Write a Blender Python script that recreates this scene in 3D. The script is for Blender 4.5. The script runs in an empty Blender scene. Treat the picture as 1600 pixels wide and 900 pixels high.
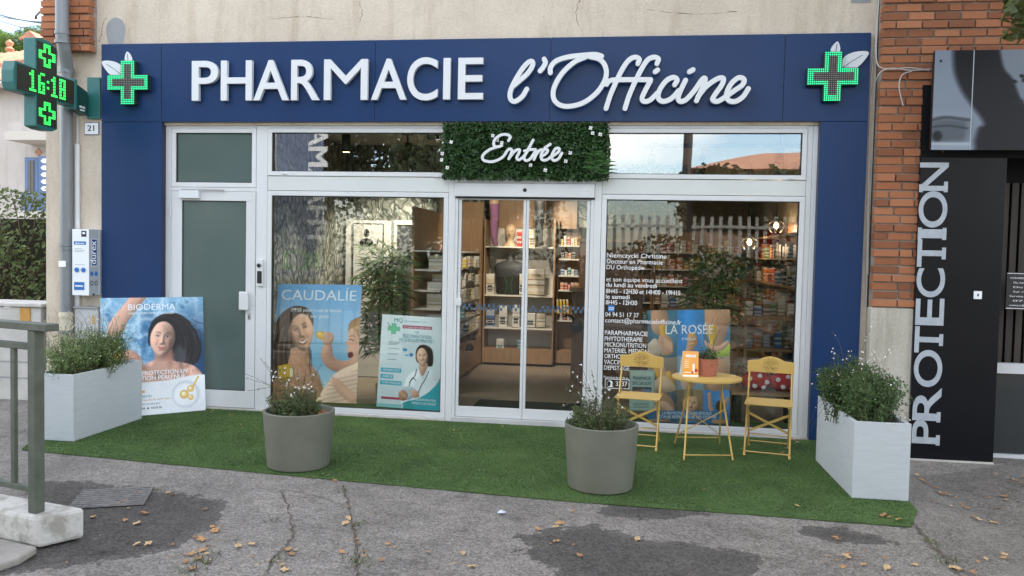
import bpy, bmesh, math, random
import numpy as np
from mathutils import Vector, Matrix
rad = math.radians
random.seed(7)
RNG = np.random.default_rng(11)
sc = bpy.context.scene
COL = sc.collection

# ---------------------------------------------------------------- camera, sky, sun, exposure
CAM = np.array([0.0, -8.116, 1.749])
YAW, PITCH, ROLL, FPX = 0.134187, -0.041768, 0.021444, 1250.0
_f = np.array([-math.sin(YAW)*math.cos(PITCH), math.cos(YAW)*math.cos(PITCH), math.sin(PITCH)])
_r0 = np.array([math.cos(YAW), math.sin(YAW), 0.0]); _u0 = np.cross(_r0, _f)
_r = _r0*math.cos(ROLL) + _u0*math.sin(ROLL)
_u = _u0*math.cos(ROLL) - _r0*math.sin(ROLL)
cd = bpy.data.cameras.new('camera'); cam = bpy.data.objects.new('camera', cd); COL.objects.link(cam)
cd.sensor_width = 36.0; cd.lens = FPX/1600*36.0; cd.clip_end = 2000; cd.clip_start = 0.05
cam.matrix_world = Matrix(((_r[0], _u[0], -_f[0], CAM[0]), (_r[1], _u[1], -_f[1], CAM[1]), (_r[2], _u[2], -_f[2], CAM[2]), (0, 0, 0, 1)))
sc.camera = cam

SUN_EL, SUN_AZ = rad(42), rad(128)      # azimuth from the street side (-y): the sun stands behind the building, the front is in open shade
world = bpy.data.worlds.new('World'); sc.world = world; world.use_nodes = True
wn = world.node_tree; wn.nodes.clear()
wo = wn.nodes.new('ShaderNodeOutputWorld'); wb = wn.nodes.new('ShaderNodeBackground'); ws = wn.nodes.new('ShaderNodeTexSky')
ws.sky_type = 'NISHITA'; ws.sun_disc = False; ws.sun_elevation = SUN_EL; ws.sun_rotation = math.pi - SUN_AZ
ws.air_density = 1.0; ws.dust_density = 1.0; ws.ozone_density = 1.0
wb.inputs['Strength'].default_value = 0.15
# thin bright cloud drifting over the whole blue sky
wtc = wn.nodes.new('ShaderNodeTexCoord'); wmp = wn.nodes.new('ShaderNodeMapping'); wmp.inputs['Scale'].default_value = (1.0, 1.0, 2.2); wmp.inputs['Location'].default_value = (3.3, 2.2, -.7)
wno = wn.nodes.new('ShaderNodeTexNoise'); wno.inputs['Scale'].default_value = 2.4; wno.inputs['Detail'].default_value = 6; wno.inputs['Roughness'].default_value = .55
wrp = wn.nodes.new('ShaderNodeValToRGB'); wrp.color_ramp.elements[0].position = .44; wrp.color_ramp.elements[1].position = .66
wrp.color_ramp.elements[0].color = (.0,.0,.0,1); wrp.color_ramp.elements[1].color = (.92,.92,.92,1)
wmx = wn.nodes.new('ShaderNodeMix'); wmx.data_type = 'RGBA'; wmx.inputs['B'].default_value = (9.0, 8.5, 7.7, 1)
wn.links.new(wtc.outputs['Generated'], wmp.inputs[0]); wn.links.new(wmp.outputs[0], wno.inputs['Vector']); wn.links.new(wno.outputs['Fac'], wrp.inputs[0])
wn.links.new(wrp.outputs[0], wmx.inputs['Factor']); wn.links.new(ws.outputs[0], wmx.inputs['A'])
wn.links.new(wmx.outputs['Result'], wb.inputs[0]); wn.links.new(wb.outputs[0], wo.inputs[0])
sd = bpy.data.lights.new('sun', 'SUN'); sd.energy = 2.2; sd.angle = rad(.6); sd.color = (1.0, 0.95, 0.88)
sun = bpy.data.objects.new('sun', sd); COL.objects.link(sun)
_sdir = Vector((math.sin(SUN_AZ)*math.cos(SUN_EL), -math.cos(SUN_AZ)*math.cos(SUN_EL), math.sin(SUN_EL)))
sun.rotation_euler = _sdir.to_track_quat('Z', 'Y').to_euler()
sc.view_settings.view_transform = 'Standard'; sc.view_settings.look = 'None'
sc.view_settings.exposure = 2.0; sc.view_settings.gamma = 1.0; sc.view_settings.use_curve_mapping = False
sc.render.engine = 'CYCLES'; sc.cycles.use_denoising = True
sc.cycles.max_bounces = 8; sc.cycles.transparent_max_bounces = 16; sc.cycles.glossy_bounces = 4; sc.cycles.diffuse_bounces = 4
sc.cycles.sample_clamp_indirect = 6.0

# ---------------------------------------------------------------- survey helpers: a direction of sight met with a real plane of the place
def _ray(u, v): return _f + (u-800)/FPX*_r - (v-450)/FPX*_u
def at(u, v, Y=0.0):
    d = _ray(u, v); return Vector(CAM + d*((Y-CAM[1])/d[1]))
def gd(u, v, z=0.0):
    d = _ray(u, v); return Vector(CAM + d*((z-CAM[2])/d[2]))
def atx(u, v, x):
    d = _ray(u, v); return Vector(CAM + d*(x/d[0]))

# ---------------------------------------------------------------- mesh helpers
class MB:
    def __init__(s): s.v = []; s.f = []
    def add(s, vs, fs):
        o = len(s.v); s.v.extend([tuple(p) for p in vs]); s.f.extend([tuple(i+o for i in f) for f in fs]); return s
    def box(s, x0, x1, y0, y1, z0, z1):
        return s.add([(x0,y0,z0),(x1,y0,z0),(x1,y1,z0),(x0,y1,z0),(x0,y0,z1),(x1,y0,z1),(x1,y1,z1),(x0,y1,z1)],
                     [(0,3,2,1),(4,5,6,7),(0,1,5,4),(1,2,6,5),(2,3,7,6),(3,0,4,7)])
    def obox(s, c, ax, ay, az):
        c, ax, ay, az = Vector(c), Vector(ax), Vector(ay), Vector(az)
        vs = [c+sx*ax+sy*ay+sz*az for sz in (-1,1) for sx, sy in ((-1,-1),(1,-1),(1,1),(-1,1))]
        return s.add(vs, [(0,3,2,1),(4,5,6,7),(0,1,5,4),(1,2,6,5),(2,3,7,6),(3,0,4,7)])
    def bar(s, a, b, w, h, up=(0,0,1)):
        a, b = Vector(a), Vector(b); d = b-a; L = d.length; d = d/L
        up = Vector(up); sx = d.cross(up)
        if sx.length < 1e-4: sx = d.cross(Vector((0,1,0)))
        sx.normalize(); sz = sx.cross(d)
        return s.obox((a+b)/2, sx*(w/2), d*(L/2), sz*(h/2))
    def tube(s, pts, r, n=8, cap=True):
        pts = [Vector(p) for p in pts]; rs = r if hasattr(r, '__len__') else [r]*len(pts)
        rings = []; prev = None
        for i, p in enumerate(pts):
            t = (pts[min(i+1, len(pts)-1)]-pts[max(i-1, 0)])
            if t.length < 1e-9: t = Vector((0,0,1))
            t.normalize()
            if prev is None:
                a = Vector((0,0,1)) if abs(t.z) < .9 else Vector((1,0,0)); nx = t.cross(a).normalized()
            else:
                nx = (prev - t*prev.dot(t))
                nx = nx.normalized() if nx.length > 1e-6 else t.orthogonal().normalized()
            prev = nx; ny = t.cross(nx)
            rings.append([p + (nx*math.cos(2*math.pi*k/n)+ny*math.sin(2*math.pi*k/n))*rs[i] for k in range(n)])
        o = len(s.v); s.v.extend([tuple(q) for R in rings for q in R])
        for i in range(len(rings)-1):
            for k in range(n):
                s.f.append((o+i*n+k, o+i*n+(k+1)%n, o+(i+1)*n+(k+1)%n, o+(i+1)*n+k))
        if cap:
            s.f.append(tuple(o+k for k in reversed(range(n)))); s.f.append(tuple(o+(len(rings)-1)*n+k for k in range(n)))
        return s
    def lathe(s, prof, c=(0,0,0), n=28):
        o = len(s.v); c = Vector(c)
        for r, z in prof:
            for k in range(n):
                a = 2*math.pi*k/n; s.v.append((c.x+r*math.cos(a), c.y+r*math.sin(a), c.z+z))
        for i in range(len(prof)-1):
            for k in range(n):
                s.f.append((o+i*n+k, o+i*n+(k+1)%n, o+(i+1)*n+(k+1)%n, o+(i+1)*n+k))
        if prof[0][0] > 1e-4: s.f.append(tuple(o+k for k in reversed(range(n))))
        if prof[-1][0] > 1e-4: s.f.append(tuple(o+(len(prof)-1)*n+k for k in range(n)))
        return s
    def prism(s, poly, M, d):
        """poly (x, y) counter-clockwise, extruded from 0 to d along local z, placed by matrix M"""
        n = len(poly); vs = [M @ Vector((x, y, 0)) for x, y in poly]+[M @ Vector((x, y, d)) for x, y in poly]
        fs = [tuple(reversed(range(n))), tuple(range(n, 2*n))]+[(i, (i+1) % n, n+(i+1) % n, n+i) for i in range(n)]
        return s.add(vs, fs)
    def ball(s, c, r, n=10, m=7, sq=(1,1,1)):
        c = Vector(c); o = len(s.v)
        for i in range(m+1):
            t = math.pi*i/m
            for k in range(n):
                a = 2*math.pi*k/n
                s.v.append((c.x+r*sq[0]*math.sin(t)*math.cos(a), c.y+r*sq[1]*math.sin(t)*math.sin(a), c.z-r*sq[2]*math.cos(t)))
        for i in range(m):
            for k in range(n): s.f.append((o+i*n+k, o+i*n+(k+1)%n, o+(i+1)*n+(k+1)%n, o+(i+1)*n+k))
        return s

def new_mesh(name, mb, smooth=False):
    me = bpy.data.meshes.new(name); me.from_pydata(mb.v, [], mb.f); me.update()
    if smooth:
        me.polygons.foreach_set('use_smooth', [True]*len(me.polygons)); me.set_sharp_from_angle(angle=rad(38))
    return me
def np_mesh(name, V, F):
    """V (n,3); F (m,k) same-size faces"""
    V = np.asarray(V, np.float32); F = np.asarray(F, np.int32); m, k = F.shape
    me = bpy.data.meshes.new(name); me.vertices.add(len(V)); me.vertices.foreach_set('co', V.ravel())
    me.loops.add(m*k); me.loops.foreach_set('vertex_index', F.ravel())
    me.polygons.add(m); me.polygons.foreach_set('loop_start', np.arange(0, m*k, k, dtype=np.int32))
    me.update(calc_edges=True); return me
def link(name, me, mat, parent=None, smooth_angle=None, bevel=0.0):
    o = bpy.data.objects.new(name, me); COL.objects.link(o)
    if mat is not None and me is not None and len(me.materials) == 0: me.materials.append(mat)
    if parent is not None: o.parent = parent
    if bevel > 0:
        b = o.modifiers.new('bevel', 'BEVEL'); b.width = bevel; b.segments = 2; b.limit_method = 'ANGLE'; b.angle_limit = rad(40)
    return o
def ob(name, mb, mat, parent=None, smooth=False, bevel=0.0):
    """one mesh object; vertices are in world space and the parent (if any) is an unrotated Empty, so shift them to its frame"""
    if parent is not None:
        q = parent; off = Vector((0,0,0))
        while q is not None: off += q.location; q = q.parent
        mb.v = [(x-off.x, y-off.y, z-off.z) for x, y, z in mb.v]
    return link(name, new_mesh(name, mb, smooth), mat, parent, bevel=bevel)
def off_of(parent):
    off = Vector((0,0,0))
    while parent is not None: off += parent.location; parent = parent.parent
    return off
def tag(o, label=None, cat=None, group=None, kind=None):
    if label: o['label'] = label
    if cat: o['category'] = cat
    if group: o['group'] = group
    if kind: o['kind'] = kind
    return o
def thing(name, loc, label, cat, group=None):
    o = bpy.data.objects.new(name, None); COL.objects.link(o); o.location = Vector(loc); o.empty_display_size = .1
    return tag(o, label, cat, group)
def copy_tree(o, parent=None):
    c = o.copy(); COL.objects.link(c); c.parent = parent
    for ch in list(o.children): copy_tree(ch, c)
    return c

# ---------------------------------------------------------------- materials
def lin(c):
    if isinstance(c, str):
        c = [int(c[i:i+2], 16)/255 for i in (1, 3, 5)]
        c = [x/12.92 if x <= .04045 else ((x+.055)/1.055)**2.4 for x in c]
    return (c[0], c[1], c[2], 1.0)
def nd(nt, t, **kw):
    n = nt.nodes.new(t)
    for k, v in kw.items(): setattr(n, k, v)
    return n
MATS = {}
def mat(name, c, rough=.6, spec=.5, metal=0, c2=None, nscale=8.0, ndetail=4.0, bump=0.0, bscale=60.0, emit=None, es=1.0, coat=0, lo=.35, hi=.65, rnd=0.0, stretch=(1,1,1), trans=0):
    m = bpy.data.materials.new(name); m.use_nodes = True; nt = m.node_tree; b = nt.nodes['Principled BSDF']; L = nt.links
    b.inputs['Base Color'].default_value = lin(c); b.inputs['Roughness'].default_value = rough
    b.inputs['Specular IOR Level'].default_value = spec; b.inputs['Metallic'].default_value = metal; b.inputs['Coat Weight'].default_value = coat
    tc = nd(nt, 'ShaderNodeTexCoord'); mp = nd(nt, 'ShaderNodeMapping'); mp.inputs['Scale'].default_value = stretch
    L.new(tc.outputs['Object'], mp.inputs[0])
    out = None
    if c2 is not None:
        n = nd(nt, 'ShaderNodeTexNoise'); n.inputs['Scale'].default_value = nscale; n.inputs['Detail'].default_value = ndetail; n.inputs['Roughness'].default_value = .6
        L.new(mp.outputs[0], n.inputs['Vector'])
        r = nd(nt, 'ShaderNodeValToRGB'); r.color_ramp.elements[0].position = lo; r.color_ramp.elements[1].position = hi
        r.color_ramp.elements[0].color = lin(c); r.color_ramp.elements[1].color = lin(c2)
        L.new(n.outputs['Fac'], r.inputs[0]); out = r.outputs[0]; L.new(out, b.inputs['Base Color'])
    if rnd > 0:
        oi = nd(nt, 'ShaderNodeObjectInfo'); mr = nd(nt, 'ShaderNodeMapRange')
        mr.inputs['To Min'].default_value = 1-rnd; mr.inputs['To Max'].default_value = 1+rnd; L.new(oi.outputs['Random'], mr.inputs[0])
        mx = nd(nt, 'ShaderNodeMix', data_type='RGBA', blend_type='MULTIPLY'); mx.inputs['Factor'].default_value = 1
        if out is not None: L.new(out, mx.inputs['A'])
        else: mx.inputs['A'].default_value = lin(c)
        L.new(mr.outputs[0], mx.inputs['B']); out = mx.outputs['Result']; L.new(out, b.inputs['Base Color'])
    if bump > 0:
        n2 = nd(nt, 'ShaderNodeTexNoise'); n2.inputs['Scale'].default_value = bscale; n2.inputs['Detail'].default_value = 5
        L.new(mp.outputs[0], n2.inputs['Vector'])
        bp = nd(nt, 'ShaderNodeBump'); bp.inputs['Strength'].default_value = bump; bp.inputs['Distance'].default_value = .01
        L.new(n2.outputs['Fac'], bp.inputs['Height']); L.new(bp.outputs[0], b.inputs['Normal'])
    if emit is not None:
        b.inputs['Emission Color'].default_value = lin(emit); b.inputs['Emission Strength'].default_value = es
    MATS[name] = m; return m
def glass_mat(name, base, tint=(.93,.95,.94)):
    m = bpy.data.materials.new(name); m.use_nodes = True; nt = m.node_tree; nt.nodes.clear(); L = nt.links
    o = nd(nt, 'ShaderNodeOutputMaterial'); mx = nd(nt, 'ShaderNodeMixShader'); tr = nd(nt, 'ShaderNodeBsdfTransparent'); gl = nd(nt, 'ShaderNodeBsdfGlossy')
    tr.inputs[0].default_value = (*tint, 1); gl.inputs['Roughness'].default_value = 0.0; gl.inputs['Color'].default_value = (1,1,1,1)
    lw = nd(nt, 'ShaderNodeLayerWeight'); lw.inputs['Blend'].default_value = .5
    p = nd(nt, 'ShaderNodeMath', operation='POWER'); p.inputs[1].default_value = 5.0
    ma = nd(nt, 'ShaderNodeMath', operation='MULTIPLY_ADD'); ma.inputs[1].default_value = 1-base; ma.inputs[2].default_value = base
    L.new(lw.outputs['Facing'], p.inputs[0]); L.new(p.outputs[0], ma.inputs[0]); L.new(ma.outputs[0], mx.inputs[0])
    L.new(tr.outputs[0], mx.inputs[1]); L.new(gl.outputs[0], mx.inputs[2]); L.new(mx.outputs[0], o.inputs[0])
    # very slight waviness of float glass
    tc = nd(nt, 'ShaderNodeTexCoord'); n = nd(nt, 'ShaderNodeTexNoise'); n.inputs['Scale'].default_value = 1.6; n.inputs['Detail'].default_value = 1
    bp = nd(nt, 'ShaderNodeBump'); bp.inputs['Strength'].default_value = .02; bp.inputs['Distance'].default_value = .05
    L.new(tc.outputs['Object'], n.inputs['Vector']); L.new(n.outputs['Fac'], bp.inputs['Height']); L.new(bp.outputs[0], gl.inputs['Normal'])
    return m
def attr_mat(name, rough=.35, spec=.4, coat=.0):
    m = bpy.data.materials.new(name); m.use_nodes = True; nt = m.node_tree; b = nt.nodes['Principled BSDF']
    a = nd(nt, 'ShaderNodeVertexColor'); a.layer_name = 'print'; nt.links.new(a.outputs[0], b.inputs['Base Color'])
    b.inputs['Roughness'].default_value = rough; b.inputs['Specular IOR Level'].default_value = spec; b.inputs['Coat Weight'].default_value = coat
    return m
def leaf_mat(name, c1, c2, c3=None, scale=14.0, rough=.5, trans=.25):
    """leaf: colour varies leaf by leaf (noise in object space), a little light comes through"""
    m = bpy.data.materials.new(name); m.use_nodes = True; nt = m.node_tree; L = nt.links; b = nt.nodes['Principled BSDF']; o = nt.nodes['Material Output']
    tc = nd(nt, 'ShaderNodeTexCoord'); n = nd(nt, 'ShaderNodeTexNoise'); n.inputs['Scale'].default_value = scale; n.inputs['Detail'].default_value = 3
    r = nd(nt, 'ShaderNodeValToRGB'); e = r.color_ramp.elements; e[0].position = .35; e[1].position = .66; e[0].color = lin(c1); e[1].color = lin(c2)
    if c3 is not None: q = r.color_ramp.elements.new(.74); q.color = lin(c3)
    L.new(tc.outputs['Object'], n.inputs['Vector']); L.new(n.outputs['Fac'], r.inputs[0]); L.new(r.outputs[0], b.inputs['Base Color'])
    b.inputs['Roughness'].default_value = rough; b.inputs['Specular IOR Level'].default_value = .35
    t = nd(nt, 'ShaderNodeBsdfTranslucent'); L.new(r.outputs[0], t.inputs[0]); mx = nd(nt, 'ShaderNodeMixShader'); mx.inputs[0].default_value = trans
    L.new(b.outputs[0], mx.inputs[1]); L.new(t.outputs[0], mx.inputs[2]); L.new(mx.outputs[0], o.inputs[0])
    return m

M_white = mat('white_frame_paint', (.66,.67,.67), .32, c2=(.60,.61,.61), nscale=1.5, stretch=(1,1,.4))
M_spandrel = mat('spandrel_panel', (.62,.64,.62), .4, c2=(.57,.59,.57), nscale=.8)
M_seal = mat('rubber_seal', (.02,.02,.02), .6)
M_blue = mat('blue_aluminium', (.010,.037,.116), .34, spec=.24, c2=(.009,.031,.100), nscale=1.3, ndetail=6, bump=.05, bscale=1.8, stretch=(1,1,.5))
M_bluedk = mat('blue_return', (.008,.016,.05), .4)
M_letter = mat('letter_white', (.66,.68,.69), .3)
M_letterside = mat('letter_side', (.62,.66,.66), .35)
M_glass = glass_mat('window_glass', .048)
M_glassup = glass_mat('transom_glass', .15)
M_glassdoor = glass_mat('door_glass', .03)
M_black = mat('black_plastic', (.012,.012,.013), .4)
M_metal = mat('brushed_metal', (.5,.5,.5), .35, metal=.9)
M_vinyl = mat('white_vinyl', (.85,.86,.86), .5)
# ---------------------------------------------------------------- lettering
_TC = {}
def glyphs(body, bold=0.0, extrude=0.0, spacing=1.0, res=3):
    """built-in font -> (verts, faces) flat in x,y ; size 1"""
    k = (body, bold, extrude, spacing, res)
    if k in _TC: return _TC[k]
    cu = bpy.data.curves.new('t', 'FONT'); cu.body = body; cu.offset = bold; cu.extrude = extrude; cu.resolution_u = res; cu.space_character = spacing
    o = bpy.data.objects.new('t', cu)
    me = bpy.data.meshes.new_from_object(o)
    vs = np.array([v.co[:] for v in me.vertices], float).reshape(-1, 3); fs = [tuple(p.vertices) for p in me.polygons]
    bpy.data.objects.remove(o); bpy.data.curves.remove(cu); bpy.data.meshes.remove(me)
    _TC[k] = (vs, fs); return vs, fs
CAPH = None
def text_mb(body, P, ax, ay, n, cap, width=None, bold=0.0, extrude=0.0, spacing=1.0, align='L'):
    """body with its left baseline at P, along ax, up ay, facing n; cap = capital height; width = stretch to that width"""
    global CAPH
    if CAPH is None:
        h, _ = glyphs('H'); CAPH = h[:, 1].max()
    vs, fs = glyphs(body, 0.0, 0.0, spacing)
    if len(vs) == 0: return MB()
    s = cap/CAPH; sx = s
    x0, x1 = vs[:, 0].min(), vs[:, 0].max()
    if width: sx = width/(x1-x0)
    sh = -x0*sx if width else 0
    if align == 'C': sh = -(x0+x1)/2*sx
    P, ax, ay, n = Vector(P), Vector(ax).normalized(), Vector(ay).normalized(), Vector(n).normalized()
    mb = MB()
    if extrude <= 0:
        sh_ = (0.0,) if bold <= .003 else (0.0, bold*.9, -bold*.9)       # heavier weight: the stroke is widened sideways
        for k, d in enumerate(sh_): mb.add([P+ax*((v[0]+d)*sx+sh)+ay*(v[1]*s)+n*(.00025*k) for v in vs], fs)
    else:
        vv, ff = glyphs(body, bold, 0.5, spacing)
        mb.add([P+ax*(v[0]*sx+sh)+ay*(v[1]*s)+n*(v[2]+.5)*extrude for v in vv], ff)
    return mb
def glyph_fit(ch, a, b, c, d, n, depth, bold=0.0):
    """glyph stretched so that its box spans corner a (bottom-left), b (bottom-right), c (top-left)"""
    vv, ff = glyphs(ch, bold, 0.5, 1.0, 10)
    lo, hi = vv.min(0), vv.max(0); a, b, c = Vector(a), Vector(b), Vector(c); n = Vector(n)
    mb = MB()
    mb.add([a+(b-a)*((v[0]-lo[0])/(hi[0]-lo[0]))+(c-a)*((v[1]-lo[1])/(hi[1]-lo[1]))+n*(v[2]+.5)*depth for v in vv], ff)
    return mb
def catmull(pts, k=8):
    P = [np.array(p, float) for p in pts]; P = [2*P[0]-P[1]]+P+[2*P[-1]-P[-2]]; out = []
    for i in range(1, len(P)-2):
        for j in range(k):
            t = j/k
            out.append(.5*((2*P[i])+(-P[i-1]+P[i+1])*t+(2*P[i-1]-5*P[i]+4*P[i+1]-P[i+2])*t*t+(-P[i-1]+3*P[i]-3*P[i+1]+P[i+2])*t**3))
    out.append(P[-2]); return out
def ribbon(mb, pts3, n, w, depth, lift=0.0):
    """a stroke of constant width with round ends, front face at +depth along n, slightly ramped so crossings never share a plane"""
    n = Vector(n); P = [Vector(p) for p in pts3]; N = len(P); left = []; right = []
    for i in range(N):
        t = (P[min(i+1, N-1)]-P[max(i-1, 0)]).normalized(); s = n.cross(t).normalized()
        left.append((P[i]+s*w/2, i/N)); right.append((P[i]-s*w/2, i/N))
    def cap(i, sgn):
        t = (P[1]-P[0]).normalized() if i == 0 else (P[-1]-P[-2]).normalized(); s = n.cross(t).normalized(); c = P[i]; r = []
        for k in range(1, 6):
            a = math.pi*k/6
            r.append((c+(s*math.cos(a)+t*math.sin(a)*sgn)*w/2, 0.0 if i == 0 else 1.0))
        return r
    o = len(mb.v); F = lambda q: q[0]+n*(depth+lift+q[1]*.0016); B = lambda q: q[0]+n*lift
    for i in range(N):
        mb.v += [tuple(F(left[i])), tuple(F(right[i])), tuple(B(left[i])), tuple(B(right[i]))]
    for i in range(N-1):
        a, b = o+4*i, o+4*i+4
        mb.f += [(a, a+1, b+1, b), (a, b, b+2, a+2), (a+1, a+3, b+3, b+1)]
    for i, sgn in ((0, -1), (N-1, 1)):
        c = cap(i, sgn); e = [left[i]]+c+[right[i]]; q = len(mb.v)
        for x in e: mb.v += [tuple(F(x)), tuple(B(x))]
        m = len(e); fan = [q+2*k for k in range(m)]
        mb.f.append(tuple(fan if sgn < 0 else reversed(fan)))
        for k in range(m-1): mb.f.append((q+2*k, q+2*k+1, q+2*k+3, q+2*k+2))
    return mb

# ---------------------------------------------------------------- print: a small painter for posters (flat printed sheets)
class Canvas:
    def __init__(s, w, h, c):
        s.w, s.h = w, h; s.y, s.x = np.mgrid[0:h, 0:w].astype(float); s.x = (s.x+.5)/w; s.y = (s.y+.5)/h    # y down, 0..1
        s.a = np.zeros((h, w, 3)); s.a[:] = s.sr(c); s.asp = w/h
    def sr(s, c): return np.array([int(c[i:i+2], 16)/255 for i in (1, 3, 5)])
    def blend(s, m, c):
        c = s.sr(c) if isinstance(c, str) else c
        s.a = s.a*(1-m[..., None])+c*m[..., None]; return s
    def grad(s, c0, c1, axis='y', lo=0, hi=1):
        t = np.clip(((s.y if axis == 'y' else s.x)-lo)/(hi-lo), 0, 1)[..., None]; s.a = s.sr(c0)*(1-t)+s.sr(c1)*t; return s
    def ell(s, cx, cy, rx, ry, c, rot=0, soft=.08, op=1.0, clip=None):
        dx, dy = (s.x-cx)*s.asp, s.y-cy; ca, sa = math.cos(rot), math.sin(rot)
        u, v = (dx*ca+dy*sa)/(rx*s.asp), (-dx*sa+dy*ca)/ry
        m = np.clip((1-np.sqrt(u*u+v*v))/soft+.5, 0, 1)*op
        if clip is not None: m = m*clip
        s.blend(m, c); return m
    def mask(s, pts, soft=1.2):
        P = np.array(catmull(list(pts)+[pts[0]], 6)); inside = np.zeros((s.h, s.w), bool); d = np.full((s.h, s.w), 9.0)
        X, Y = s.x*s.asp, s.y; P = P*np.array([s.asp, 1.0])
        for (x0, y0), (x1, y1) in zip(P[:-1], P[1:]):
            if abs(y1-y0) > 1e-9:
                c = ((y0 > Y) != (y1 > Y)) & (X < (x1-x0)*(Y-y0)/(y1-y0)+x0); inside ^= c
            L = (x1-x0)**2+(y1-y0)**2+1e-12; t = np.clip(((X-x0)*(x1-x0)+(Y-y0)*(y1-y0))/L, 0, 1)
            d = np.minimum(d, np.hypot(X-x0-t*(x1-x0), Y-y0-t*(y1-y0)))
        return np.clip(np.where(inside, d, -d)*s.h/soft+.5, 0, 1)
    def poly(s, pts, c, soft=1.2, op=1.0):
        m = s.mask(pts, soft); s.blend(m*op, c); return m
    def rect(s, x0, y0, x1, y1, c, op=1.0):
        s.blend(((s.x >= x0)&(s.x <= x1)&(s.y >= y0)&(s.y <= y1))*op, c); return s
    def line(s, pts, wd, c, op=1.0, soft=1.0):
        P = np.array(catmull(pts, 6) if len(pts) > 2 else pts)*np.array([s.asp, 1.0]); d = np.full((s.h, s.w), 9.0); X, Y = s.x*s.asp, s.y
        for (x0, y0), (x1, y1) in zip(P[:-1], P[1:]):
            L = (x1-x0)**2+(y1-y0)**2+1e-12; t = np.clip(((X-x0)*(x1-x0)+(Y-y0)*(y1-y0))/L, 0, 1)
            d = np.minimum(d, np.hypot(X-x0-t*(x1-x0), Y-y0-t*(y1-y0)))
        s.blend(np.clip((wd/2-d)*s.h/soft+.5, 0, 1)*op, c); return s
    def noise(s, scale, seed, oct=4, sx=1.0):
        r = np.random.default_rng(seed); out = np.zeros((s.h, s.w)); amp = 1; tot = 0
        for o in range(oct):
            n = max(2, int(scale*2**o)); g = r.random((n+2, int(n*s.asp*sx)+3)); yy = s.y*n; xx = s.x*(g.shape[1]-2)
            i, j = yy.astype(int), xx.astype(int); fy, fx = yy-i, xx-j; fy = fy*fy*(3-2*fy); fx = fx*fx*(3-2*fx)
            out += amp*((g[i, j]*(1-fx)+g[i, j+1]*fx)*(1-fy)+(g[i+1, j]*(1-fx)+g[i+1, j+1]*fx)*fy); tot += amp; amp *= .5
        return out/tot
    def shade(s, m, k):                       # brighten or darken inside a mask of the printed picture
        s.a = np.clip(s.a*(1+(m*k)[..., None]), 0, 1); return s
def print_sheet(name, cv, BL, BR, TL, m, parent=None):
    """the printed picture as a fine sheet with one colour per vertex"""
    off = off_of(parent); BL, BR, TL = [np.array(Vector(q)-off) for q in (BL, BR, TL)]
    h, w = cv.h, cv.w; jj, ii = np.meshgrid(np.linspace(0, 1, w), np.linspace(1, 0, h))
    V = BL[None, None]+(BR-BL)[None, None]*jj[..., None]+(TL-BL)[None, None]*ii[..., None]
    idx = np.arange(h*w).reshape(h, w)
    F = np.stack([idx[1:, :-1], idx[1:, 1:], idx[:-1, 1:], idx[:-1, :-1]], -1).reshape(-1, 4)
    me = np_mesh(name, V.reshape(-1, 3), F)
    a = np.clip(cv.a, 0, 1).reshape(-1, 3); a = np.where(a <= .04045, a/12.92, ((a+.055)/1.055)**2.4)
    at_ = me.color_attributes.new('print', 'FLOAT_COLOR', 'POINT'); at_.data.foreach_set('color', np.hstack([a, np.ones((len(a), 1))]).astype(np.float32).ravel())
    return link(name, me, m, parent)
M_print = attr_mat('poster_print', .42, .35)
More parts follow.
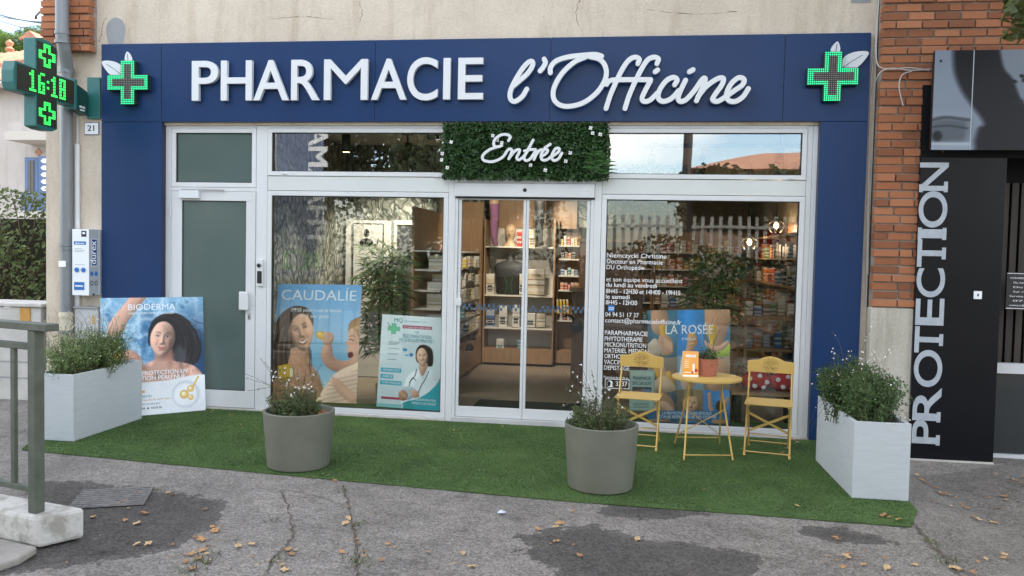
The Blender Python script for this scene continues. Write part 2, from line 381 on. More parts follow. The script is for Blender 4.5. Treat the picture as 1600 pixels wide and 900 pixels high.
# ---------------------------------------------------------------- ground
def gh(x, y):
    t = min(1, max(0, (x-2.15)/.6)); t = t*t*(3-2*t); return -.10*t
def asphalt(name, dark, light, patch=None, stains=True):
    m = bpy.data.materials.new(name); m.use_nodes = True; nt = m.node_tree; L = nt.links; b = nt.nodes['Principled BSDF']
    tc = nd(nt, 'ShaderNodeTexCoord')
    def noise(sc_, det, rough=.55):
        n = nd(nt, 'ShaderNodeTexNoise'); n.inputs['Scale'].default_value = sc_; n.inputs['Detail'].default_value = det; n.inputs['Roughness'].default_value = rough
        L.new(tc.outputs['Object'], n.inputs['Vector']); return n.outputs['Fac']
    def ramp(src, p0, c0, p1, c1):
        r = nd(nt, 'ShaderNodeValToRGB'); e = r.color_ramp.elements; e[0].position, e[1].position = p0, p1; e[0].color, e[1].color = lin(c0), lin(c1); L.new(src, r.inputs[0]); return r.outputs[0]
    def mul(a, bb):
        x = nd(nt, 'ShaderNodeMix', data_type='RGBA', blend_type='MULTIPLY'); x.inputs['Factor'].default_value = 1; L.new(a, x.inputs['A']); L.new(bb, x.inputs['B']); return x.outputs['Result']
    vo = nd(nt, 'ShaderNodeTexVoronoi'); vo.inputs['Scale'].default_value = 95; L.new(tc.outputs['Object'], vo.inputs['Vector'])
    agg = nd(nt, 'ShaderNodeSeparateColor'); L.new(vo.outputs['Color'], agg.inputs[0])
    base = ramp(agg.outputs[0], .1, dark, .95, light)
    c = mul(base, ramp(noise(1.1, 5, .6), .3, (.72,.71,.70), .7, (1.12,1.1,1.08)))
    c = mul(c, ramp(noise(7, 4, .65), .3, (.8,.8,.8), .7, (1.1,1.1,1.1)))
    if stains: c = mul(c, ramp(noise(2.6, 8, .72), .30, (.55,.54,.53), .42, (1,1,1)))
    L.new(c, b.inputs['Base Color']); b.inputs['Roughness'].default_value = .9; b.inputs['Specular IOR Level'].default_value = .25
    bp = nd(nt, 'ShaderNodeBump'); bp.inputs['Strength'].default_value = .55; bp.inputs['Distance'].default_value = .006
    L.new(vo.outputs['Distance'], bp.inputs['Height'])
    b2 = nd(nt, 'ShaderNodeBump'); b2.inputs['Strength'].default_value = .5; b2.inputs['Distance'].default_value = .03
    L.new(noise(9, 5), b2.inputs['Height']); L.new(bp.outputs[0], b2.inputs['Normal']); L.new(b2.outputs[0], b.inputs['Normal'])
    return m
M_slab = None
def ground_mat():
    m = asphalt('worn_asphalt', (.145,.134,.121), (.315,.294,.268)); nt = m.node_tree; L = nt.links; b = nt.nodes['Principled BSDF']; src = b.inputs['Base Color'].links[0].from_socket
    a = nd(nt, 'ShaderNodeVertexColor'); a.layer_name = 'repairs'; sp = nd(nt, 'ShaderNodeSeparateColor'); L.new(a.outputs[0], sp.inputs[0]); tc = nd(nt, 'ShaderNodeTexCoord')
    def edge(sock, sc_, amp, lo, hi):
        n = nd(nt, 'ShaderNodeTexNoise'); n.inputs['Scale'].default_value = sc_; n.inputs['Detail'].default_value = 8; n.inputs['Roughness'].default_value = .68; L.new(tc.outputs['Object'], n.inputs['Vector'])
        q = nd(nt, 'ShaderNodeMath', operation='MULTIPLY_ADD'); q.inputs[1].default_value = amp; L.new(n.outputs['Fac'], q.inputs[0]); L.new(sock, q.inputs[2])
        r = nd(nt, 'ShaderNodeMapRange', interpolation_type='SMOOTHSTEP'); r.inputs['From Min'].default_value = lo+amp*.5; r.inputs['From Max'].default_value = hi+amp*.5; L.new(q.outputs[0], r.inputs[0]); return r.outputs[0]
    def over(base, fac, c):
        x = nd(nt, 'ShaderNodeMix', data_type='RGBA', blend_type='MULTIPLY'); L.new(fac, x.inputs['Factor']); L.new(base, x.inputs['A']); x.inputs['B'].default_value = (*c, 1); return x.outputs['Result']
    c = over(src, edge(sp.outputs[0], 9.0, 1.5, .46, .54), (.47,.47,.475)); c = over(c, edge(sp.outputs[0], 2.2, 1.3, .75, 1.0), (.82,.82,.82)); c = over(c, edge(sp.outputs[1], 20.0, .3, .45, .55), (.80,.80,.80)); L.new(c, b.inputs['Base Color']); return m
M_asph = ground_mat()
def poly_field(X, Y, polys, soft):
    """1 inside the outlines, 0 outside, .5 on the line"""
    best = np.full(X.shape, -9.0)
    for px in polys:
        P = [gd(u, v) for u, v in px]; d = np.full(X.shape, 9.0); ins = np.zeros(X.shape, bool); n = len(P)
        for i in range(n):
            a, b = P[i], P[(i+1) % n]; ex, ey = b.x-a.x, b.y-a.y; t = np.clip(((X-a.x)*ex+(Y-a.y)*ey)/(ex*ex+ey*ey+1e-12), 0, 1); d = np.minimum(d, np.hypot(X-a.x-t*ex, Y-a.y-t*ey))
            if abs(ey) > 1e-9: ins ^= ((a.y > Y) != (b.y > Y)) & (X < ex*(Y-a.y)/ey+a.x)
        best = np.maximum(best, np.where(ins, d, -d))
    return np.clip(.5+best/(2*soft), 0, 1)
DARK = [[(66,752),(130,750),(200,762),(280,772),(362,782),(350,800),(330,830),(270,858),(210,872),(150,880),(60,890),(0,900),(-60,930),(-120,850),(30,790)],
        [(935,790),(985,785),(1085,797),(1110,803),(1040,812),(960,808),(930,800)],
        [(800,838),(860,826),(930,820),(1010,842),(1090,850),(1200,868),(1180,905),(1000,930),(900,930),(850,880),(810,866),(830,850)],
        [(1240,826),(1300,822),(1370,835),(1410,850),(1330,850),(1270,842)]]
SLAB = [[(1424,806),(1424,730),(1600,705),(1800,730),(1900,900),(1700,1100),(1560,960),(1495,895),(1460,850)]]
def grid_sheet(name, xs, ys, zf, m):
    X, Y = np.meshgrid(xs, ys); Z = np.vectorize(zf)(X, Y)
    idx = np.arange(X.size).reshape(X.shape); F = np.stack([idx[:-1, :-1], idx[:-1, 1:], idx[1:, 1:], idx[1:, :-1]], -1).reshape(-1, 4)
    me = np_mesh(name, np.stack([X, Y, Z], -1).reshape(-1, 3), F); ca = me.color_attributes.new('repairs', 'FLOAT_COLOR', 'POINT'); ca.data.foreach_set('color', np.stack([poly_field(X, Y, DARK, .13), poly_field(X, Y, SLAB, .03), X*0, X*0+1], -1).astype(np.float32).ravel())
    return link(name, me, m)
xs = np.concatenate([[-300,-80,-30,-14], np.arange(-9, 5.01, .07), [8,14,30,80,300]]); ys = np.concatenate([[-300,-80,-30,-14], np.arange(-9, 1.01, .07), [1.5,4,10,30,80,300]])
g_ = random.Random(3)
def zground(x, y):
    if -9 <= x <= 5 and -9 <= y <= -.3: return gh(x, y)+g_.uniform(-.0015, .0015)
    return gh(x, y)
tag(grid_sheet('ground', xs, ys, zground, M_asph), 'worn grey asphalt pavement in front of the shop', 'pavement', kind='structure')
# seams and cracks
M_crack = mat('crack_dirt', (.05,.044,.034), .95, c2=(.13,.10,.07), nscale=30)
def crack(px, w, seed, name='pavement_crack', label=None, z=.008):
    r = random.Random(seed); P = catmull([gd(u, v) for u, v in px], 10); mb = MB(); N = len(P)
    for i, p in enumerate(P):
        t = P[min(i+1, N-1)]-P[max(i-1, 0)]; t /= np.linalg.norm(t[:2])+1e-9; s = np.array([-t[1], t[0], 0])
        ww = w*r.uniform(.1, .6); j = r.uniform(-.012, .012); c = p+s*j; c[2] = gh(c[0], c[1])+z
        mb.v += [tuple(c+s*ww/2), tuple(c-s*ww/2)]
    mb.f += [(2*i, 2*i+1, 2*i+3, 2*i+2) for i in range(N-1)]
    return tag(ob(name, mb, M_crack), label, 'crack', kind='structure')
crack([(536,758),(545,790),(553,830),(556,870),(560,910)], .03, 1, label='long dirt filled crack running from the turf to the viewer')
crack([(440,770),(452,800),(455,840),(430,870),(415,900)], .025, 2, label='branching crack left of the long crack')
crack([(1424,812),(1450,846),(1490,890),(1530,935)], .045, 3, label='dirt filled seam between the two pavements')
crack([(330,772),(400,765),(480,772),(536,790)], .012, 4, label='thin crack along the turf edge')
crack([(560,800),(660,806),(760,800),(840,806)], .008, 5, label='hairline crack in the middle of the pavement')
# ---------------------------------------------------------------- cast iron cover in the dark patch
M_iron = mat('cast_iron', (.12,.115,.11), .85, c2=(.20,.192,.183), nscale=20, bump=.3)
ct = thing('inspection_cover', gd(160,788), 'studded iron inspection cover set in the dark asphalt patch', 'cover')
c0, c1, c2_ = gd(100,792), gd(212,778), gd(150,768)
mb = MB(); ux = (gd(225,790)-gd(105,797)); uy = Vector((-ux.y, ux.x, 0)).normalized()*.42; base = gd(105,797)
q = [base, base+ux, base+ux+uy, base+uy]
mb.add([(p.x, p.y, .0065) for p in q]+[(p.x, p.y, .012) for p in q], [(4,5,6,7),(0,1,5,4),(1,2,6,5),(2,3,7,6),(3,0,4,7)]); ob('cover_plate', mb, M_iron, ct)
mb = MB()
for i in range(20):
    for j in range(9):
        c = base+ux*((i+.5)/20)+uy*((j+.5)/9); a = ux.normalized()*.008; b_ = uy.normalized()*.015
        if (i+j) % 2: a, b_ = ux.normalized()*.016, uy.normalized()*.007
        mb.obox((c.x, c.y, .014), a, b_, (0,0,.003))
tag(ob('stud', mb, M_iron, ct), kind='stuff')
# ---------------------------------------------------------------- artificial turf mat
TURF = [gd(34,704), gd(420,741), gd(880,784), gd(1180,806), gd(1424,825), Vector((2.12,-2.2,0)), Vector((2.3,-.1,0)), Vector((-4.95,-.02,0)), Vector((-5.3,-.02,0)), Vector((-5.55,-.9,0))]
TURF = [Vector((p.x, p.y, 0)) for p in TURF]
def in_poly(x, y, P):
    c = np.zeros(np.shape(x), bool); n = len(P)
    for i in range(n):
        a, b = P[i], P[(i+1) % n]
        if abs(b.y-a.y) < 1e-9: continue
        c ^= ((a.y > y) != (b.y > y)) & (x < (b.x-a.x)*(y-a.y)/(b.y-a.y)+a.x)
    return c
turf = thing('artificial_turf', (-1.5,-1.2,0), 'bright green artificial turf mat laid before the shop entrance', 'turf mat')
M_turfbase = mat('turf_backing', (.050,.095,.026), .95, c2=(.080,.138,.040), nscale=3, ndetail=6)
tb = MB(); n_ = len(TURF)
tb.add([(p.x, p.y, .004) for p in TURF]+[(p.x, p.y, .011) for p in TURF], [tuple(range(n_, 2*n_))]+[(i, (i+1) % n_, n_+(i+1) % n_, n_+i) for i in range(n_)])
ob('backing', tb, M_turfbase, turf)
M_blade = leaf_mat('turf_blade', (.060,.114,.027), (.128,.215,.054), (.20,.265,.10), scale=2.2, rough=.55, trans=.2)
xmin, xmax = min(p.x for p in TURF), max(p.x for p in TURF); ymin, ymax = min(p.y for p in TURF), max(p.y for p in TURF)
NB = 300000
bx = RNG.uniform(xmin, xmax, NB); by = RNG.uniform(ymin, ymax, NB); ok = in_poly(bx, by, TURF); bx, by = bx[ok], by[ok]; NB = len(bx)
ang = RNG.uniform(0, 2*np.pi, NB); hh = RNG.uniform(.006, .013, NB); ww = RNG.uniform(.0022, .0042, NB); ln = RNG.normal(0, .006, (NB, 2)); ln[:, 1] -= .004
V = np.zeros((NB, 3, 3)); V[:, 0] = np.stack([bx-np.cos(ang)*ww, by-np.sin(ang)*ww, np.full(NB, .009)], -1)
V[:, 1] = np.stack([bx+np.cos(ang)*ww, by+np.sin(ang)*ww, np.full(NB, .009)], -1); V[:, 2] = np.stack([bx+ln[:, 0], by+ln[:, 1], .009+hh], -1)
V = V.reshape(-1, 3)-np.array(turf.location)[None]
tag(link('turf_blade', np_mesh('turf_blade', V, np.arange(NB*3).reshape(-1, 3)), M_blade, turf), kind='stuff')
# ---------------------------------------------------------------- the building
def stucco(name, c1, c2, stain):
    m = bpy.data.materials.new(name); m.use_nodes = True; nt = m.node_tree; L = nt.links; b = nt.nodes['Principled BSDF']; tc = nd(nt, 'ShaderNodeTexCoord')
    def noise(s, d, st=(1,1,1), ro=.6):
        mp = nd(nt, 'ShaderNodeMapping'); mp.inputs['Scale'].default_value = st; L.new(tc.outputs['Object'], mp.inputs[0])
        n = nd(nt, 'ShaderNodeTexNoise'); n.inputs['Scale'].default_value = s; n.inputs['Detail'].default_value = d; n.inputs['Roughness'].default_value = ro; L.new(mp.outputs[0], n.inputs['Vector']); return n.outputs['Fac']
    def ramp(src, p0, c0, p1, c1_):
        r = nd(nt, 'ShaderNodeValToRGB'); e = r.color_ramp.elements; e[0].position, e[1].position = p0, p1; e[0].color, e[1].color = lin(c0), lin(c1_); L.new(src, r.inputs[0]); return r.outputs[0]
    def mul(a, bb):
        x = nd(nt, 'ShaderNodeMix', data_type='RGBA', blend_type='MULTIPLY'); x.inputs['Factor'].default_value = 1; L.new(a, x.inputs['A']); L.new(bb, x.inputs['B']); return x.outputs['Result']
    c = ramp(noise(1.4, 6), .35, c1, .7, c2)
    c = mul(c, ramp(noise(5, 6, (1,1,.13), .65), .30, stain, .5, (1,1,1)))
    c = mul(c, ramp(noise(40, 4), .3, (.88,.88,.87), .6, (1,1,1)))
    L.new(c, b.inputs['Base Color']); b.inputs['Roughness'].default_value = .92; b.inputs['Specular IOR Level'].default_value = .2
    bp = nd(nt, 'ShaderNodeBump'); bp.inputs['Strength'].default_value = .5; bp.inputs['Distance'].default_value = .012
    L.new(noise(55, 6), bp.inputs['Height']); L.new(bp.outputs[0], b.inputs['Normal']); return m
M_stucco = stucco('beige_render', (.58,.50,.405), (.68,.60,.49), (.80,.765,.71))
M_stuccoL = stucco('pale_concrete', (.50,.47,.40), (.60,.56,.48), (.65,.63,.58))
M_grey = mat('grey_paint', (.27,.28,.29), .8, c2=(.32,.33,.34), nscale=3)
BX0, BX1 = -6.30, 2.36
bld = thing('pharmacy_building', (-1.9,0,0), 'beige rendered building that houses the pharmacy', 'building')
mb = MB()
mb.box(BX0, BX1, -.03, .25, 3.06, 7.5); mb.box(BX0, -4.955, -.03, .25, -.2, 3.06); mb.box(1.88, BX1, -.03, .25, -.3, 3.06)
ob('facade_wall', mb, M_stucco, bld)
mb = MB(); mb.box(BX0, BX0+.25, .25, 9, -.2, 7.5); ob('side_wall', mb, M_stucco, bld)
mb = MB(); mb.box(BX0, 14, -.03, 9, 7.5, 7.7); ob('roof', mb, M_grey, bld)
mb = MB(); mb.box(BX0+.25, 14, 8.8, 9, -.2, 7.5); ob('rear_wall', mb, M_stucco, bld)
mb = MB(); mb.box(BX1, 14, .0, .25, 3.9, 7.5); ob('upper_wall', mb, M_stucco, bld)
# oval grey touch-up on the render, and the one at the top right
mb = MB(); c = at(181,50,-.03); c2 = at(196,50,-.03)
pts = [(c.x+(c2.x-c.x)*math.cos(a)*(1+.06*math.sin(3*a)), (.155 if math.sin(a) > 0 else .2)*math.sin(a)) for a in [2*math.pi*k/24 for k in range(24)]]
mb.prism([(x-c.x, z) for x, z in pts], Matrix.Translation((c.x,-.0295,c.z))@Matrix.Rotation(rad(90),4,'X'), .003); ob('paint_patch', mb, M_grey, bld)
mb = MB(); a_, b_ = at(1330,-6,-.03), at(1364,4,-.03); mb.box(a_.x, b_.x-.02, -.034, -.0295, b_.z, 4.6); ob('paint_patch', mb, M_grey, bld)
# fine crack lines in the render
for k, px in enumerate([[(165,28),(160,40),(158,52),(154,66)],[(560,2),(566,18),(562,34)],[(905,0),(900,22),(908,50)],[(420,30),(470,26),(520,30)],[(1010,14),(1080,22),(1150,18)]]):
    P = catmull([at(u, v, -.031) for u, v in px], 8); mb = MB(); r_ = random.Random(k)
    for p in P:
        j = r_.uniform(-.012,.012); mb.v += [(p[0]+j-.0022, -.0312, p[2]+j*.5), (p[0]+j+.0022, -.0312, p[2]-.002)]
    mb.f = [(2*i, 2*i+1, 2*i+3, 2*i+2) for i in range(len(P)-1)]; ob('render_crack', mb, M_crack, bld)

# ---------------------------------------------------------------- brick piers, brick by brick
def brick_mat(name):
    m = mat(name, (.33,.12,.052), .85, c2=(.44,.185,.088), nscale=18, ndetail=6, bump=.5, bscale=80, rnd=.0)
    nt = m.node_tree; L = nt.links; b = nt.nodes['Principled BSDF']; src = b.inputs['Base Color'].links[0].from_socket
    oi = nd(nt, 'ShaderNodeObjectInfo'); r = nd(nt, 'ShaderNodeValToRGB'); e = r.color_ramp.elements
    e[0].color = (.62,.58,.56,1); e[1].color = (1.15,1.2,1.22,1); q = e.new(.5); q.color = (1.0,.92,.84,1)
    L.new(oi.outputs['Random'], r.inputs[0]); x = nd(nt, 'ShaderNodeMix', data_type='RGBA', blend_type='MULTIPLY'); x.inputs['Factor'].default_value = 1
    L.new(src, x.inputs['A']); L.new(r.outputs[0], x.inputs['B']); L.new(x.outputs['Result'], b.inputs['Base Color']); return m
M_brick = brick_mat('brick_face'); M_mortar = mat('mortar', (.23,.205,.175), .95, c2=(.33,.30,.26), nscale=12, bump=.6)
bmk = bmesh.new(); bmesh.ops.create_cube(bmk, size=1.0); bmesh.ops.bevel(bmk, geom=bmk.edges[:]+bmk.verts[:], offset=.035, segments=1, affect='EDGES')
BRICK = bpy.data.meshes.new('brick'); bmk.to_mesh(BRICK); bmk.free(); BRICK.materials.append(M_brick)
def brick(parent, x0, x1, z0, z1, y0, depth, r):
    o = bpy.data.objects.new('brick', BRICK); COL.objects.link(o); o.parent = parent
    o.location = Vector(((x0+x1)/2, y0+depth/2, (z0+z1)/2))-parent.location; o.scale = (x1-x0, depth, z1-z0)
    o.rotation_euler = (r.uniform(-.006,.006), r.uniform(-.004,.004), r.uniform(-.012,.012))
def brick_course(parent, x0, x1, z0, k, r, yf, H=.064, LB=.215, J=.014):
    x = x0-(r.choice((0, .11, .06)) if k % 2 else 0); pr = .013 if k % 3 == 0 else 0.0
    while x < x1-.02:
        l = LB if r.random() < .8 else .105
        a, b = max(x, x0), min(x+l, x1)
        if b-a > .03: brick(parent, a, b, z0, z0+H+r.uniform(-.003,.003), yf-pr-r.uniform(0,.007), .10, r)
        x += l+J
rr = random.Random(5)
pier = thing('brick_pier', (2.55,-.1,0), 'red brick pier on a pale concrete foot right of the blue sign', 'pier')
PY = -.17
zc = at(1390,481,PY).z
mb = MB(); mb.box(2.372, 2.80, PY+.014, .1, zc, 2.76); mb.box(2.372, 2.94, PY+.014, .1, 2.76, 3.72); mb.box(2.372, 3.80, PY+.014, .1, 3.72, 4.75); ob('mortar', mb, M_mortar, pier)
mb = MB(); mb.box(2.36, 2.80, PY-.005, .1, -.3, zc); ob('concrete_foot', mb, M_stuccoL, pier, bevel=.012)
k = 0; z = zc+.012
while z < 4.7:
    brick_course(pier, 2.365, 2.80 if z < 2.72 else (2.94 if z < 3.66 else 3.80), z, k, rr, PY); z += .0785; k += 1
mb = MB(); mb.box(3.80, 5.2, PY+.03, .1, 3.3, 4.75); ob('render_return', mb, M_stuccoL, pier)
pierl = thing('brick_pier', (-5.95,-.1,3.8), 'short brick pier behind the drainpipe above the green cross', 'pier')
zb = at(120,79,-.17).z; mb = MB(); mb.box(-6.23, -5.69, -.156, -.03, zb+.005, 4.9); ob('mortar', mb, M_mortar, pierl)
k = 0; z = zb
while z < 4.8:
    brick_course(pierl, -6.245, -5.68, z, k+1, rr, -.17); z += .0785; k += 1
# dark gap with cables between sign and pier
M_cable = mat('grey_cable', (.42,.40,.37), .6); M_gap = mat('gap_render', (.16,.14,.12), .95, c2=(.30,.26,.22), nscale=9)
for k, px in enumerate([[(1373,0),(1369,60),(1371,100),(1390,108),(1420,106),(1452,110)],[(1356,430),(1358,260),(1362,160),(1372,118),(1392,107),(1424,110),(1455,108)],[(1353,480),(1356,330),(1361,140),(1368,60),(1371,0)],[(1425,111),(1409,118),(1405,138),(1411,165)]]):
    P = [at(u, v, -.205 if u > 1368 else -.06) for u, v in px]; mb = MB(); mb.tube(catmull(P, 8), .006, 6)
    tag(ob('cable', mb, M_cable, None, True), ['thin grey cable dropping along the brick pier to the billboard', 'thin grey cable looping from beside the blue sign to the billboard', 'thin grey cable running down beside the blue sign', 'short cut cable end hanging on the brick pier'][k], 'cable')

# ---------------------------------------------------------------- blue fascia and portal
SY = -.08
fas = thing('shop_fascia', (-1.6,SY,3.1), 'long dark blue metal fascia with raised white lettering over the shopfront', 'shop sign')
X0, X1, XI0, XI1 = -5.605, 2.292, -4.902, 1.860
ZT, ZB = 3.917, 3.087
seams = [X0]+[at(u, 120, SY).x for u in (252, 586, 860, 1225)]+[X1]
for a, b in zip(seams[:-1], seams[1:]):
    mb = MB(); mb.box(a+.0025, b-.0025, SY, -.032, ZB, ZT); ob('panel', mb, M_blue, fas, bevel=.002)
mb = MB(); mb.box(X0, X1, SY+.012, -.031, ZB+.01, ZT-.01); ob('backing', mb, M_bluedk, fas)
for a, b in ((X0, XI0), (XI1, X1)):
    for z0, z1 in ((0.0, ZB-.004),):
        mb = MB(); mb.box(a+.002, b, SY+.001, -.032, z0+.012, z1); ob('panel', mb, M_blue, fas, bevel=.002)
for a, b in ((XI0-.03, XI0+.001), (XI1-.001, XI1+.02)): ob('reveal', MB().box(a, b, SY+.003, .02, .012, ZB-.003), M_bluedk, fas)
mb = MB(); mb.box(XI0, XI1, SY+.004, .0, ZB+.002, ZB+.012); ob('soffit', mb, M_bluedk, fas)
Lpx = [('P',62,193),('H',207,362),('A',370,545),('R',558,700),('M',722,940),('A',958,1135),('C',1138,1290),('I',1318,1353),('E',1392,1518)]
LY = SY-.062
for ch, a, b in Lpx:
    yt = 118 if ch != 'C' else 110; yb = 320 if ch != 'C' else 323
    ua, ub = 280+a/3.2, 280+b/3.2; dz = -(ua-300)*.003
    A, B, T = at(ua, 60+yb/3.2, LY), at(ub, 60+yb/3.2, LY), at(ua, 60+yt/3.2, LY)
    za, zt = 3.298, 3.712
    if ch == 'C': za, zt = 3.289, 3.722
    A = Vector((A.x, LY+.045, za)); B = Vector((B.x, LY+.045, za)); T = Vector((A.x, LY+.045, zt))
    mbg = glyph_fit(ch, A, B, T, None, (0,-1,0), .045, 0.0 if ch == 'M' else .010)
    ob('letter', mbg, M_letter, fas)
def script(strokes, org, scl, Y, w, depth, dst, name, m):
    for st in strokes:
        P = [at(org[0]+x/scl, org[1]+y/scl, Y) for x, y in st]; P = catmull(P, 7)
        mb = MB(); ribbon(mb, P, (0,-1,0), w, depth, 0); ob(name, mb, m, dst)
OFF = [[(232,292),(205,335),(165,362),(140,348),(138,310),(160,255),(205,180),(242,140),(264,138),(262,165),(235,205),(190,245),(158,272)],
 [(330,122),(337,142),(325,168),(307,190)],
 [(365,200),(367,168),(400,132),(470,110),(560,100),(620,97),(655,106)],
 [(570,108),(500,140),(430,205),(386,285),(384,345),(415,380),(470,390),(550,370),(620,320),(665,260),(682,205),(672,155),(640,122),(590,110)],
 [(860,148),(868,124),(845,112),(810,128),(775,175),(740,245),(705,325),(680,402)],
 [(968,148),(976,122),(950,112),(915,128),(880,180),(845,250),(812,325),(787,402)],
 [(683,265),(700,246),(740,240),(840,239),(932,239)],
 [(932,243),(902,300),(884,342),(895,362),(930,354),(970,315)],
 [(958,194),(972,184)],
 [(1068,268),(1082,240),(1060,226),(1020,246),(982,300),(977,345),(1005,362),(1050,345),(1092,300)],
 [(1130,242),(1102,300),(1088,342),(1102,362),(1135,350),(1180,300),(1222,240),(1240,232),(1236,262),(1216,305),(1192,358)],
 [(1152,194),(1172,183)],
 [(1200,335),(1250,275),(1310,234),(1343,232),(1335,268),(1295,325),(1284,352),(1310,362),(1350,340),(1405,302),(1452,268),(1460,238),(1430,228),(1388,262),(1362,318),(1372,355),(1412,362),(1455,335),(1485,290)]]
script(OFF, (760,60), 1600/440, LY, .047, .040, fas, 'letter', M_letter)

# ---------------------------------------------------------------- LED crosses with leaves on the fascia
M_ledbox = mat('led_housing', (.012,.03,.024), .5); M_ledoff = mat('led_off', (.22,.20,.18), .5); M_ledface = mat('led_face', (.018,.02,.02), .6)
M_led = mat('led_lit', (.05,.5,.25), .4, emit=(.02,1.0,.36), es=.30)
M_ledglow = mat('led_field', (.006,.09,.045), .5, emit=(.0,.25,.09), es=.02)
M_leafw = mat('leaf_white', (.66,.68,.70), .4); M_line = mat('leaf_vein', (.10,.12,.16), .6)
def cross_poly(R, a): return [(-a,-R),(a,-R),(a,-a),(R,-a),(R,a),(a,a),(a,R),(-a,R),(-a,a),(-R,a),(-R,-a),(-a,-a)]
def led_cross(c, R, mirror, label):
    t = thing('led_cross', (c.x, SY, c.z), label, 'led cross', 'green led crosses on the blue fascia'); a = R*.36
    B = Matrix.Translation(c)@Matrix.Rotation(rad(90),4,'X')          # local x right, y up, z towards the street
    mb = MB(); mb.prism(cross_poly(R, a), B, .075); ob('housing', mb, M_ledbox, t, bevel=.006)
    mb = MB(); mb.prism(cross_poly(R-.010, a-.010), B@Matrix.Translation((0,0,.075)), .002); fcz = ob('face', mb, M_ledface, t)
    lit, off, fld = MB(), MB(), MB(); p = 2*R/24.0; ring = 2.5*p
    for i in range(24):
        for j in range(24):
            x, y = -R+(i+.5)*p, -R+(j+.5)*p
            if not (abs(x) < a-.008 or abs(y) < a-.008) or max(abs(x), abs(y)) > R-.008: continue
            inner = (abs(x) < a-ring and abs(y) < R-ring) or (abs(y) < a-ring and abs(x) < R-ring)
            (off if inner else lit).obox(B@Vector((x, y, .0795)), (p*.27,0,0), (0,.0025,0), (0,0,p*.27))
            if not inner: fld.obox(B@Vector((x, y, .0775)), (p*.495,0,0), (0,.0006,0), (0,0,p*.495))
    tag(ob('lit_diode', lit, M_led, fcz), kind='stuff'); tag(ob('unlit_diode', off, M_ledoff, fcz), kind='stuff'); tag(ob('lit_field', fld, M_ledglow, fcz), kind='stuff')
    s = -1 if mirror else 1
    def leaf(base, tip, wd, zz):
        bx_, by_ = base; tx, ty = tip; dx, dy = tx-bx_, ty-by_; pts = []
        L_ = [(0,0),(.2,.62),(.45,1),(.75,.72),(1,0),(.8,-.5),(.5,-.75),(.22,-.5)]
        for u_, w_ in L_: pts.append((bx_+dx*u_-dy*w_*wd, by_+dy*u_+dx*w_*wd))
        pts = [tuple(q[:2]) for q in catmull([(x, y) for x, y in pts]+[pts[0]], 5)][:-1]
        pts = [(s*x, y) for x, y in pts]
        if s < 0: pts = pts[::-1]
        area = sum(pts[i][0]*pts[(i+1) % len(pts)][1]-pts[(i+1) % len(pts)][0]*pts[i][1] for i in range(len(pts)))
        if area < 0: pts = pts[::-1]
        mb = MB(); mb.prism(pts, B@Matrix.Translation((0,0,zz)), .012); lf = ob('leaf', mb, M_leafw, t)
        mb = MB(); P = [B@Vector((s*(bx_+dx*u_), by_+dy*u_+.012*math.sin(u_*3), zz+.0125)) for u_ in (.0,.2,.4,.6,.8)]; ribbon(mb, P, (0,-1,0), .006, .0008); ob('leaf_vein', mb, M_line, lf)
    leaf((a*.6, a*.62), (R*1.42, R*1.02), .26, .018); leaf((a*.35, R*.78), (a*.55, R*1.48), .30, .004)
    return t
cl = at(199.5,129,SY-.075); led_cross(Vector((cl.x, SY-.001, cl.z)), .231, True, 'green led pharmacy cross with white leaves at the left end of the fascia')
cr = at(1301,119.5,SY-.075); led_cross(Vector((cr.x, SY-.001, cr.z)), .231, False, 'green led pharmacy cross with white leaves at the right end of the fascia')
M_frost = mat('frosted_green_film', (.098,.135,.127), .14, spec=.5, c2=(.086,.12,.113), nscale=1.2)
# ---------------------------------------------------------------- shopfront joinery
sf = thing('shopfront', (-1.6,0,0), 'white aluminium shopfront frame with large display panes under the blue fascia', 'shopfront')
GY = .024
def rail(x0, x1, z0, z1, y0=0.0, y1=.07, name='frame', m=None, bev=.003): return ob(name, MB().box(x0, x1, y0, y1, z0, z1), m or M_white, sf, bevel=bev)
# uprights (left to right) and rails, butted end to end
UP = [(-4.94,-4.838),(-3.868,-3.745),(-1.764,-1.704),(-.275,-.215),(1.764,1.868)]
rail(-4.94,-4.838,0,3.075); rail(-3.868,-3.745,0,3.075); rail(-1.772,-1.704,0,3.075,-.004); rail(-.275,-.205,0,3.075,-.004); rail(1.815,1.868,0,3.075); rail(1.764,1.813,0,3.075,.006)
rail(-4.838,-3.868,3.035,3.075); rail(-3.745,-1.772,3.035,3.075); rail(-.205,1.764,3.035,3.075); rail(-1.704,-.275,3.02,3.075)
rail(-4.838,-3.868,2.36,2.40)
rail(-3.745,-1.772,0,.034,-.008); rail(-.205,1.764,0,.034,-.008)
def window(x0, x1, z0, z1, g, w=.05, y0=-.003, depth=.06):
    e = .003
    mb = MB(); mb.box(x0+e, x1-e, y0, depth, z1-w, z1-e); mb.box(x0+e, x1-e, y0, depth, z0+e, z0+w); mb.box(x0+e, x0+w, y0, depth, z0+w, z1-w); mb.box(x1-w, x1-e, y0, depth, z0+w, z1-w)
    s = ob('sash', mb, M_white, sf, bevel=.003)
    mb = MB(); q = w; t = .007
    mb.box(x0+q, x1-q, .010, depth-.005, z1-q-t, z1-q); mb.box(x0+q, x1-q, .010, depth-.005, z0+q, z0+q+t); mb.box(x0+q, x0+q+t, .010, depth-.005, z0+q+t, z1-q-t); mb.box(x1-q-t, x1-q, .010, depth-.005, z0+q+t, z1-q-t)
    ob('seal', mb, M_seal, s)
    return ob('pane', MB().box(x0+q+.004, x1-q-.004, GY, GY+.012, z0+q+.004, z1-q-.004), g, s)
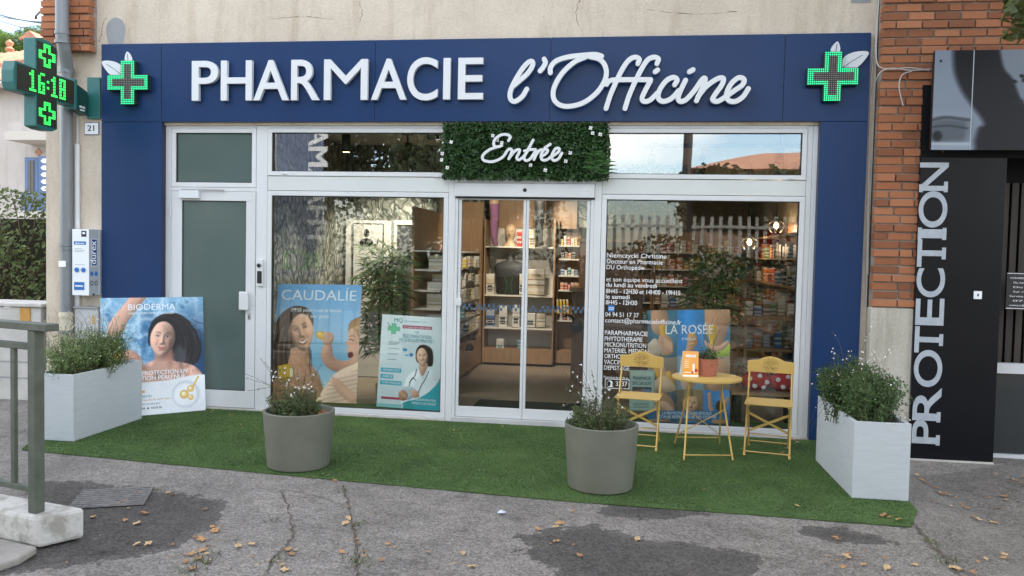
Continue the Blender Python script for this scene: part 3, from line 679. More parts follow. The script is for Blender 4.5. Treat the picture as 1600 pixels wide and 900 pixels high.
window(-4.838,-3.868,2.40,3.035, M_frost, .052)
window(-3.745,-1.772,2.53,3.035, M_glassup, .048)
window(-.205,1.764,2.53,3.035, M_glassup, .048)
window(-3.745,-1.772,.034,2.375, M_glass, .052)
window(-.205,1.764,.034,2.375, M_glass, .052)
for a, b in ((-3.745,-1.772),(-.205,1.764)):
    ob('spandrel', MB().box(a+.002, b-.002, .006, .05, 2.378, 2.527), M_spandrel, sf, bevel=.002)
for u, v in ((445,271),(683,276),(956,278),(1236,279),(535,648),(668,651)):      # drainage caps on the sills
    p = at(u, v, 0); ob('drain_cap', MB().box(p.x-.028, p.x+.028, -.014, -.004, p.z-.008, p.z+.008), M_white, sf, bevel=.003)
# foot strip of stone under the frame
M_foot = mat('threshold_stone', (.50,.47,.43), .8, c2=(.6,.57,.52), nscale=6, bump=.2)
ob('foot_strip', MB().box(-4.94,-1.772,-.022,-.0085,-.02,.030), M_foot, sf); ob('foot_strip', MB().box(-.205,1.868,-.022,-.0085,-.02,.022), M_foot, sf)
# vinyl lettering on the right display pane
LINES = [('Niemczycki Christine',948,402,1041,7,.0),('Docteur en Pharmacie',949,411.5,1037,7,.0),('DU Orthopédie',948,420.5,1007,7,.0),('et son équipe vous accueillent',948,439.5,1067,7,.0),
('du lundi au vendredi',948,448,1027,7,.022),('8H45 - 12H30 et 14H00 - 19H15',948,458,1064,7,.022),('le samedi',948,466.5,985,7,.022),('8H45 - 12H30',948,475.5,997,7,.022),
('04 94 51 17 37',947,494.5,999,7,.0),('contact@pharmacielofficine.fr',947,503.5,1066,7,.0),('PARAPHARMACIE',946,523,1013,7,.012),('PHYTOTHERAPIE',946,532.3,1005,7,.022),('MICRONUTRITION',946,541.5,1011,7,.012),
('MATERIEL MEDICAL',946,550.6,1017,7,.012),('ORTHOPEDIE',945,559.6,990,7,.022),('VACCINATION',945,568.6,996,7,.022),('DEPISTAGE',945,577.6,985,7,.022),('Pharmacie de garde au',945,591,983,4,.0),('3237',962,603,980,7.5,.022)]
XV = at(947,450,GY).x
for s_, u0, v0, u1, c_, bd in LINES:
    a, b = at(u0, v0, GY-.002), at(u1, v0, GY-.002)
    mb = text_mb(s_, (XV, GY-.002, a.z) if u0 < 960 else a, (1,0,0), (0,0,1), (0,-1,0), c_*.0069*.92, (b-a).length, bd*.5); tag(ob('vinyl_line', mb, M_vinyl, sf), kind='stuff')
def frame_ring(x0, x1, z0, z1, w, y, m, name='vinyl_frame'):
    V_ = [(x0,y,z0),(x1,y,z0),(x1,y,z1),(x0,y,z1),(x0+w,y,z0+w),(x1-w,y,z0+w),(x1-w,y,z1-w),(x0+w,y,z1-w)]; return ob(name, MB().add(V_, [(0,1,5,4),(1,2,6,5),(2,3,7,6),(3,0,4,7)]), m, sf)
a, b = at(945,606.5,GY), at(983.5,593,GY); frame_ring(a.x, b.x, a.z, b.z, .006, GY-.0025, M_vinyl)
c = at(953,599.5,GY); mb = MB(); mb.prism([(math.cos(k*math.pi/10)*.030, math.sin(k*math.pi/10)*.034) for k in range(20)], Matrix.Translation((c.x,GY-.0015,c.z))@Matrix.Rotation(rad(90),4,'X'), .0008); ob('vinyl_moon', mb, M_vinyl, sf)
mb = MB(); mb.prism([(-.010+math.cos(k*math.pi/10)*.017, math.sin(k*math.pi/10)*.026) for k in range(20)], Matrix.Translation((c.x,GY-.0025,c.z))@Matrix.Rotation(rad(90),4,'X'), .0006); ob('vinyl_moon', mb, M_black, sf)
M_bluevin = mat('blue_vinyl', (.06,.22,.55), .5); a, b = at(950,486.5,GY), at(960,477.5,GY)
ob('vinyl_badge', MB().box(a.x, b.x, GY-.0025, GY-.0016, a.z, b.z), M_bluevin, sf); frame_ring(a.x+.006, b.x-.006, a.z+.02, b.z-.02, .005, GY-.0035, M_vinyl)
# ---------------------------------------------------------------- side door with frosted glass
dr = thing('glazed_door', (-4.35,0,.03), 'white framed side door with grey green frosted pane', 'door')
x0, x1, z0, z1 = -4.834,-3.872,.034,2.357; gx0, gx1, gz0, gz1 = -4.712,-3.978,.215,2.258
mb = MB(); mb.box(x0,x1,-.006,.055,gz1,z1); mb.box(x0,x1,-.006,.055,z0,gz0); mb.box(x0,gx0,-.006,.055,gz0,gz1); mb.box(gx1,x1,-.006,.055,gz0,gz1); ob('leaf_frame', mb, M_white, dr, bevel=.003)
mb = MB(); t = .008; mb.box(gx0,gx1,.004,.04,gz1-t,gz1); mb.box(gx0,gx1,.004,.04,gz0,gz0+t); mb.box(gx0,gx0+t,.004,.04,gz0+t,gz1-t); mb.box(gx1-t,gx1,.004,.04,gz0+t,gz1-t); ob('seal', mb, M_seal, dr)
ob('pane', MB().box(gx0+.004,gx1-.004,.012,.022,gz0+.004,gz1-.004), M_frost, dr)
ob('threshold', MB().box(x0,x1,-.014,.05,0,.03), M_foot, dr)
p = at(383,470,-.01)
hd = ob('handle', MB().box(p.x-.055,p.x+.052,-.052,-.030,p.z-.10,p.z+.10), M_white, dr, bevel=.012); ob('handle_stem', MB().box(p.x+.012,p.x+.04,-.030,-.006,p.z-.05,p.z+.05), M_white, hd)
p = at(389.5,494,-.006); mb = MB(); mb.box(p.x-.014,p.x+.014,-.013,-.006,p.z-.038,p.z+.038); lk = ob('lock_plate', mb, M_metal, dr, bevel=.008); ob('keyhole', MB().box(p.x-.005,p.x+.005,-.0145,-.012,p.z-.02,p.z+.004), M_black, lk)
a, b = at(281,308,-.03), at(312,298,-.03); ob('closer_body', MB().box(a.x,b.x,-.055,-.006,a.z-.012,b.z+.002), M_letter, dr, bevel=.006)
a, b = at(283,296.5,-.04), at(350,298,-.04); ob('closer_arm', MB().box(a.x,b.x,-.050,-.036,a.z-.004,a.z+.014), M_metal, dr, bevel=.003)
for v in (330,460,590):
    p = at(269,v,-.01); mb = MB(); mb.tube([(-4.837,-.014,p.z-.05),(-4.837,-.014,p.z+.05)], .010, 8); ob('hinge', mb, M_white, dr)
# white switch box with dark reader beside the door
ib = thing('key_box', (-3.8,-.004,1.4), 'white and black keypad box on the post beside the frosted door', 'keypad'); a, b = at(401,447,-.02), at(411,406,-.02)
ob('body', MB().box(a.x,b.x,-.03,-.0005,a.z,b.z), M_white, ib, bevel=.004); ob('reader', MB().box(a.x+.01,b.x-.008,-.036,-.0305,a.z+.03,b.z-.12), M_black, ib, bevel=.004); mb = MB(); mb.ball(((a.x+b.x)/2-.005,-.036,b.z-.06), .022, 10, 6); ob('lens', mb, M_black, ib, True)
# ---------------------------------------------------------------- sliding entrance
sl = thing('sliding_entrance', (-1.0,0,0), 'white framed automatic sliding glass entrance in the middle of the shopfront', 'entrance')
ob('header', MB().box(-1.702,-.277,-.035,.07,2.335,2.472), M_white, sl, bevel=.004); ob('header_strip', MB().box(-1.702,-.277,-.020,.07,2.476,2.55), M_white, sl, bevel=.003)
ob('track_slot', MB().box(-1.702,-.277,-.012,.05,2.318,2.333), M_seal, sl)
p = at(820,297,-.035); mb = MB(); mb.ball((p.x,-.036,p.z), .020, 12, 6, (1,.5,1)); ob('sensor', mb, M_black, sl, True)
for dx in (-.075,.075):
    for dz in (-.022,.022): mb = MB(); mb.ball((p.x+dx,-.035,p.z+dz), .004, 6, 4); ob('screw', mb, M_metal, sl)
a, b = at(903,299,-.035), at(921,293.5,-.035); ob('rating_plate', MB().box(a.x,b.x,-.038,-.0352,a.z,b.z), M_metal, sl)
ob('threshold', MB().box(-1.704,-.275,-.03,.09,0,.052), mat('threshold_metal', (.55,.55,.54), .4, c2=(.45,.45,.44), nscale=5), sl, bevel=.003)
def leaf(x0, x1, y, wl, wr):
    z0, z1 = .056, 2.318; mb = MB(); mb.box(x0,x1,y,y+.035,z0,z0+.105); mb.box(x0,x1,y,y+.035,z1-.012,z1); mb.box(x0,x0+wl,y,y+.035,z0+.105,z1-.012); mb.box(x1-wr,x1,y,y+.035,z0+.105,z1-.012)
    L_ = ob('door_leaf', mb, M_white, sl, bevel=.003); ob('pane', MB().box(x0+wl,x1-wr,y+.012,y+.022,z0+.105,z1-.012), M_glassdoor, L_)
    return L_
ob('side_jamb', MB().box(-1.704,-1.672,.0,.05,.052,2.318), M_white, sl, bevel=.003); ob('side_jamb', MB().box(-.312,-.275,.0,.05,.052,2.318), M_white, sl, bevel=.003)
leaf(-1.668,-.968,.012,.030,.027); leaf(-.964,-.316,.012,.027,.034)
p = at(712,470,0); ob('handle', MB().box(-1.672,-1.62,-.03,.0118,p.z-.05,p.z+.03), M_white, sl, bevel=.006)
M_band = mat('blue_band_vinyl', (.055,.10,.16), .5)
mb = MB(); zc_ = at(820,482,0).z
for i in range(52):
    for j in range(2):
        if (i+j) % 2 == 0 and not (i % 13 in (5,)):
            xx = -1.63+i*.0256
            if -.995 < xx < -.935 or xx > -.36: continue
            mb.box(xx, xx+.0250, .0222, .0232, zc_-.034+j*.034, zc_-.002+j*.034)
tag(ob('vinyl_band', mb, M_band, sl), kind='stuff')
# doormat just inside
M_mat = mat('doormat', (.028,.030,.028), .95, c2=(.045,.047,.043), nscale=60, bump=.5)
tag(ob('door_mat', MB().box(-1.6,-.30,.14,1.1,.03,.042), M_mat), 'dark grey entrance mat just inside the sliding doors', 'doormat')
# ---------------------------------------------------------------- green wall panel with Entrée
pp = thing('green_wall_panel', (-1.0,-.05,2.5), 'panel of artificial leaves carrying the white Entrée lettering', 'leaf panel')
ax0, ax1, az0, az1 = -1.842,-.135,2.505,3.078
ob('backing', MB().box(ax0+.03,ax1-.03,-.052,-.006,az0+.03,az1-.003), mat('panel_backing', (.008,.018,.006), .9), pp)
def leaf_cloud(n, pos, size, nrm, spread, asp=.5, rng=RNG, bend=.0):
    """n little rhombic leaves (2 triangles); pos (n,3), nrm (n,3) main normals"""
    d = rng.normal(0, 1, (n, 3)); nn = nrm+spread*rng.normal(0, 1, (n, 3)); nn /= np.linalg.norm(nn, axis=1, keepdims=True)
    t = d-nn*(d*nn).sum(1, keepdims=True); t /= np.linalg.norm(t, axis=1, keepdims=True); s = np.cross(nn, t)
    L_ = size[:, None]; W = L_*asp
    V = np.stack([pos-t*L_*.5, pos+s*W*.5+nn*L_*.08, pos+t*L_*.5-nn*L_*bend, pos-s*W*.5+nn*L_*.08], 1)
    return V.reshape(-1, 3)
def cloud_obj(name, V, m, parent=None, kind='stuff', vpl=4):
    V = V-np.array(off_of(parent))[None]; F = np.arange(len(V)).reshape(-1, vpl)
    o = link(name, np_mesh(name, V, F), m, parent)
    if kind: o['kind'] = kind
    return o
n = 11000; px_ = RNG.uniform(ax0, ax1, n); pz_ = RNG.uniform(az0-.012, az1-.006, n)
edge = np.minimum(np.minimum(px_-ax0, ax1-px_), np.minimum(pz_-az0+.02, .2)); ok = RNG.random(n) < np.clip(edge/.03, .25, 1); px_, pz_ = px_[ok], pz_[ok]; n = len(px_)
lump = .5+.5*np.sin(px_*23+np.sin(pz_*31)*1.5)*np.sin(pz_*27+px_*7)
dy = -.054-RNG.random(n)**1.3*(.03+.065*lump)
V = leaf_cloud(n, np.stack([px_, dy, pz_], -1), RNG.uniform(.018,.042,n), np.tile([0,-1,.35],(n,1)), .6, .6)
M_hleaf = leaf_mat('panel_leaf', (.014,.044,.010), (.042,.11,.024), (.10,.19,.05), scale=26, rough=.4)
cloud_obj('leaf', V, M_hleaf, pp)
# spiky tuft at the right, white flower heads
def blade_tuft(c, n, L0, L1, w, up, r, nrm=(0,-1,0)):
    V = []; c = np.array(c)
    for i in range(n):
        a = r.uniform(-1.5, 1.5); b_ = r.uniform(.15, 1.0); d = np.array([math.sin(a), -b_, math.cos(a)*up]); d /= np.linalg.norm(d); l = r.uniform(L0, L1)
        s = np.cross(d, [0,-1,.2]); s /= np.linalg.norm(s)+1e-9; p0 = c+np.array([r.uniform(-.03,.03),0,r.uniform(-.03,.03)]); m_ = p0+d*l*.55; e = p0+d*l-np.array([0,0,l*.15])
        V += [p0-s*w*.3, p0+s*w*.3, m_+s*w*.5, m_-s*w*.5, m_-s*w*.5, m_+s*w*.5, e+s*w*.05, e-s*w*.05]
    return np.array(V)
r_ = random.Random(4)
V = np.concatenate([blade_tuft(at(u, v, -.11), 16, .07, .14, .014, 1, r_) for u, v in ((935,255),(925,262),(940,268),(928,245),(943,255))])
cloud_obj('spiky_leaf', V, leaf_mat('spiky_leaf', (.03,.09,.02), (.07,.17,.04), scale=20), pp)
M_flower = mat('white_flower', (.74,.74,.72), .6)
for u, v in ((770,212),(784,223),(777,219),(705,222),(691,240),(690,250),(923,200),(926,208),(938,210),(829,258),(852,266),(891,239),(699,262),(884,252)):
    mb = MB(); p = at(u, v, -.145)
    for k in range(4):
        a = k*math.pi/2+.6; mb.ball((p.x+.012*math.cos(a), p.y+r_.uniform(-.004,.004), p.z+.012*math.sin(a)), .0095, 6, 4, (1,.5,1))
    ob('flower', mb, M_flower, pp)
ENT = [[(432,152),(442,128),(420,116),(385,120),(352,146),(346,176),(368,188),(392,180)],[(372,186),(322,204),(282,238),(288,266),(340,274),(395,250),(424,212),(440,200),(452,212),(434,258)],
 [(438,250),(470,212),(496,204),(492,226),(480,250),(492,264),(520,244),(548,206)],[(576,148),(548,200),(524,248),(534,268),(560,256),(590,212)],[(525,212),(560,204),(590,204)],
 [(592,206),(598,222),(580,262)],[(586,244),(614,208),(640,206)],[(622,246),(654,224),(660,206),(640,204),(622,238),(630,264),(658,262),(688,238)],[(644,194),(676,172)],[(688,244),(722,218),(728,198),(706,200),(684,240),(694,266),(722,258),(744,224)]]
for st in ENT:
    P = catmull([at(680+x/3.75, 180+y/3.75, -.135) for x, y in st], 7); mb = MB(); ribbon(mb, P, (0,-1,0), .027, .022, .012); ob('letter', mb, M_letter, pp)
for u, v in ((762,228),(800,240),(850,240),(872,228)):
    p = at(u, v, -.12); ob('spacer', MB().tube([(p.x,-.05,p.z),(p.x,-.145,p.z)], .005, 6), M_black, pp)
# ---------------------------------------------------------------- long white planters
M_plantw = mat('white_planter', (.51,.54,.555), .55, c2=(.47,.50,.515), nscale=6, ndetail=6, bump=.22, bscale=26, stretch=(1,1,7))
M_soil = mat('potting_soil', (.05,.032,.02), .95, c2=(.10,.06,.035), nscale=40, bump=.8)
def white_planter(cx, y0, y1, w, h, label):
    t = thing('white_planter', (cx,(y0+y1)/2,.012), label, 'planter', 'long white planters at both ends of the turf'); b = .028
    x0, x1 = cx-w/2, cx+w/2; z0, z1 = .012, h
    ob('front_panel', MB().box(x0,x1,y0,y0+b,z0,z1), M_plantw, t, bevel=.003); ob('back_panel', MB().box(x0,x1,y1-b,y1,z0,z1), M_plantw, t, bevel=.003)
    ob('side_panel', MB().box(x0,x0+b,y0+b+.001,y1-b-.001,z0,z1-.0005), M_plantw, t, bevel=.003); ob('side_panel', MB().box(x1-b,x1,y0+b+.001,y1-b-.001,z0,z1-.0005), M_plantw, t, bevel=.003)
    ob('soil', MB().box(x0+b,x1-b,y0+b,y1-b,h-.12,h-.05), M_soil, t); return t
WL = (-4.955,-1.68,-.66,.40,.605); WR = (1.93,-2.005,-.90,.395,.580)
white_planter(*WL, 'white oblong planter of pale flowering shrub at the left end of the turf')
white_planter(*WR, 'white oblong planter of dense green shrub at the right end of the turf')
def shrub(name, label, cx, cy, z0, rx, ry, H, nst, nleaf, ml, ms, seed, droop=0, wisps=10, flower=None, nfl=0, size=(.016,.034), lobes=9, asp=.42):
    r = random.Random(seed); R = np.random.default_rng(seed); t = thing(name, (cx,cy,z0), label, 'plant')
    L_ = []; st = MB(); tips = []
    for i in range(lobes):
        a = r.uniform(0, 2*math.pi); q = math.sqrt((i+.5)/lobes)*.95; a = i*2.39996+r.uniform(-.3,.3); lx, ly = cx+rx*q*math.cos(a), cy+ry*q*math.sin(a); hh_ = H*r.uniform(.62,1.0)*(1-.30*q)
        L_.append((lx, ly, hh_))
    for i in range(nst):
        lx, ly, hh_ = L_[i % lobes]; bx_, by_ = cx+(lx-cx)*.62+r.gauss(0,rx*.12), cy+(ly-cy)*.88+r.gauss(0,ry*.05)
        ex, ey, ez = lx+r.gauss(0,rx*.22), ly+r.gauss(0,ry*.13), z0+hh_*r.uniform(.45,1.06)
        pts = catmull([(bx_,by_,z0-.05), (bx_*.5+ex*.5+r.gauss(0,.02), by_*.5+ey*.5+r.gauss(0,.02), z0+(ez-z0)*.55), (ex,ey,ez)], 4); tips.append(pts)
        st.tube(pts, [.0032,.003,.0028,.0026,.0024,.002,.0018,.0015,.001][:len(pts)], 3, False)
    P = []
    for k in range(nleaf):
        pts = tips[r.randrange(len(tips))]; u = (r.random()**.6)*(len(pts)-1.001); i = int(u); f = u-i; p = pts[i]*(1-f)+pts[i+1]*f
        P.append(p+np.array([r.gauss(0,.022), r.gauss(0,.022), r.gauss(0,.018)]))
    P = np.array(P); nr = P-np.array([cx,cy,z0+H*.2]); nr /= np.linalg.norm(nr,axis=1,keepdims=True)+1e-9; nr[:,2] += .5
    cloud_obj('leaf', leaf_cloud(len(P), P, R.uniform(size[0],size[1],len(P)), nr, .7, asp, R), ml, t)
    fl = []
    for i in range(wisps):
        lx, ly, hh_ = L_[i % lobes]; a = r.uniform(0,2*math.pi); l = r.uniform(.12,.34); zz = z0+hh_*.8
        if droop and r.random() < droop: end = (lx+math.cos(a)*(rx*1.1), ly-abs(math.sin(a))*ry*.2, z0-r.uniform(.05,.3)); mid = (lx*.4+end[0]*.6, ly*.4+end[1]*.6, z0+.08)
        else: end = (lx+math.cos(a)*l*.5, ly+math.sin(a)*l*.4, zz+l); mid = ((lx+end[0])/2, (ly+end[1])/2, zz+l*.6)
        pts = catmull([(lx,ly,zz-.1), mid, end], 5); st.tube(pts, .0013, 3, False)
        for q in pts[3:]:
            if r.random() < .5: fl.append(q+np.array([r.gauss(0,.008) for _ in range(3)]))
    tag(ob('stem', st, ms, t), kind='stuff')
    if flower is not None:
        for k in range(nfl): fl.append(P[r.randrange(len(P))]+np.array([r.gauss(0,.02), -.01, .015]))
        fl = np.array(fl); cloud_obj('flower', leaf_cloud(len(fl), fl, R.uniform(.010,.020,len(fl)), np.tile([0,-1,.6],(len(fl),1)), .5, .8, R), flower, t)
    return t
M_lf_pale = leaf_mat('pale_leaf', (.085,.14,.04), (.21,.29,.095), (.40,.45,.25), scale=18); M_lf_dark = leaf_mat('dense_leaf', (.034,.068,.018), (.082,.15,.04), (.17,.24,.095), scale=18)
M_stem = mat('green_stem', (.10,.085,.045), .8); M_flw = mat('small_white_flower', (.72,.70,.68), .7)
M_flpale = mat('pale_yellow_flower', (.55,.52,.36), .7)
shrub('flowering_shrub', 'wispy pale green shrub growing in the left white planter', -4.955,-1.17,.55,.25,.53,.52,420,18000, M_lf_pale, M_stem, 3, 0, 50, M_flpale, 260, (.014,.030), 24, .38)
mb = MB(); r_ = random.Random(2); cc_ = at(181,556,-1.1)
for k in range(14): mb.ball((cc_.x+r_.gauss(0,.022), cc_.y+r_.gauss(0,.02), cc_.z+r_.gauss(0,.03)), .009, 5, 3)
tag(ob('yellow_blossom', mb, mat('yellow_petal', (.62,.40,.03), .6)), 'cluster of small yellow blossoms in the left white planter', 'flower', kind='stuff')
shrub('dense_shrub', 'dense dark green shrub growing in the right white planter', 1.90,-1.44,.52,.27,.56,.56,460,24000, M_lf_dark, M_stem, 8, .45, 26, M_flw, 40, (.015,.032), 30, .42)
# ---------------------------------------------------------------- round grey pots with gaura
M_pot = mat('grey_pot', (.128,.130,.098), .62, c2=(.148,.149,.114), nscale=5, bump=.25, bscale=90)
def round_pot(c, r0, r1, h, label):
    t = thing('round_pot', (c[0],c[1],.012), label, 'pot', 'grey round pots on the turf'); n = 48
    prof = [(r0-.012,.012),(r0,.024)]+[(r0+(r1-r0)*k/6, .024+(h-.024)*k/6) for k in range(1,7)]+[(r1-.004,h+.004),(r1-.022,h+.004),(r1-.026,h-.002),(r1-.034,h-.09)]
    ob('shell', MB().lathe(prof, (c[0],c[1],0), n), M_pot, t, True); ob('soil', MB().lathe([(.001,h-.055),(r1-.03,h-.062)], (c[0],c[1],0), 32), M_soil, t); return t
def gaura(c, h, label, seed, lean, nst, nfl):
    r = random.Random(seed); R = np.random.default_rng(seed); t = thing('gaura_plant', (c[0],c[1],h-.06), label, 'plant', 'white flowered plants in the round pots'); st = MB(); P = []; fl = []
    for i in range(150):           # leafy cushion
        a = r.uniform(0,2*math.pi); q = math.sqrt(r.random())*.17; bx_, by_ = c[0]-.03+q*math.cos(a), c[1]+q*math.sin(a)
        e = (bx_+math.cos(a)*r.uniform(0,.09), by_+math.sin(a)*r.uniform(0,.09), h-.04+r.uniform(.06,.25)*(1-.4*q/.2)); pts = catmull([(bx_,by_,h-.06),((bx_+e[0])/2,(by_+e[1])/2,h-.03+(e[2]-h)*.7),e],4); st.tube(pts,.0022,3,False)
        for k in range(15):
            u = r.random()*(len(pts)-1.001); i_ = int(u); P.append(pts[i_]+(pts[i_+1]-pts[i_])*(u-i_)+np.array([r.gauss(0,.012),r.gauss(0,.012),r.gauss(0,.008)]))
    for i in range(nst):           # long flowering wands
        a = r.uniform(0,2*math.pi); l = r.uniform(.18,.50); dx = math.cos(a)*l*.75+lean*l; dy = math.sin(a)*l*.5; zz = h+r.uniform(.10,.46)*(.5+l)
        pts = catmull([(c[0]+r.gauss(0,.06),c[1]+r.gauss(0,.06),h-.05),(c[0]+dx*.4,c[1]+dy*.4,h+.16),(c[0]+dx,c[1]+dy,zz)],6); st.tube(pts,.0018,3,False)
        for q in pts[7:]:
            if r.random() < .26: fl.append(q+np.array([r.gauss(0,.004) for _ in range(3)]))
            if r.random() < .5: P.append(q)
    P = np.array(P); nr = np.tile([0,-.6,.8],(len(P),1)); cloud_obj('leaf', leaf_cloud(len(P),P,R.uniform(.022,.05,len(P)),nr,.8,.22,R), leaf_mat('gaura_leaf',(.045,.075,.022),(.12,.165,.055),(.21,.235,.10),scale=22), t)
    tag(ob('stem', st, M_stem, t), kind='stuff'); fl = np.array(fl)
    V = np.concatenate([leaf_cloud(len(fl),fl+R.normal(0,.004,fl.shape),R.uniform(.010,.019,len(fl)),np.tile([0,-1,.4],(len(fl),1)),.6,.7,R) for _ in range(3)]); cloud_obj('flower', V, M_flw, t); return t
p1, p2 = (-2.535,-2.0), (-.11,-2.09)
round_pot(p1,.245,.283,.46,'grey round pot standing before the left display window'); round_pot(p2,.243,.278,.49,'grey round pot standing before the sliding entrance, nearer the table')
gaura(p1,.465,'bushy white flowered plant in the pot before the left display window',5,-.25,30,0); gaura(p2,.495,'sparse white flowered plant in the pot before the sliding entrance',6,-.35,26,0)
# bark chips in the left pot
mb = MB(); r_ = random.Random(9)
for k in range(60):
    a = r_.uniform(-.9,1.0); q = r_.uniform(.10,.24); mb.obox((p1[0]+q*math.cos(a),p1[1]+q*math.sin(a),.418+r_.uniform(0,.012)), (r_.uniform(.01,.02),r_.uniform(-.006,.006),0),(0,.006,.002),(0,0,.003))
tag(ob('bark_chips', mb, mat('bark', (.28,.12,.045), .9, c2=(.4,.2,.09), nscale=20)), 'orange bark chips on the soil of the left round pot', 'bark', kind='stuff')

# ---------------------------------------------------------------- yellow folding bistro set
M_yel = mat('yellow_enamel', (.58,.385,.11), .38, c2=(.53,.345,.09), bump=.08, bscale=40, nscale=4); M_cut = mat('cut_out_shadow', (.10,.06,.015), .6); M_rivet = mat('zinc_rivet', (.45,.45,.44), .4, metal=.8)
def bistro_chair(c, rz, label):
    """seat centre c on the ground; the back is at local +y"""
    t = thing('bistro_chair', (c[0],c[1],.014), label, 'chair', 'yellow folding chairs by the window'); M_ = Matrix.Rotation(rz,4,'Z'); t.rotation_euler = (0,0,rz)
    def part(name, mb, m=M_yel, sm=False, bev=0): return link(name, new_mesh(name, mb, sm), m, t, bevel=bev)
    W = .19; g = .0065
    for s in (-1,1):
        x = s*W
        part('back_leg', MB().tube([(x,-.20,.0),(x,-.185,.02),(x*.99,.03,.42),(x*.98,.17,.70),(x*.97,.185,.80)], .0085, 8), sm=True)      # front foot rising to the back
        part('front_leg', MB().tube([(x*.92,.215,.0),(x*.92,.20,.02),(x*.92,-.10,.43),(x*.92,-.16,.44)], .0085, 8), sm=True)
        part('foot_cap', MB().tube([(x,-.205,-.002),(x,-.185,.022)], .0115, 8)); part('foot_cap', MB().tube([(x*.92,.218,-.002),(x*.92,.198,.022)], .0115, 8))
        part('rivet', MB().ball((x*1.0,-.03,.30), .010, 8, 5), M_rivet)
    part('stretcher', MB().tube([(-W,-.188,.035),(W,-.188,.035)], .006, 6)); part('stretcher', MB().tube([(-W*.92,.198,.05),(W*.92,.198,.05)], .006, 6)); part('stretcher', MB().tube([(-W*.92,.13,.13),(W*.92,.13,.13)], .006, 6))
    # crossed flat braces under the seat
    part('brace', MB().bar((-W*.95,.09,.16),(W*.95,-.05,.36),.004,.022)); part('brace', MB().bar((W*.95,.094,.16),(-W*.95,-.046,.36),.004,.022))
    for k in range(8):
        y = -.175+k*.046; part('slat', MB().box(-.205,.205,y,y+.030,.447-.01*abs(k-3.5)/3.5*0,.462), M_yel, bev=.004)
    part('seat_rail', MB().box(-.18,-.160,-.17,.185,.435,.446)); part('seat_rail', MB().box(.160,.18,-.17,.185,.435,.446))
    prof = [(-.205,.700),(.205,.700),(.205,.795),(.19,.806),(.12,.812),(.06,.840),(.0,.852),(-.06,.840),(-.12,.812),(-.19,.806),(-.205,.795)]
    B = Matrix.Translation((0,.158,-.008))@Matrix.Rotation(rad(8),4,'X').to_4x4()@Matrix.Rotation(rad(90),4,'X')
    B = Matrix.Translation((0,.172,0))@Matrix.Rotation(rad(90),4,'X')
    br = part('backrest', MB().prism(prof, B, .012), bev=.003)
    # sun and lemon emblem: shade of the cut-outs put on as dark bars
    mb = MB(); q = lambda x,z: (x,.1588,z)
    for k in range(16):
        a = 2*math.pi*k/16
        if .25 < (a/math.pi) % 2 < .75 and False: continue
        c0, c1 = .054, .072; mb.bar(q(c0*math.cos(a),.768+c0*.85*math.sin(a)), q(c1*math.cos(a),.768+c1*.85*math.sin(a)), .002, .007, (0,1,0))
    for a0, a1, rr_ in ((.3,1.3,.042),(1.6,2.9,.042),(3.4,4.4,.040),(4.7,6.0,.040),(.2,1.6,.021),(2.2,3.6,.021),(4.2,5.6,.02)):
        pts = [q(rr_*math.cos(a),.768+rr_*.85*math.sin(a)) for a in np.linspace(a0,a1,8)]
        for i in range(7): mb.bar(pts[i],pts[i+1],.002,.017-abs(i-3)*.0036,(0,1,0))
    link('emblem', new_mesh('emblem', mb), M_cut, t)
    return t
bistro_chair((1.36,-.70),rad(-12),'yellow folding bistro chair nearest the right planter'); bistro_chair((.20,-.66),rad(-8),'yellow folding bistro chair left of the little round table')
tb_ = thing('bistro_table', (.79,-.84,.014), 'small round yellow folding bistro table in front of the right window', 'table')
tc_ = Vector((.79,-.84)); TR, TH = .305,.70
ob('table_top', MB().lathe([(.001,TH-.008),(TR-.012,TH-.008),(TR-.002,TH-.02),(TR,TH-.012),(TR,TH-.002),(TR-.006,TH+.001),(.001,TH)],(tc_.x,tc_.y,0),56), M_yel, tb_, True)
F1, F2, F3, F4 = Vector((.585,-1.17,.016)), Vector((1.005,-1.085,.016)), Vector((.55,-.53,.016)), Vector((.965,-.46,.016))
up_ = lambda p, q_: p+(q_-p)
for a, b in ((F1,F3),(F2,F4)):
    ta = Vector((a.x*.65+tc_.x*.35, b.y*.6+tc_.y*.4, TH-.03)); tb2 = Vector((b.x*.65+tc_.x*.35, a.y*.6+tc_.y*.4, TH-.03))
    ob('leg', MB().tube([a,a+(ta-a)*.03,ta],.0085,8), M_yel, tb_, True); ob('leg', MB().tube([b,b+(tb2-b)*.03,tb2],.0085,8), M_yel, tb_, True)
ob('stretcher', MB().tube([F1+Vector((0,.02,.04)),F2+Vector((0,.02,.04))],.006,6), M_yel, tb_); ob('stretcher', MB().tube([F3+Vector((0,-.02,.06)),F4+Vector((0,-.02,.06))],.006,6), M_yel, tb_)
ob('brace', MB().bar(F3+Vector((.03,-.05,.10)),Vector((.96,-.80,.40)),.005,.026,(0,1,0)), M_yel, tb_); ob('brace', MB().bar(F4+Vector((-.01,-.05,.10)),Vector((.62,-.86,.40)),.005,.026,(0,1,0)), M_yel, tb_)
ob('top_rail', MB().bar((tc_.x-.2,tc_.y-.02,TH-.028),(tc_.x+.2,tc_.y+.02,TH-.028),.02,.012), M_yel, tb_)
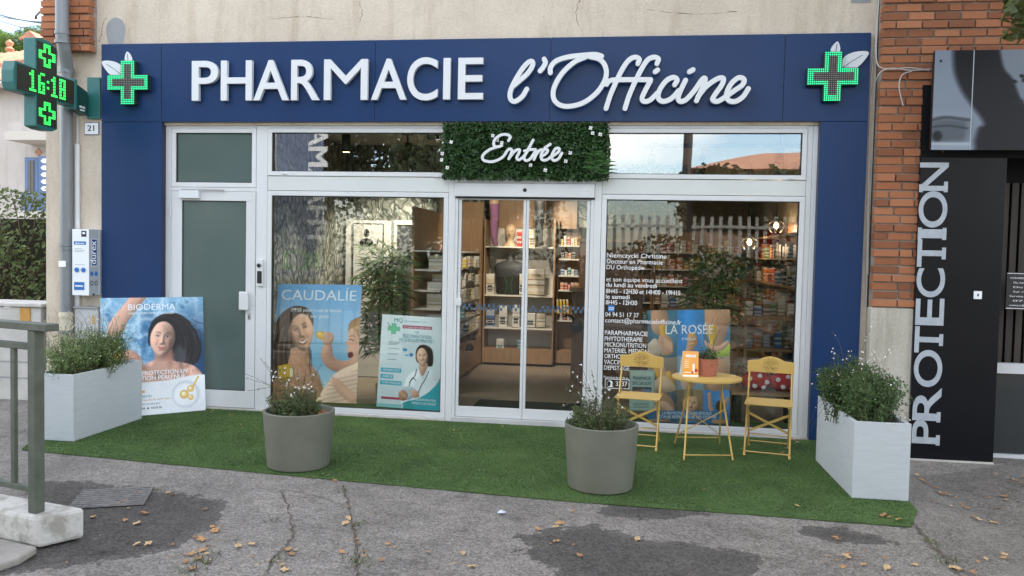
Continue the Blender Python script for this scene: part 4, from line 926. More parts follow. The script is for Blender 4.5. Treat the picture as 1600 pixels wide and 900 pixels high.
# terracotta pot with plant, tent card
M_terra = mat('terracotta', (.42,.15,.105), .75, c2=(.48,.18,.125), nscale=8)
tpx = at(1105,585,-.80); tp = thing('terracotta_pot', (tpx.x,-.80,TH), 'small pink terracotta pot on the yellow table', 'pot')
ob('shell', MB().lathe([(.072,0),(.076,.004),(.096,.155),(.099,.158),(.092,.158),(.088,.13)],(tpx.x,-.80,TH+.0005),32), M_terra, tp, True); ob('soil', MB().lathe([(.001,.135),(.09,.132)],(tpx.x,-.80,TH),24), M_soil, tp)
shrub('potted_plant','small leafy plant in the terracotta pot on the table',tpx.x,-.80,TH+.135,.085,.06,.14,60,620, M_lf_dark, M_stem, 12, .3, 14, None, 0, (.014,.030), 7, .4)
tcx = at(1080,575,-.86); tcd = thing('tent_card', (tcx.x,-.86,TH), 'orange tent card standing on the yellow table', 'card')
cv = Canvas(60,84,'#e8a24a'); cv.grad('#eaa550','#e39a38'); cv.rect(.10,.82,.95,.84,'#fff3da'); cv.rect(.2,.14,.82,.24,'#fdf6ea'); cv.rect(.0,.93,1,1,'#fbf3e4')
cv.rect(.62,.5,.76,.80,'#e9e2d2'); cv.rect(.63,.40,.75,.5,'#c9a487'); cv.ell(.85,.76,.10,.08,'#b4342c'); cv.ell(.62,.83,.07,.05,'#c23a2c')
for k in range(5): cv.rect(.12,.34+k*.07,.42-.03*(k%2),.36+k*.07,'#fff1d2',.8)
A_, B_, T_ = at(1066.5,590.5,-.93), at(1091.5,590.5,-.93), None; wdt = (B_-A_).x
BLc = Vector((A_.x,-.915,TH+.002)); BRc = Vector((B_.x,-.905,TH+.002)); TLc = Vector((A_.x,-.865,TH+.222)); TRc = TLc+(BRc-BLc)
print_sheet('front_print', cv, BLc+Vector((0,-.0015,0)), BRc+Vector((0,-.0015,0)), TLc+Vector((0,-.0015,0)), M_print, tcd)
mb = MB(); mb.add([BLc,BRc,TRc,TLc,(A_.x-.02,-.80,TH+.002),(B_.x-.02,-.80,TH+.002)],[(0,1,2,3),(3,2,5,4)]); oo = ob('card', mb, M_vinyl, tcd)
sm_ = oo.modifiers.new('thick','SOLIDIFY'); sm_.thickness = .001
mb = text_mb('LA ROSÉE', BLc.lerp(TLc,.79)+(BRc-BLc)*.24+Vector((0,-.003,0)), BRc-BLc, TLc-BLc, (0,-1,0), .011, wdt*.54); ob('print_text', mb, mat('ink_brown', (.25,.12,.05), .6), tcd)
# ---------------------------------------------------------------- painter: relief shading for figures in the printed pictures
LGT = np.array([-.45,-.5,.74]); LGT = LGT/np.linalg.norm(LGT)
def lambert(Hm, k=1.0, light=LGT):
    gy, gx = np.gradient(Hm); n = np.stack([-gx*k, -gy*k, np.ones_like(Hm)], -1); n /= np.linalg.norm(n, axis=-1, keepdims=True); return np.clip(n@light, 0, 1)
def blur(a, r):
    r = max(1, int(r)); k = np.exp(-.5*(np.arange(-2*r, 2*r+1)/r)**2); k /= k.sum()
    a = np.apply_along_axis(lambda q: np.convolve(np.pad(q, 2*r, 'edge'), k, 'valid'), 0, a); return np.apply_along_axis(lambda q: np.convolve(np.pad(q, 2*r, 'edge'), k, 'valid'), 1, a)
def solid(cv, pts, c, rnd=5, soft=1.2, amb=.62, gain=.48, light=LGT, tex=0.0, seed=1):
    """a rounded limb or body: filled outline shaded as a pillow"""
    m = cv.mask(pts, soft); Hm = blur(m, rnd)*rnd*1.5; s = lambert(Hm, 1.0, light); col = np.array(cv.sr(c))[None, None]*(amb+gain*s[..., None])
    if tex: col = col*(1+tex*(cv.noise(22, seed, 3)-.5)[..., None])
    cv.blend(m, np.clip(col, 0, 1)); return m
def strands(cv, m, guides, cols, n, wd, seed, jit=.03):
    r = random.Random(seed); base = cv.a.copy()
    for k in range(n):
        g0, g1 = guides; t = r.random(); pts = [((1-t)*a[0]+t*b[0]+r.gauss(0, jit*.4), (1-t)*a[1]+t*b[1]+r.gauss(0, jit*.4)) for a, b in zip(g0, g1)]
        cv.line(pts, wd*r.uniform(.5, 1.4), r.choice(cols), r.uniform(.25, .7), 1.4)
    mm = m[..., None]; cv.a = base*(1-mm)+cv.a*mm
def face(cv, cx, cy, rx, ry, rot, skin, lip='#b5605a', brow='#3d2a22', smile=0.0, teeth=False, light=LGT, squint=.4, dark=.0):
    dx, dy = (cv.x-cx)*cv.asp, cv.y-cy; ca, sa = math.cos(rot), math.sin(rot); rxx = rx*cv.asp
    u, v = (dx*ca+dy*sa)/rxx, (-dx*sa+dy*ca)/ry; au = np.abs(u)
    jaw = 1-.22*np.clip(v, 0, 1)**1.5; uu = u/jaw; rr = uu*uu+v*v; m = np.clip((1-np.sqrt(rr))*ry*cv.h/1.3+.5, 0, 1)
    G = lambda a, s, b, t: np.exp(-(a/s)**2-(b/t)**2)
    Hm = np.sqrt(np.clip(1.05-rr, 0.02, 2))*.95
    Hm += .30*np.exp(-(u/.12)**2)*np.clip((v+.35)/.6, 0, 1)*np.clip((.34-v)/.12, 0, 1)+.14*G(u, .15, v-.22, .10)+.09*G(au-.17, .07, v-.26, .07)
    Hm += -.17*G(au-.37, .21, v+.10, .12)+.07*G(au-.37, .14, v+.08, .055)+.10*G(au-.52, .22, v-.18-.05*smile, .18)+.07*G(au-.36, .26, v+.30, .07)
    Hm += .07*G(u, .26, v-.50, .045)+.08*G(u, .22, v-.60, .05)+.11*G(u, .25, v-.86, .12)-.05*G(u, .2, v-.70, .04)-.05*G(au-(.36+.06*smile), .05, v-.40, .16)*(.4+smile)
    px_ = ry*cv.h; s = lambert(Hm*px_*.42, 1.0, light); base = np.array(cv.sr(skin))[None, None]*(.56-dark+.58*s[..., None])
    col = base*(1+.05*(cv.noise(30, 9, 2)-.5)[..., None]); bl = np.clip(G(au-.5, .22, v-.2, .16)*.35, 0, 1)[..., None]; col = col*(1-bl)+col*np.array([1.08, .86, .82])*bl
    cv.blend(m, np.clip(col, 0, 1))
    cu = v+.335-.9*(au-.44)**2; b_ = np.clip(1-np.abs(cu/(.042*np.clip(1.15-au*.7,.4,1))), 0, 1)*np.clip((.62-au)/.1, 0, 1)*np.clip((au-.13)/.06, 0, 1); cv.blend(b_*m*.65, brow)
    ez = v+.095+.10*(au-.37)**2*(-1 if squint > .7 else 1); eye = np.clip(1-np.abs(ez)/(.055*(1-squint*.75)), 0, 1)*np.clip((.19-np.abs(au-.37))/.05, 0, 1); cv.blend(np.clip(eye*1.5, 0, 1)*m*.75, '#d9d2ca' if squint < .6 else '#3a2a24')
    iris = np.clip((.062-np.hypot(au-.37, (v+.095)*1.0))/.02, 0, 1)*np.clip(eye*3, 0, 1); cv.blend(iris*m, '#2c1f1a')
    lash = np.clip(1-np.abs(v+.13-.16*(au-.37)**2+(.03*squint))/.026, 0, 1)*np.clip((.21-np.abs(au-.37))/.05, 0, 1); cv.blend(lash*m*.9, '#241915')
    nos = G(au-.09, .05, v-.315, .03); cv.blend(nos*m*.55, '#5a3024')
    w_ = .30+.10*smile; cl = .54-.20*smile*(au/w_)**2; op = (.10*smile if teeth else .0)*np.clip(1-(au/w_)**2, 0, 1)
    up = np.clip(1-np.abs(v-cl+.035+op*.2)/.045, 0, 1)*np.clip((w_-au)/.05, 0, 1); lo = np.clip(1-np.abs(v-cl-.05-op)/.055, 0, 1)*np.clip((w_*.85-au)/.06, 0, 1)
    cv.blend(np.clip(up*1.4, 0, 1)*m*.7, lip); cv.blend(np.clip(lo*1.4, 0, 1)*m*.7, lip)
    if teeth: t_ = np.clip((op*.55-np.abs(v-cl-op*.45))/.02, 0, 1)*np.clip((w_*.86-au)/.04, 0, 1); cv.blend(t_*m, '#f0eae2')
    else: cv.blend(np.clip(1-np.abs(v-cl)/.014, 0, 1)*np.clip((w_-au)/.05, 0, 1)*m*.8, '#6d2f2c')
    return m
def grain(cv, seed, amt=.05):
    r = np.random.default_rng(seed); cv.a = np.clip(cv.a*(1+amt*r.normal(0, 1, (cv.h, cv.w, 1))*.6)+amt*.1*r.normal(0, 1, (cv.h, cv.w, 3)), 0, 1)
    b = cv.noise(3, seed+1, 3)-.5; cv.a = np.clip(cv.a*(1+.16*b[..., None]), 0, 1)
def card_bioderma():
    cv = Canvas(210,256,'#4f86b0'); a_ = cv.noise(4,1,5); b_ = cv.noise(7,2,5); c_ = cv.noise(11,14,4); cv.grad('#7fb0cf','#2a6598')
    cv.blend(np.clip((b_-.42)*3.2,0,1)*.55,'#a9cde0'); cv.blend(np.clip((.47-c_)*5,0,1)*.6,'#1d4d7d'); w_ = np.clip(1-np.abs(a_-.5)*8,0,1)**2+.6*np.clip(1-np.abs(c_-.5)*12,0,1)**2; cv.blend(np.clip(w_*np.clip(1.25-cv.y*1.1,0,1),0,1)*.62,'#dcebf4')
    cv.ell(.88,.55,.30,.36,'#0f355c',0,.9,.85)
    solid(cv,[(.30,-.03),(.45,-.03),(.37,.07),(.27,.18),(.19,.30),(.14,.34),(.06,.31),(.075,.22),(.17,.11)],'#d9ac96',6,1.2,.6,.5,tex=.1); solid(cv,[(.14,.47),(.27,.44),(.36,.50),(.40,.62),(.34,.76),(.08,.76)],'#cfa08c',8,tex=.2)
    hm = cv.poly([(.455,.33),(.48,.21),(.60,.145),(.75,.15),(.86,.23),(.95,.36),(.965,.50),(.90,.585),(.76,.60),(.64,.53)],'#171417',3)
    strands(cv,hm,([(.50,.26),(.54,.20),(.66,.20),(.74,.36),(.72,.56)],[(.55,.18),(.74,.14),(.90,.28),(.95,.44),(.90,.58)]),['#2c2528','#453c40','#1c1618','#0a080a','#141012'],90,.005,3)
    rr_ = random.Random(12)
    for k in range(26): x_ = rr_.uniform(.72,.95); y_ = rr_.uniform(.18,.5); cv.line([(x_-.05,y_),(x_+.02,y_+.03),(x_+rr_.uniform(.03,.09),y_+rr_.uniform(.03,.14))],.006,'#14161c',rr_.uniform(.3,.8),2)
    hl = cv.poly([(.66,.52),(.73,.42),(.80,.46),(.82,.56),(.74,.60)],'#7a7e86',12,.4)
    sm = solid(cv,[(.28,.70),(.36,.60),(.47,.545),(.58,.53),(.72,.56),(.88,.60),(.97,.68),(.97,.78),(.28,.78)],'#c99a86',10,3,.6,.5); t_ = cv.noise(20,5,3); rip = np.clip(1-np.abs(t_-.5)*14,0,1); cv.shade(sm*np.clip((t_-.5)*3,-1,1),.22); cv.blend(sm*rip*.35,'#efd3c4'); n2_ = cv.noise(9,25,4); cv.shade(sm*np.clip((n2_-.5)*4,-1,1),.15)
    cv.poly([(.50,.42),(.655,.43),(.665,.52),(.72,.60),(.58,.64),(.44,.62),(.50,.54)],'#cda08c',9); cv.ell(.60,.505,.075,.035,'#97685a',-.1,.95,.75); cv.poly([(.62,.46),(.67,.46),(.68,.56),(.64,.60)],'#a5745f',9,.6)
    face(cv,.582,.355,.124,.156,.10,'#e6b9a3','#c0605e','#32231f',.35,False,np.array([-.6,-.35,.72]),.45)
    fm = cv.mask([(.60,.25),(.69,.30),(.71,.40),(.66,.48),(.60,.49),(.63,.40)],14); cv.shade(fm,-.22)
    cv.poly([(.44,.38),(.452,.27),(.52,.195),(.63,.18),(.71,.23),(.72,.33),(.69,.26),(.62,.212),(.54,.222),(.485,.28),(.462,.34),(.458,.42)],'#171417',2.5)
    cv.poly([(-.05,.725),(.3,.722),(.6,.715),(1.05,.705),(1.05,1.05),(-.05,1.05)],'#e9ecee',1.2); cv.ell(.80,.845,.14,.118,'#bcc3cc',0,.12,.6); cv.ell(.795,.85,.118,.10,'#eff1f2',0,.3)
    cv.line([(.93,.70),(.89,.76),(.86,.80)],.014,'#dfae3c',.9)
    for x,y,r in ((.85,.80,.033),(.785,.845,.043),(.85,.875,.027)): cv.ell(x,y,r,r*.85,'#cf9c34',0,.2); cv.ell(x,y,r*.78,r*.66,'#efcf7a',0,.4); cv.ell(x-.008,y-.008,r*.4,r*.34,'#fbf1d8',0,.7)
    cv.rect(.30,.788,.40,.808,'#d8ae52'); grain(cv,3,.035); return cv
def card_caudalie():
    cv = Canvas(190,252,'#7fb0d8'); cv.grad('#79b3e2','#a3cae3',hi=.5); cv.blend(np.clip((cv.y-.46)*14,0,1),'#76aecb'); cv.blend(np.clip((cv.y-.60)*4,0,1),'#93c2d8'); n_ = cv.noise(6,3,4,.3); cv.blend(np.clip((n_-.5)*3,0,1)*np.clip((cv.y-.46)*8,0,1)*.5,'#bcdcea')
    hm = cv.poly([(.0,.34),(.08,.245),(.22,.19),(.36,.205),(.44,.27),(.45,.36),(.42,.52),(.44,.66),(.42,.74),(.34,.80),(.05,.90),(-.05,.85),(-.05,.4)],'#4a382c',3); strands(cv,hm,([(.30,.20),(.10,.30),(.0,.50),(-.02,.70),(.0,.9)],[(.38,.21),(.22,.36),(.20,.56),(.26,.72),(.30,.82)]),['#7d614a','#2a1e17','#5e4636','#96785c','#1d140f'],80,.007,5)
    solid(cv,[(.20,.55),(.38,.52),(.42,.62),(.47,.70),(.56,.80),(.60,1.05),(-.05,1.05),(.0,.84),(.16,.70)],'#c4926f',12,3,.6,.5,tex=.35,seed=4); 
    for k in range(12): cv.line([(.40+.012*k,.70+.02*(k%3)),(.46+.012*k,.84),(.44+.01*k,1.0)],.004,'#8a6146',.35)
    cv.line([(.425,.54),(.44,.62),(.43,.70),(.45,.76)],.008,'#2c211a',.8); cv.line([(.44,.56),(.455,.66),(.45,.74)],.005,'#3a2c22',.7)
    face(cv,.305,.40,.152,.172,-.28,'#dba987','#a85a4c','#3a281d',1.0,True,np.array([.35,-.55,.75]),.85)
    cv.poly([(.10,.42),(.12,.29),(.21,.225),(.33,.215),(.41,.26),(.44,.33),(.38,.27),(.29,.255),(.21,.30),(.165,.38),(.15,.48)],'#4a382c',3); 
    solid(cv,[(.60,.49),(.66,.48),(.69,.55),(.71,.61),(.80,.645),(.94,.64),(.96,.73),(.80,.745),(.66,.715),(.58,.65),(.56,.57)],'#d29c7e',6,1.3,.58,.5); solid(cv,[(.56,.455),(.60,.41),(.66,.405),(.70,.44),(.69,.49),(.64,.52),(.58,.50)],'#dba789',4)
    cv.ell(.552,.435,.062,.034,'#d99a1c',.35,.25); cv.ell(.545,.43,.05,.024,'#f0be3a',.35,.7); cv.ell(.53,.42,.02,.009,'#fbe39a',.35,.9)
    for k in range(4): solid(cv,[(.605+.02*k,.408+.013*k),(.625+.02*k,.415+.013*k),(.59+.018*k,.452+.014*k),(.575+.018*k,.44+.014*k)],'#e0b093',2)
    solid(cv,[(.865,.40),(.885,.335),(.95,.30),(1.08,.30),(1.08,.72),(.94,.72),(.89,.655),(.895,.62),(.865,.60),(.872,.575),(.85,.555),(.872,.53),(.84,.50),(.866,.46)],'#d9a789',9,1.3,.6,.5); hm = cv.poly([(.865,.40),(.87,.34),(.92,.295),(1.08,.27),(1.08,.50),(1.0,.46),(.95,.385),(.90,.37)],'#a37a50',3); strands(cv,hm,([(.88,.38),(.92,.33),(1.0,.30)],[(.96,.40),(1.0,.42),(1.06,.46)]),['#c79b6a','#7a5736','#dcb787'],40,.006,8)
    cv.ell(.905,.592,.032,.026,'#5a1f1e',.3,.4); cv.line([(.885,.468),(.905,.462),(.93,.472)],.008,'#3f281e',.9); cv.line([(.88,.44),(.915,.43),(.945,.44)],.008,'#8a6444',.7); cv.ell(.95,.53,.04,.035,'#e8a890',0,.9,.6)
    solid(cv,[(.72,.76),(.80,.72),(.95,.67),(1.08,.65),(1.08,1.08),(.52,1.08),(.58,.92)],'#e3c2a6',12,3,.5,.65); cv.shade(cv.mask([(.72,.80),(1.08,.72),(1.08,1.08),(.58,1.08)],4)*np.clip(np.sin(cv.y*170+cv.x*30)*.6+.2,0,1),-.14)
    solid(cv,[(.70,.78),(.78,.80),(.88,.86),(1.0,.94),(.96,1.0),(.82,.94),(.72,.86)],'#dfae92',6)
    for k in range(4): solid(cv,[(.74,.795+.014*k),(.77,.815+.014*k),(.68-.006*k,.755+.034*k),(.652,.742+.036*k)],'#e4b497',3)
    solid(cv,[(.06,.70),(.20,.69),(.21,.80),(.07,.81)],'#e3b92e',4); cv.rect(.20,.72,.235,.79,'#f0e6bd'); grain(cv,5,.035); return cv
def doctor(cv):
    hm = cv.poly([(.575,.45),(.575,.37),(.63,.312),(.73,.308),(.82,.35),(.85,.45),(.82,.53),(.62,.50)],'#241a18',2); strands(cv,hm,([(.68,.31),(.60,.36),(.58,.46)],[(.72,.31),(.83,.38),(.84,.52)]),['#4a3630','#120c0b','#5d463c'],30,.006,6)
    solid(cv,[(.44,.68),(.54,.60),(.65,.565),(.79,.565),(.91,.605),(1.0,.71),(1.05,.92),(.42,.98)],'#e9eef0',10,2,.62,.5); solid(cv,[(.63,.49),(.76,.50),(.755,.56),(.70,.64),(.64,.575)],'#d8a78b',5)
    cv.line([(.635,.565),(.66,.62),(.70,.66)],.012,'#cfd8dc',.9); cv.line([(.765,.565),(.74,.62),(.71,.66)],.012,'#c3ccd1',.9)
    face(cv,.675,.435,.088,.098,-.12,'#e6bd9f','#b05a50','#33231d',.9,True,LGT,.5)
    cv.line([(.60,.57),(.58,.64),(.52,.70),(.50,.76)],.009,'#3f4a54'); cv.line([(.79,.58),(.75,.66),(.69,.74),(.65,.82)],.009,'#3f4a54'); cv.line([(.50,.72),(.545,.665),(.60,.69)],.007,'#3f4a54')
    solid(cv,[(.32,.80),(.50,.755),(.63,.815),(.51,.90),(.38,.885)],'#c2c9cd',3); solid(cv,[(.34,.84),(.41,.80),(.49,.85),(.45,.91),(.36,.905)],'#b98468',4)
    for k in range(3): solid(cv,[(.37+.03*k,.82+.008*k),(.39+.03*k,.825+.008*k),(.42+.03*k,.87+.008*k),(.40+.03*k,.875+.008*k)],'#cf9f82',2)
    solid(cv,[(.52,.80),(.62,.795),(.67,.855),(.58,.875)],'#dbab8e',4)
def card_rosee():
    cv = Canvas(180,244,'#3f7fae'); cv.grad('#4f93c6','#3a78a6'); R9 = [(0,0,.36,.42,'#4a7c92'),(.36,0,.68,.40,'#3d8ccc'),(.68,0,1,.40,'#4583a6'),(0,.42,.36,.72,'#8f7e6c'),(.36,.40,.68,.70,'#86abbe'),(.68,.40,1,.70,'#a08d7a'),(0,.72,.36,.98,'#566774'),(.36,.70,.68,.98,'#84715f'),(.68,.70,1,.98,'#4a84bd')]
    for i,(x0,y0,x1,y1,c) in enumerate(R9):
        cv.rect(x0,y0,x1,y1,c); m = ((cv.x>=x0)&(cv.x<=x1)&(cv.y>=y0)&(cv.y<=y1))*1.0; cv.shade(m*(cv.noise(5,20+i,4)-.5)*1.2,.5); cv.shade(m*np.clip((cv.y-y0)/(y1-y0),0,1),-.18)
    sk = '#c99b7c'
    solid(cv,[(.04,.0),(.22,.0),(.25,.10),(.21,.20),(.13,.22),(.05,.16)],sk,9,2); solid(cv,[(.14,.14),(.21,.13),(.24,.25),(.17,.26)],'#dba83c',4); solid(cv,[(.14,.23),(.24,.22),(.31,.29),(.30,.38),(.18,.40),(.12,.32)],'#c0906f',6); 
    for k in range(4): solid(cv,[(.20+.025*k,.25+.012*k),(.225+.025*k,.25+.012*k),(.235+.024*k,.33+.01*k),(.21+.024*k,.33+.01*k)],'#d0a283',3)
    solid(cv,[(.0,.30),(.10,.25),(.18,.35),(.10,.42),(.0,.42)],'#d2bea6',6)
    solid(cv,[(.44,.41),(.48,.31),(.49,.22),(.53,.20),(.59,.22),(.61,.29),(.56,.35),(.54,.41)],sk,5); solid(cv,[(.515,.215),(.575,.20),(.59,.295),(.53,.31)],'#d69f2f',4)
    for k in range(3): solid(cv,[(.50,.235+.03*k),(.57,.225+.03*k),(.575,.245+.03*k),(.50,.258+.03*k)],'#d2a384',2)
    solid(cv,[(.69,-.02),(1.0,-.02),(.99,.12),(.92,.28),(.86,.33),(.72,.22)],'#c79876',12,2); solid(cv,[(.73,.15),(.83,.14),(.82,.33),(.765,.34)],'#e0b23f',5); solid(cv,[(.78,.345),(1.02,.30),(1.0,.40),(.80,.41)],'#a8bf4a',5); solid(cv,[(.68,.26),(.76,.30),(.86,.32),(.96,.27),(.98,.31),(.86,.37),(.74,.35)],'#d2a182',5)
    for k in range(3): solid(cv,[(.04+.09*k,.45+.05*k),(.10+.09*k,.44+.05*k),(.20+.06*k,.58+.03*k),(.13+.06*k,.61+.03*k)],('#dba53a','#c89a78','#d9a845')[k],5)
    solid(cv,[(.02,.66),(.2,.58),(.35,.70),(.1,.73)],'#d6b898',7); solid(cv,[(.40,.44),(.58,.42),(.63,.55),(.56,.68),(.42,.68)],'#cba78b',10,3); solid(cv,[(.72,.44),(.97,.46),(.93,.68),(.74,.69)],'#b98d6a',10,3)
    solid(cv,[(.03,.78),(.12,.73),(.24,.74),(.33,.84),(.27,.98),(.03,.98)],'#b88f72',8,2); solid(cv,[(.06,.86),(.20,.80),(.33,.88),(.30,.92),(.18,.87),(.08,.91)],'#d3ae92',5)
    face(cv,.53,.83,.10,.095,.15,'#cfa283','#a8685a','#6b5640',.3); hm = cv.poly([(.42,.80),(.45,.71),(.56,.69),(.65,.74),(.65,.82),(.60,.765),(.50,.765)],'#8f7b5a',3); strands(cv,hm,([(.45,.72),(.43,.80)],[(.60,.70),(.65,.80)]),['#b09a74','#65543a'],24,.006,4)
    solid(cv,[(.73,.73),(.77,.73),(.79,.85),(.84,.90),(.93,.80),(.97,.76),(.99,.79),(.90,.92),(.82,.96),(.75,.88)],'#bd8f6e',5); cv.ell(.875,.845,.045,.05,'#3f3129',0,.4); solid(cv,[(.82,.90),(.94,.88),(.98,.99),(.79,.99)],'#bd8f6e',6)
    cv.rect(0,.885,.985,.965,'#2f6fa0',.9); grain(cv,9,.035); return cv
# ---------------------------------------------------------------- printed pictures
def bilerp(BL, BR, TL): return lambda x, y: BL+(BR-BL)*x+(TL-BL)*(1-y)          # x right, y down, 0..1
INK_W = mat('ink_white', (.84,.86,.87), .45); INK_D = mat('ink_dark', (.04,.06,.08), .5); INK_T = mat('ink_teal', (.02,.30,.34), .5); INK_R = mat('ink_red', (.42,.03,.10), .5); INK_G = mat('ink_grey', (.16,.18,.2), .5); INK_O = mat('ink_ochre', (.55,.33,.08), .5)
def put_text(par, f, s, x, y, cap, w, m, bold=0.0, lift=.0015):
    """s with its left baseline at sheet position (x, y); cap and w as fractions of the sheet"""
    o = f(x, y); ax = f(x+1, y)-o; ay = f(x, y-1)-o; n = ax.cross(ay).normalized()
    mb = text_mb(s, o+n*lift, ax, ay, n, cap*ay.length, w*ax.length if w else None, bold); return ob('print_text', mb, m, par)
def board(t, BL, BR, TL, th, m):
    n = (BR-BL).cross(TL-BL).normalized(); mb = MB(); q = [BL,BR,BR+TL-BL,TL]; mb.add([p-n*.0006 for p in q]+[p-n*th for p in q], [(0,1,2,3),(7,6,5,4),(0,4,5,1),(1,5,6,2),(2,6,7,3),(3,7,4,0)]); return ob('board', mb, m, t)
# 1: woman floating in water (leaning outside)
cv = card_bioderma()
pb = thing('leaning_poster', (-4.7,-.4,.01), 'poster of a dark haired woman in blue water leaning outside by the side door', 'poster')
BL = gd(160,655,.014); BR = gd(323.5,640,.014); BR.y -= .03
back = Vector((-(BR-BL).y, (BR-BL).x, 0)).normalized()
def lean_top(B, uv, la):
    up = Vector((0,0,math.cos(la)))+back*math.sin(la); best = None
    for k in range(600):
        h_ = .8+k*.001; q = B+up*h_; d = np.array(q)-CAM; v_ = 450-FPX*(d@_u)/(d@_f)
        if best is None or abs(v_-uv) < best[0]: best = (abs(v_-uv), q)
    return best[1]
TL = lean_top(BL,469,rad(7)); TR = lean_top(BR,461,rad(7)); hh_ = ((TL-BL).length+(TR-BR).length)/2; TL = BL+(TL-BL).normalized()*hh_
print_sheet('print', cv, BL, BR, TL, M_print, pb); board(pb, BL, BR, TL, .010, M_vinyl); f = bilerp(BL,BR,TL)
put_text(pb,f,'BIODERMA',.255,.105,.050,.46,INK_W,.004); put_text(pb,f,'LABORATOIRE DERMATOLOGIQUE',.262,.142,.017,.44,INK_W)
put_text(pb,f,'HAUTE PROTECTION UV',.17,.662,.036,.66,INK_W,.02); put_text(pb,f,'SENSATION PEAU NUE',.20,.705,.036,.60,INK_W,.02)
put_text(pb,f,'Photoderm',.24,.85,.026,.22,INK_T); put_text(pb,f,'AQUAFLUIDE SPF 50+',.24,.878,.014,.42,INK_O); put_text(pb,f,'PEAUX SENSIBLES',.22,.912,.012,.32,INK_G); put_text(pb,f,'BIODERMA & VOUS',.20,.95,.017,.36,INK_D,.02)
# 2: laughing woman and child against blue sky
cv = card_caudalie()
pc = thing('window_poster', (-3.2,.2,.06), 'blue sun care poster of laughing woman and child inside the left window', 'poster')
BL, BR, TL = at(421,627,.2), at(556.5,630.5,.2), at(434.5,443.5,.2); BL.x = TL.x-.05; TL.y += .12; TL.z += .0
TL = at(434,443.5,.32); BLn = at(424.5,626,.2)
print_sheet('print', cv, BLn, BR, TL, M_print, pc); board(pc, BLn, BR, TL, .006, M_vinyl); f = bilerp(BLn,BR,TL)
put_text(pc,f,'CAUDALÍE',.055,.135,.085,.89,INK_W,-.004); put_text(pc,f,'SPF50 pour toute la famille.',.17,.235,.030,.62,INK_W); put_text(pc,f,'En 1 seul geste.',.30,.285,.030,.34,INK_W)
# 3: teleconsultation poster with doctor
cv = Canvas(130,200,'#dfe7e8'); cv.grad('#e2eaea','#cfdcde'); cv.rect(.34,.105,.80,.14,'#b0304e')
cv.rect(.16,.09,.24,.21,'#6fbf95'); cv.rect(.10,.125,.30,.175,'#6fbf95'); cv.line([(.10,.09),(.15,.14)],.010,'#8a8f93')
for k,(x,y) in enumerate(((.13,.29),(.13,.305),(.13,.32),(.13,.36),(.13,.42),(.13,.48))): cv.rect(x,y,x+.18-.02*(k%3),y+.007,'#55606a')
cv.rect(.36,.355,.43,.385,'#3f9fc4'); cv.rect(.40,.42,.46,.435,'#58b5d0'); cv.ell(.50,.42,.03,.02,'#4b7fae',0,.3)
for y,x in ((.575,.36),(.645,.24),(.71,.38)): cv.rect(.04,y,x,y+.045,'#3fb0c6')
doctor(cv)
cv.poly([(.36,1.05),(.42,.94),(.62,.89),(.80,.81),(.93,.71),(1.05,.58),(1.05,1.05)],'#35a3af',1.5); cv.poly([(.40,1.05),(.44,.95),(.56,.91),(.60,1.05)],'#2d8f86',3,.6); cv.rect(.07,.885,.36,.91,'#b0304e'); cv.rect(0,.955,.42,1,'#cfd9d8'); cv.rect(.0,.96,.40,1,'#3aa8a4',.5)
grain(cv,7,.02)
pm = thing('window_poster', (-2.3,.12,.06), 'white teleconsultation poster with a smiling doctor inside the left window', 'poster')
BL, BR, TL = at(588,635,.11), at(686.5,642.5,.11), at(597.5,491,.19)
print_sheet('print', cv, BL, BR, TL, M_print, pm); board(pm, BL, BR, TL, .006, M_vinyl); f = bilerp(BL,BR,TL)
put_text(pm,f,'MQ',.20,.075,.042,.13,INK_T,.02); put_text(pm,f,'MEDECINDIRECT.COM',.36,.068,.014,.36,INK_T); put_text(pm,f,'LA',.55,.185,.030,.05,INK_T,.01); put_text(pm,f,'TÉLÉCONSULTATION',.34,.235,.034,.46,INK_T,.01); put_text(pm,f,'EN QUELQUES MINUTES !',.30,.28,.034,.54,INK_T,.01)
put_text(pm,f,'ICI ! SANS RDV CHEZ NOUS',.36,.133,.020,.42,INK_W,.01); put_text(pm,f,'LA SANTÉ POUR TOUS,',.62,.905,.024,.32,INK_W,.01); put_text(pm,f,'PARTOUT, À TOUT INSTANT',.56,.945,.024,.38,INK_W,.01)
put_text(pm,f,'ADRESSEZ-VOUS',.07,.608,.022,.26,INK_W,.01); put_text(pm,f,'AUPRÈS DE',.07,.678,.022,.15,INK_W,.01); put_text(pm,f,'VOTRE PHARMACIEN',.07,.744,.022,.29,INK_W,.01)
# 4: nine picture sun cream poster in the right window
cv = card_rosee()
pr = thing('window_poster', (.8,.15,.06), 'sun cream poster of nine small holiday pictures inside the right window', 'poster')
BL, BR, TL = at(1012,661,.14), at(1140,662,.14), at(1012,485,.14)
print_sheet('print', cv, BL, BR, TL, M_print, pr); board(pr, BL, BR, TL, .006, M_vinyl); f = bilerp(BL,BR,TL)
put_text(pr,f,'LA ROSÉE',.22,.21,.078,.58,INK_W); put_text(pr,f,'PARIS',.42,.265,.022,.17,INK_W); put_text(pr,f,'LA PROTECTION SOLAIRE EFFICACE',.18,.922,.024,.60,INK_W); put_text(pr,f,'ET PLUS RESPECTUEUSE DES OCÉANS',.14,.955,.024,.70,INK_W)
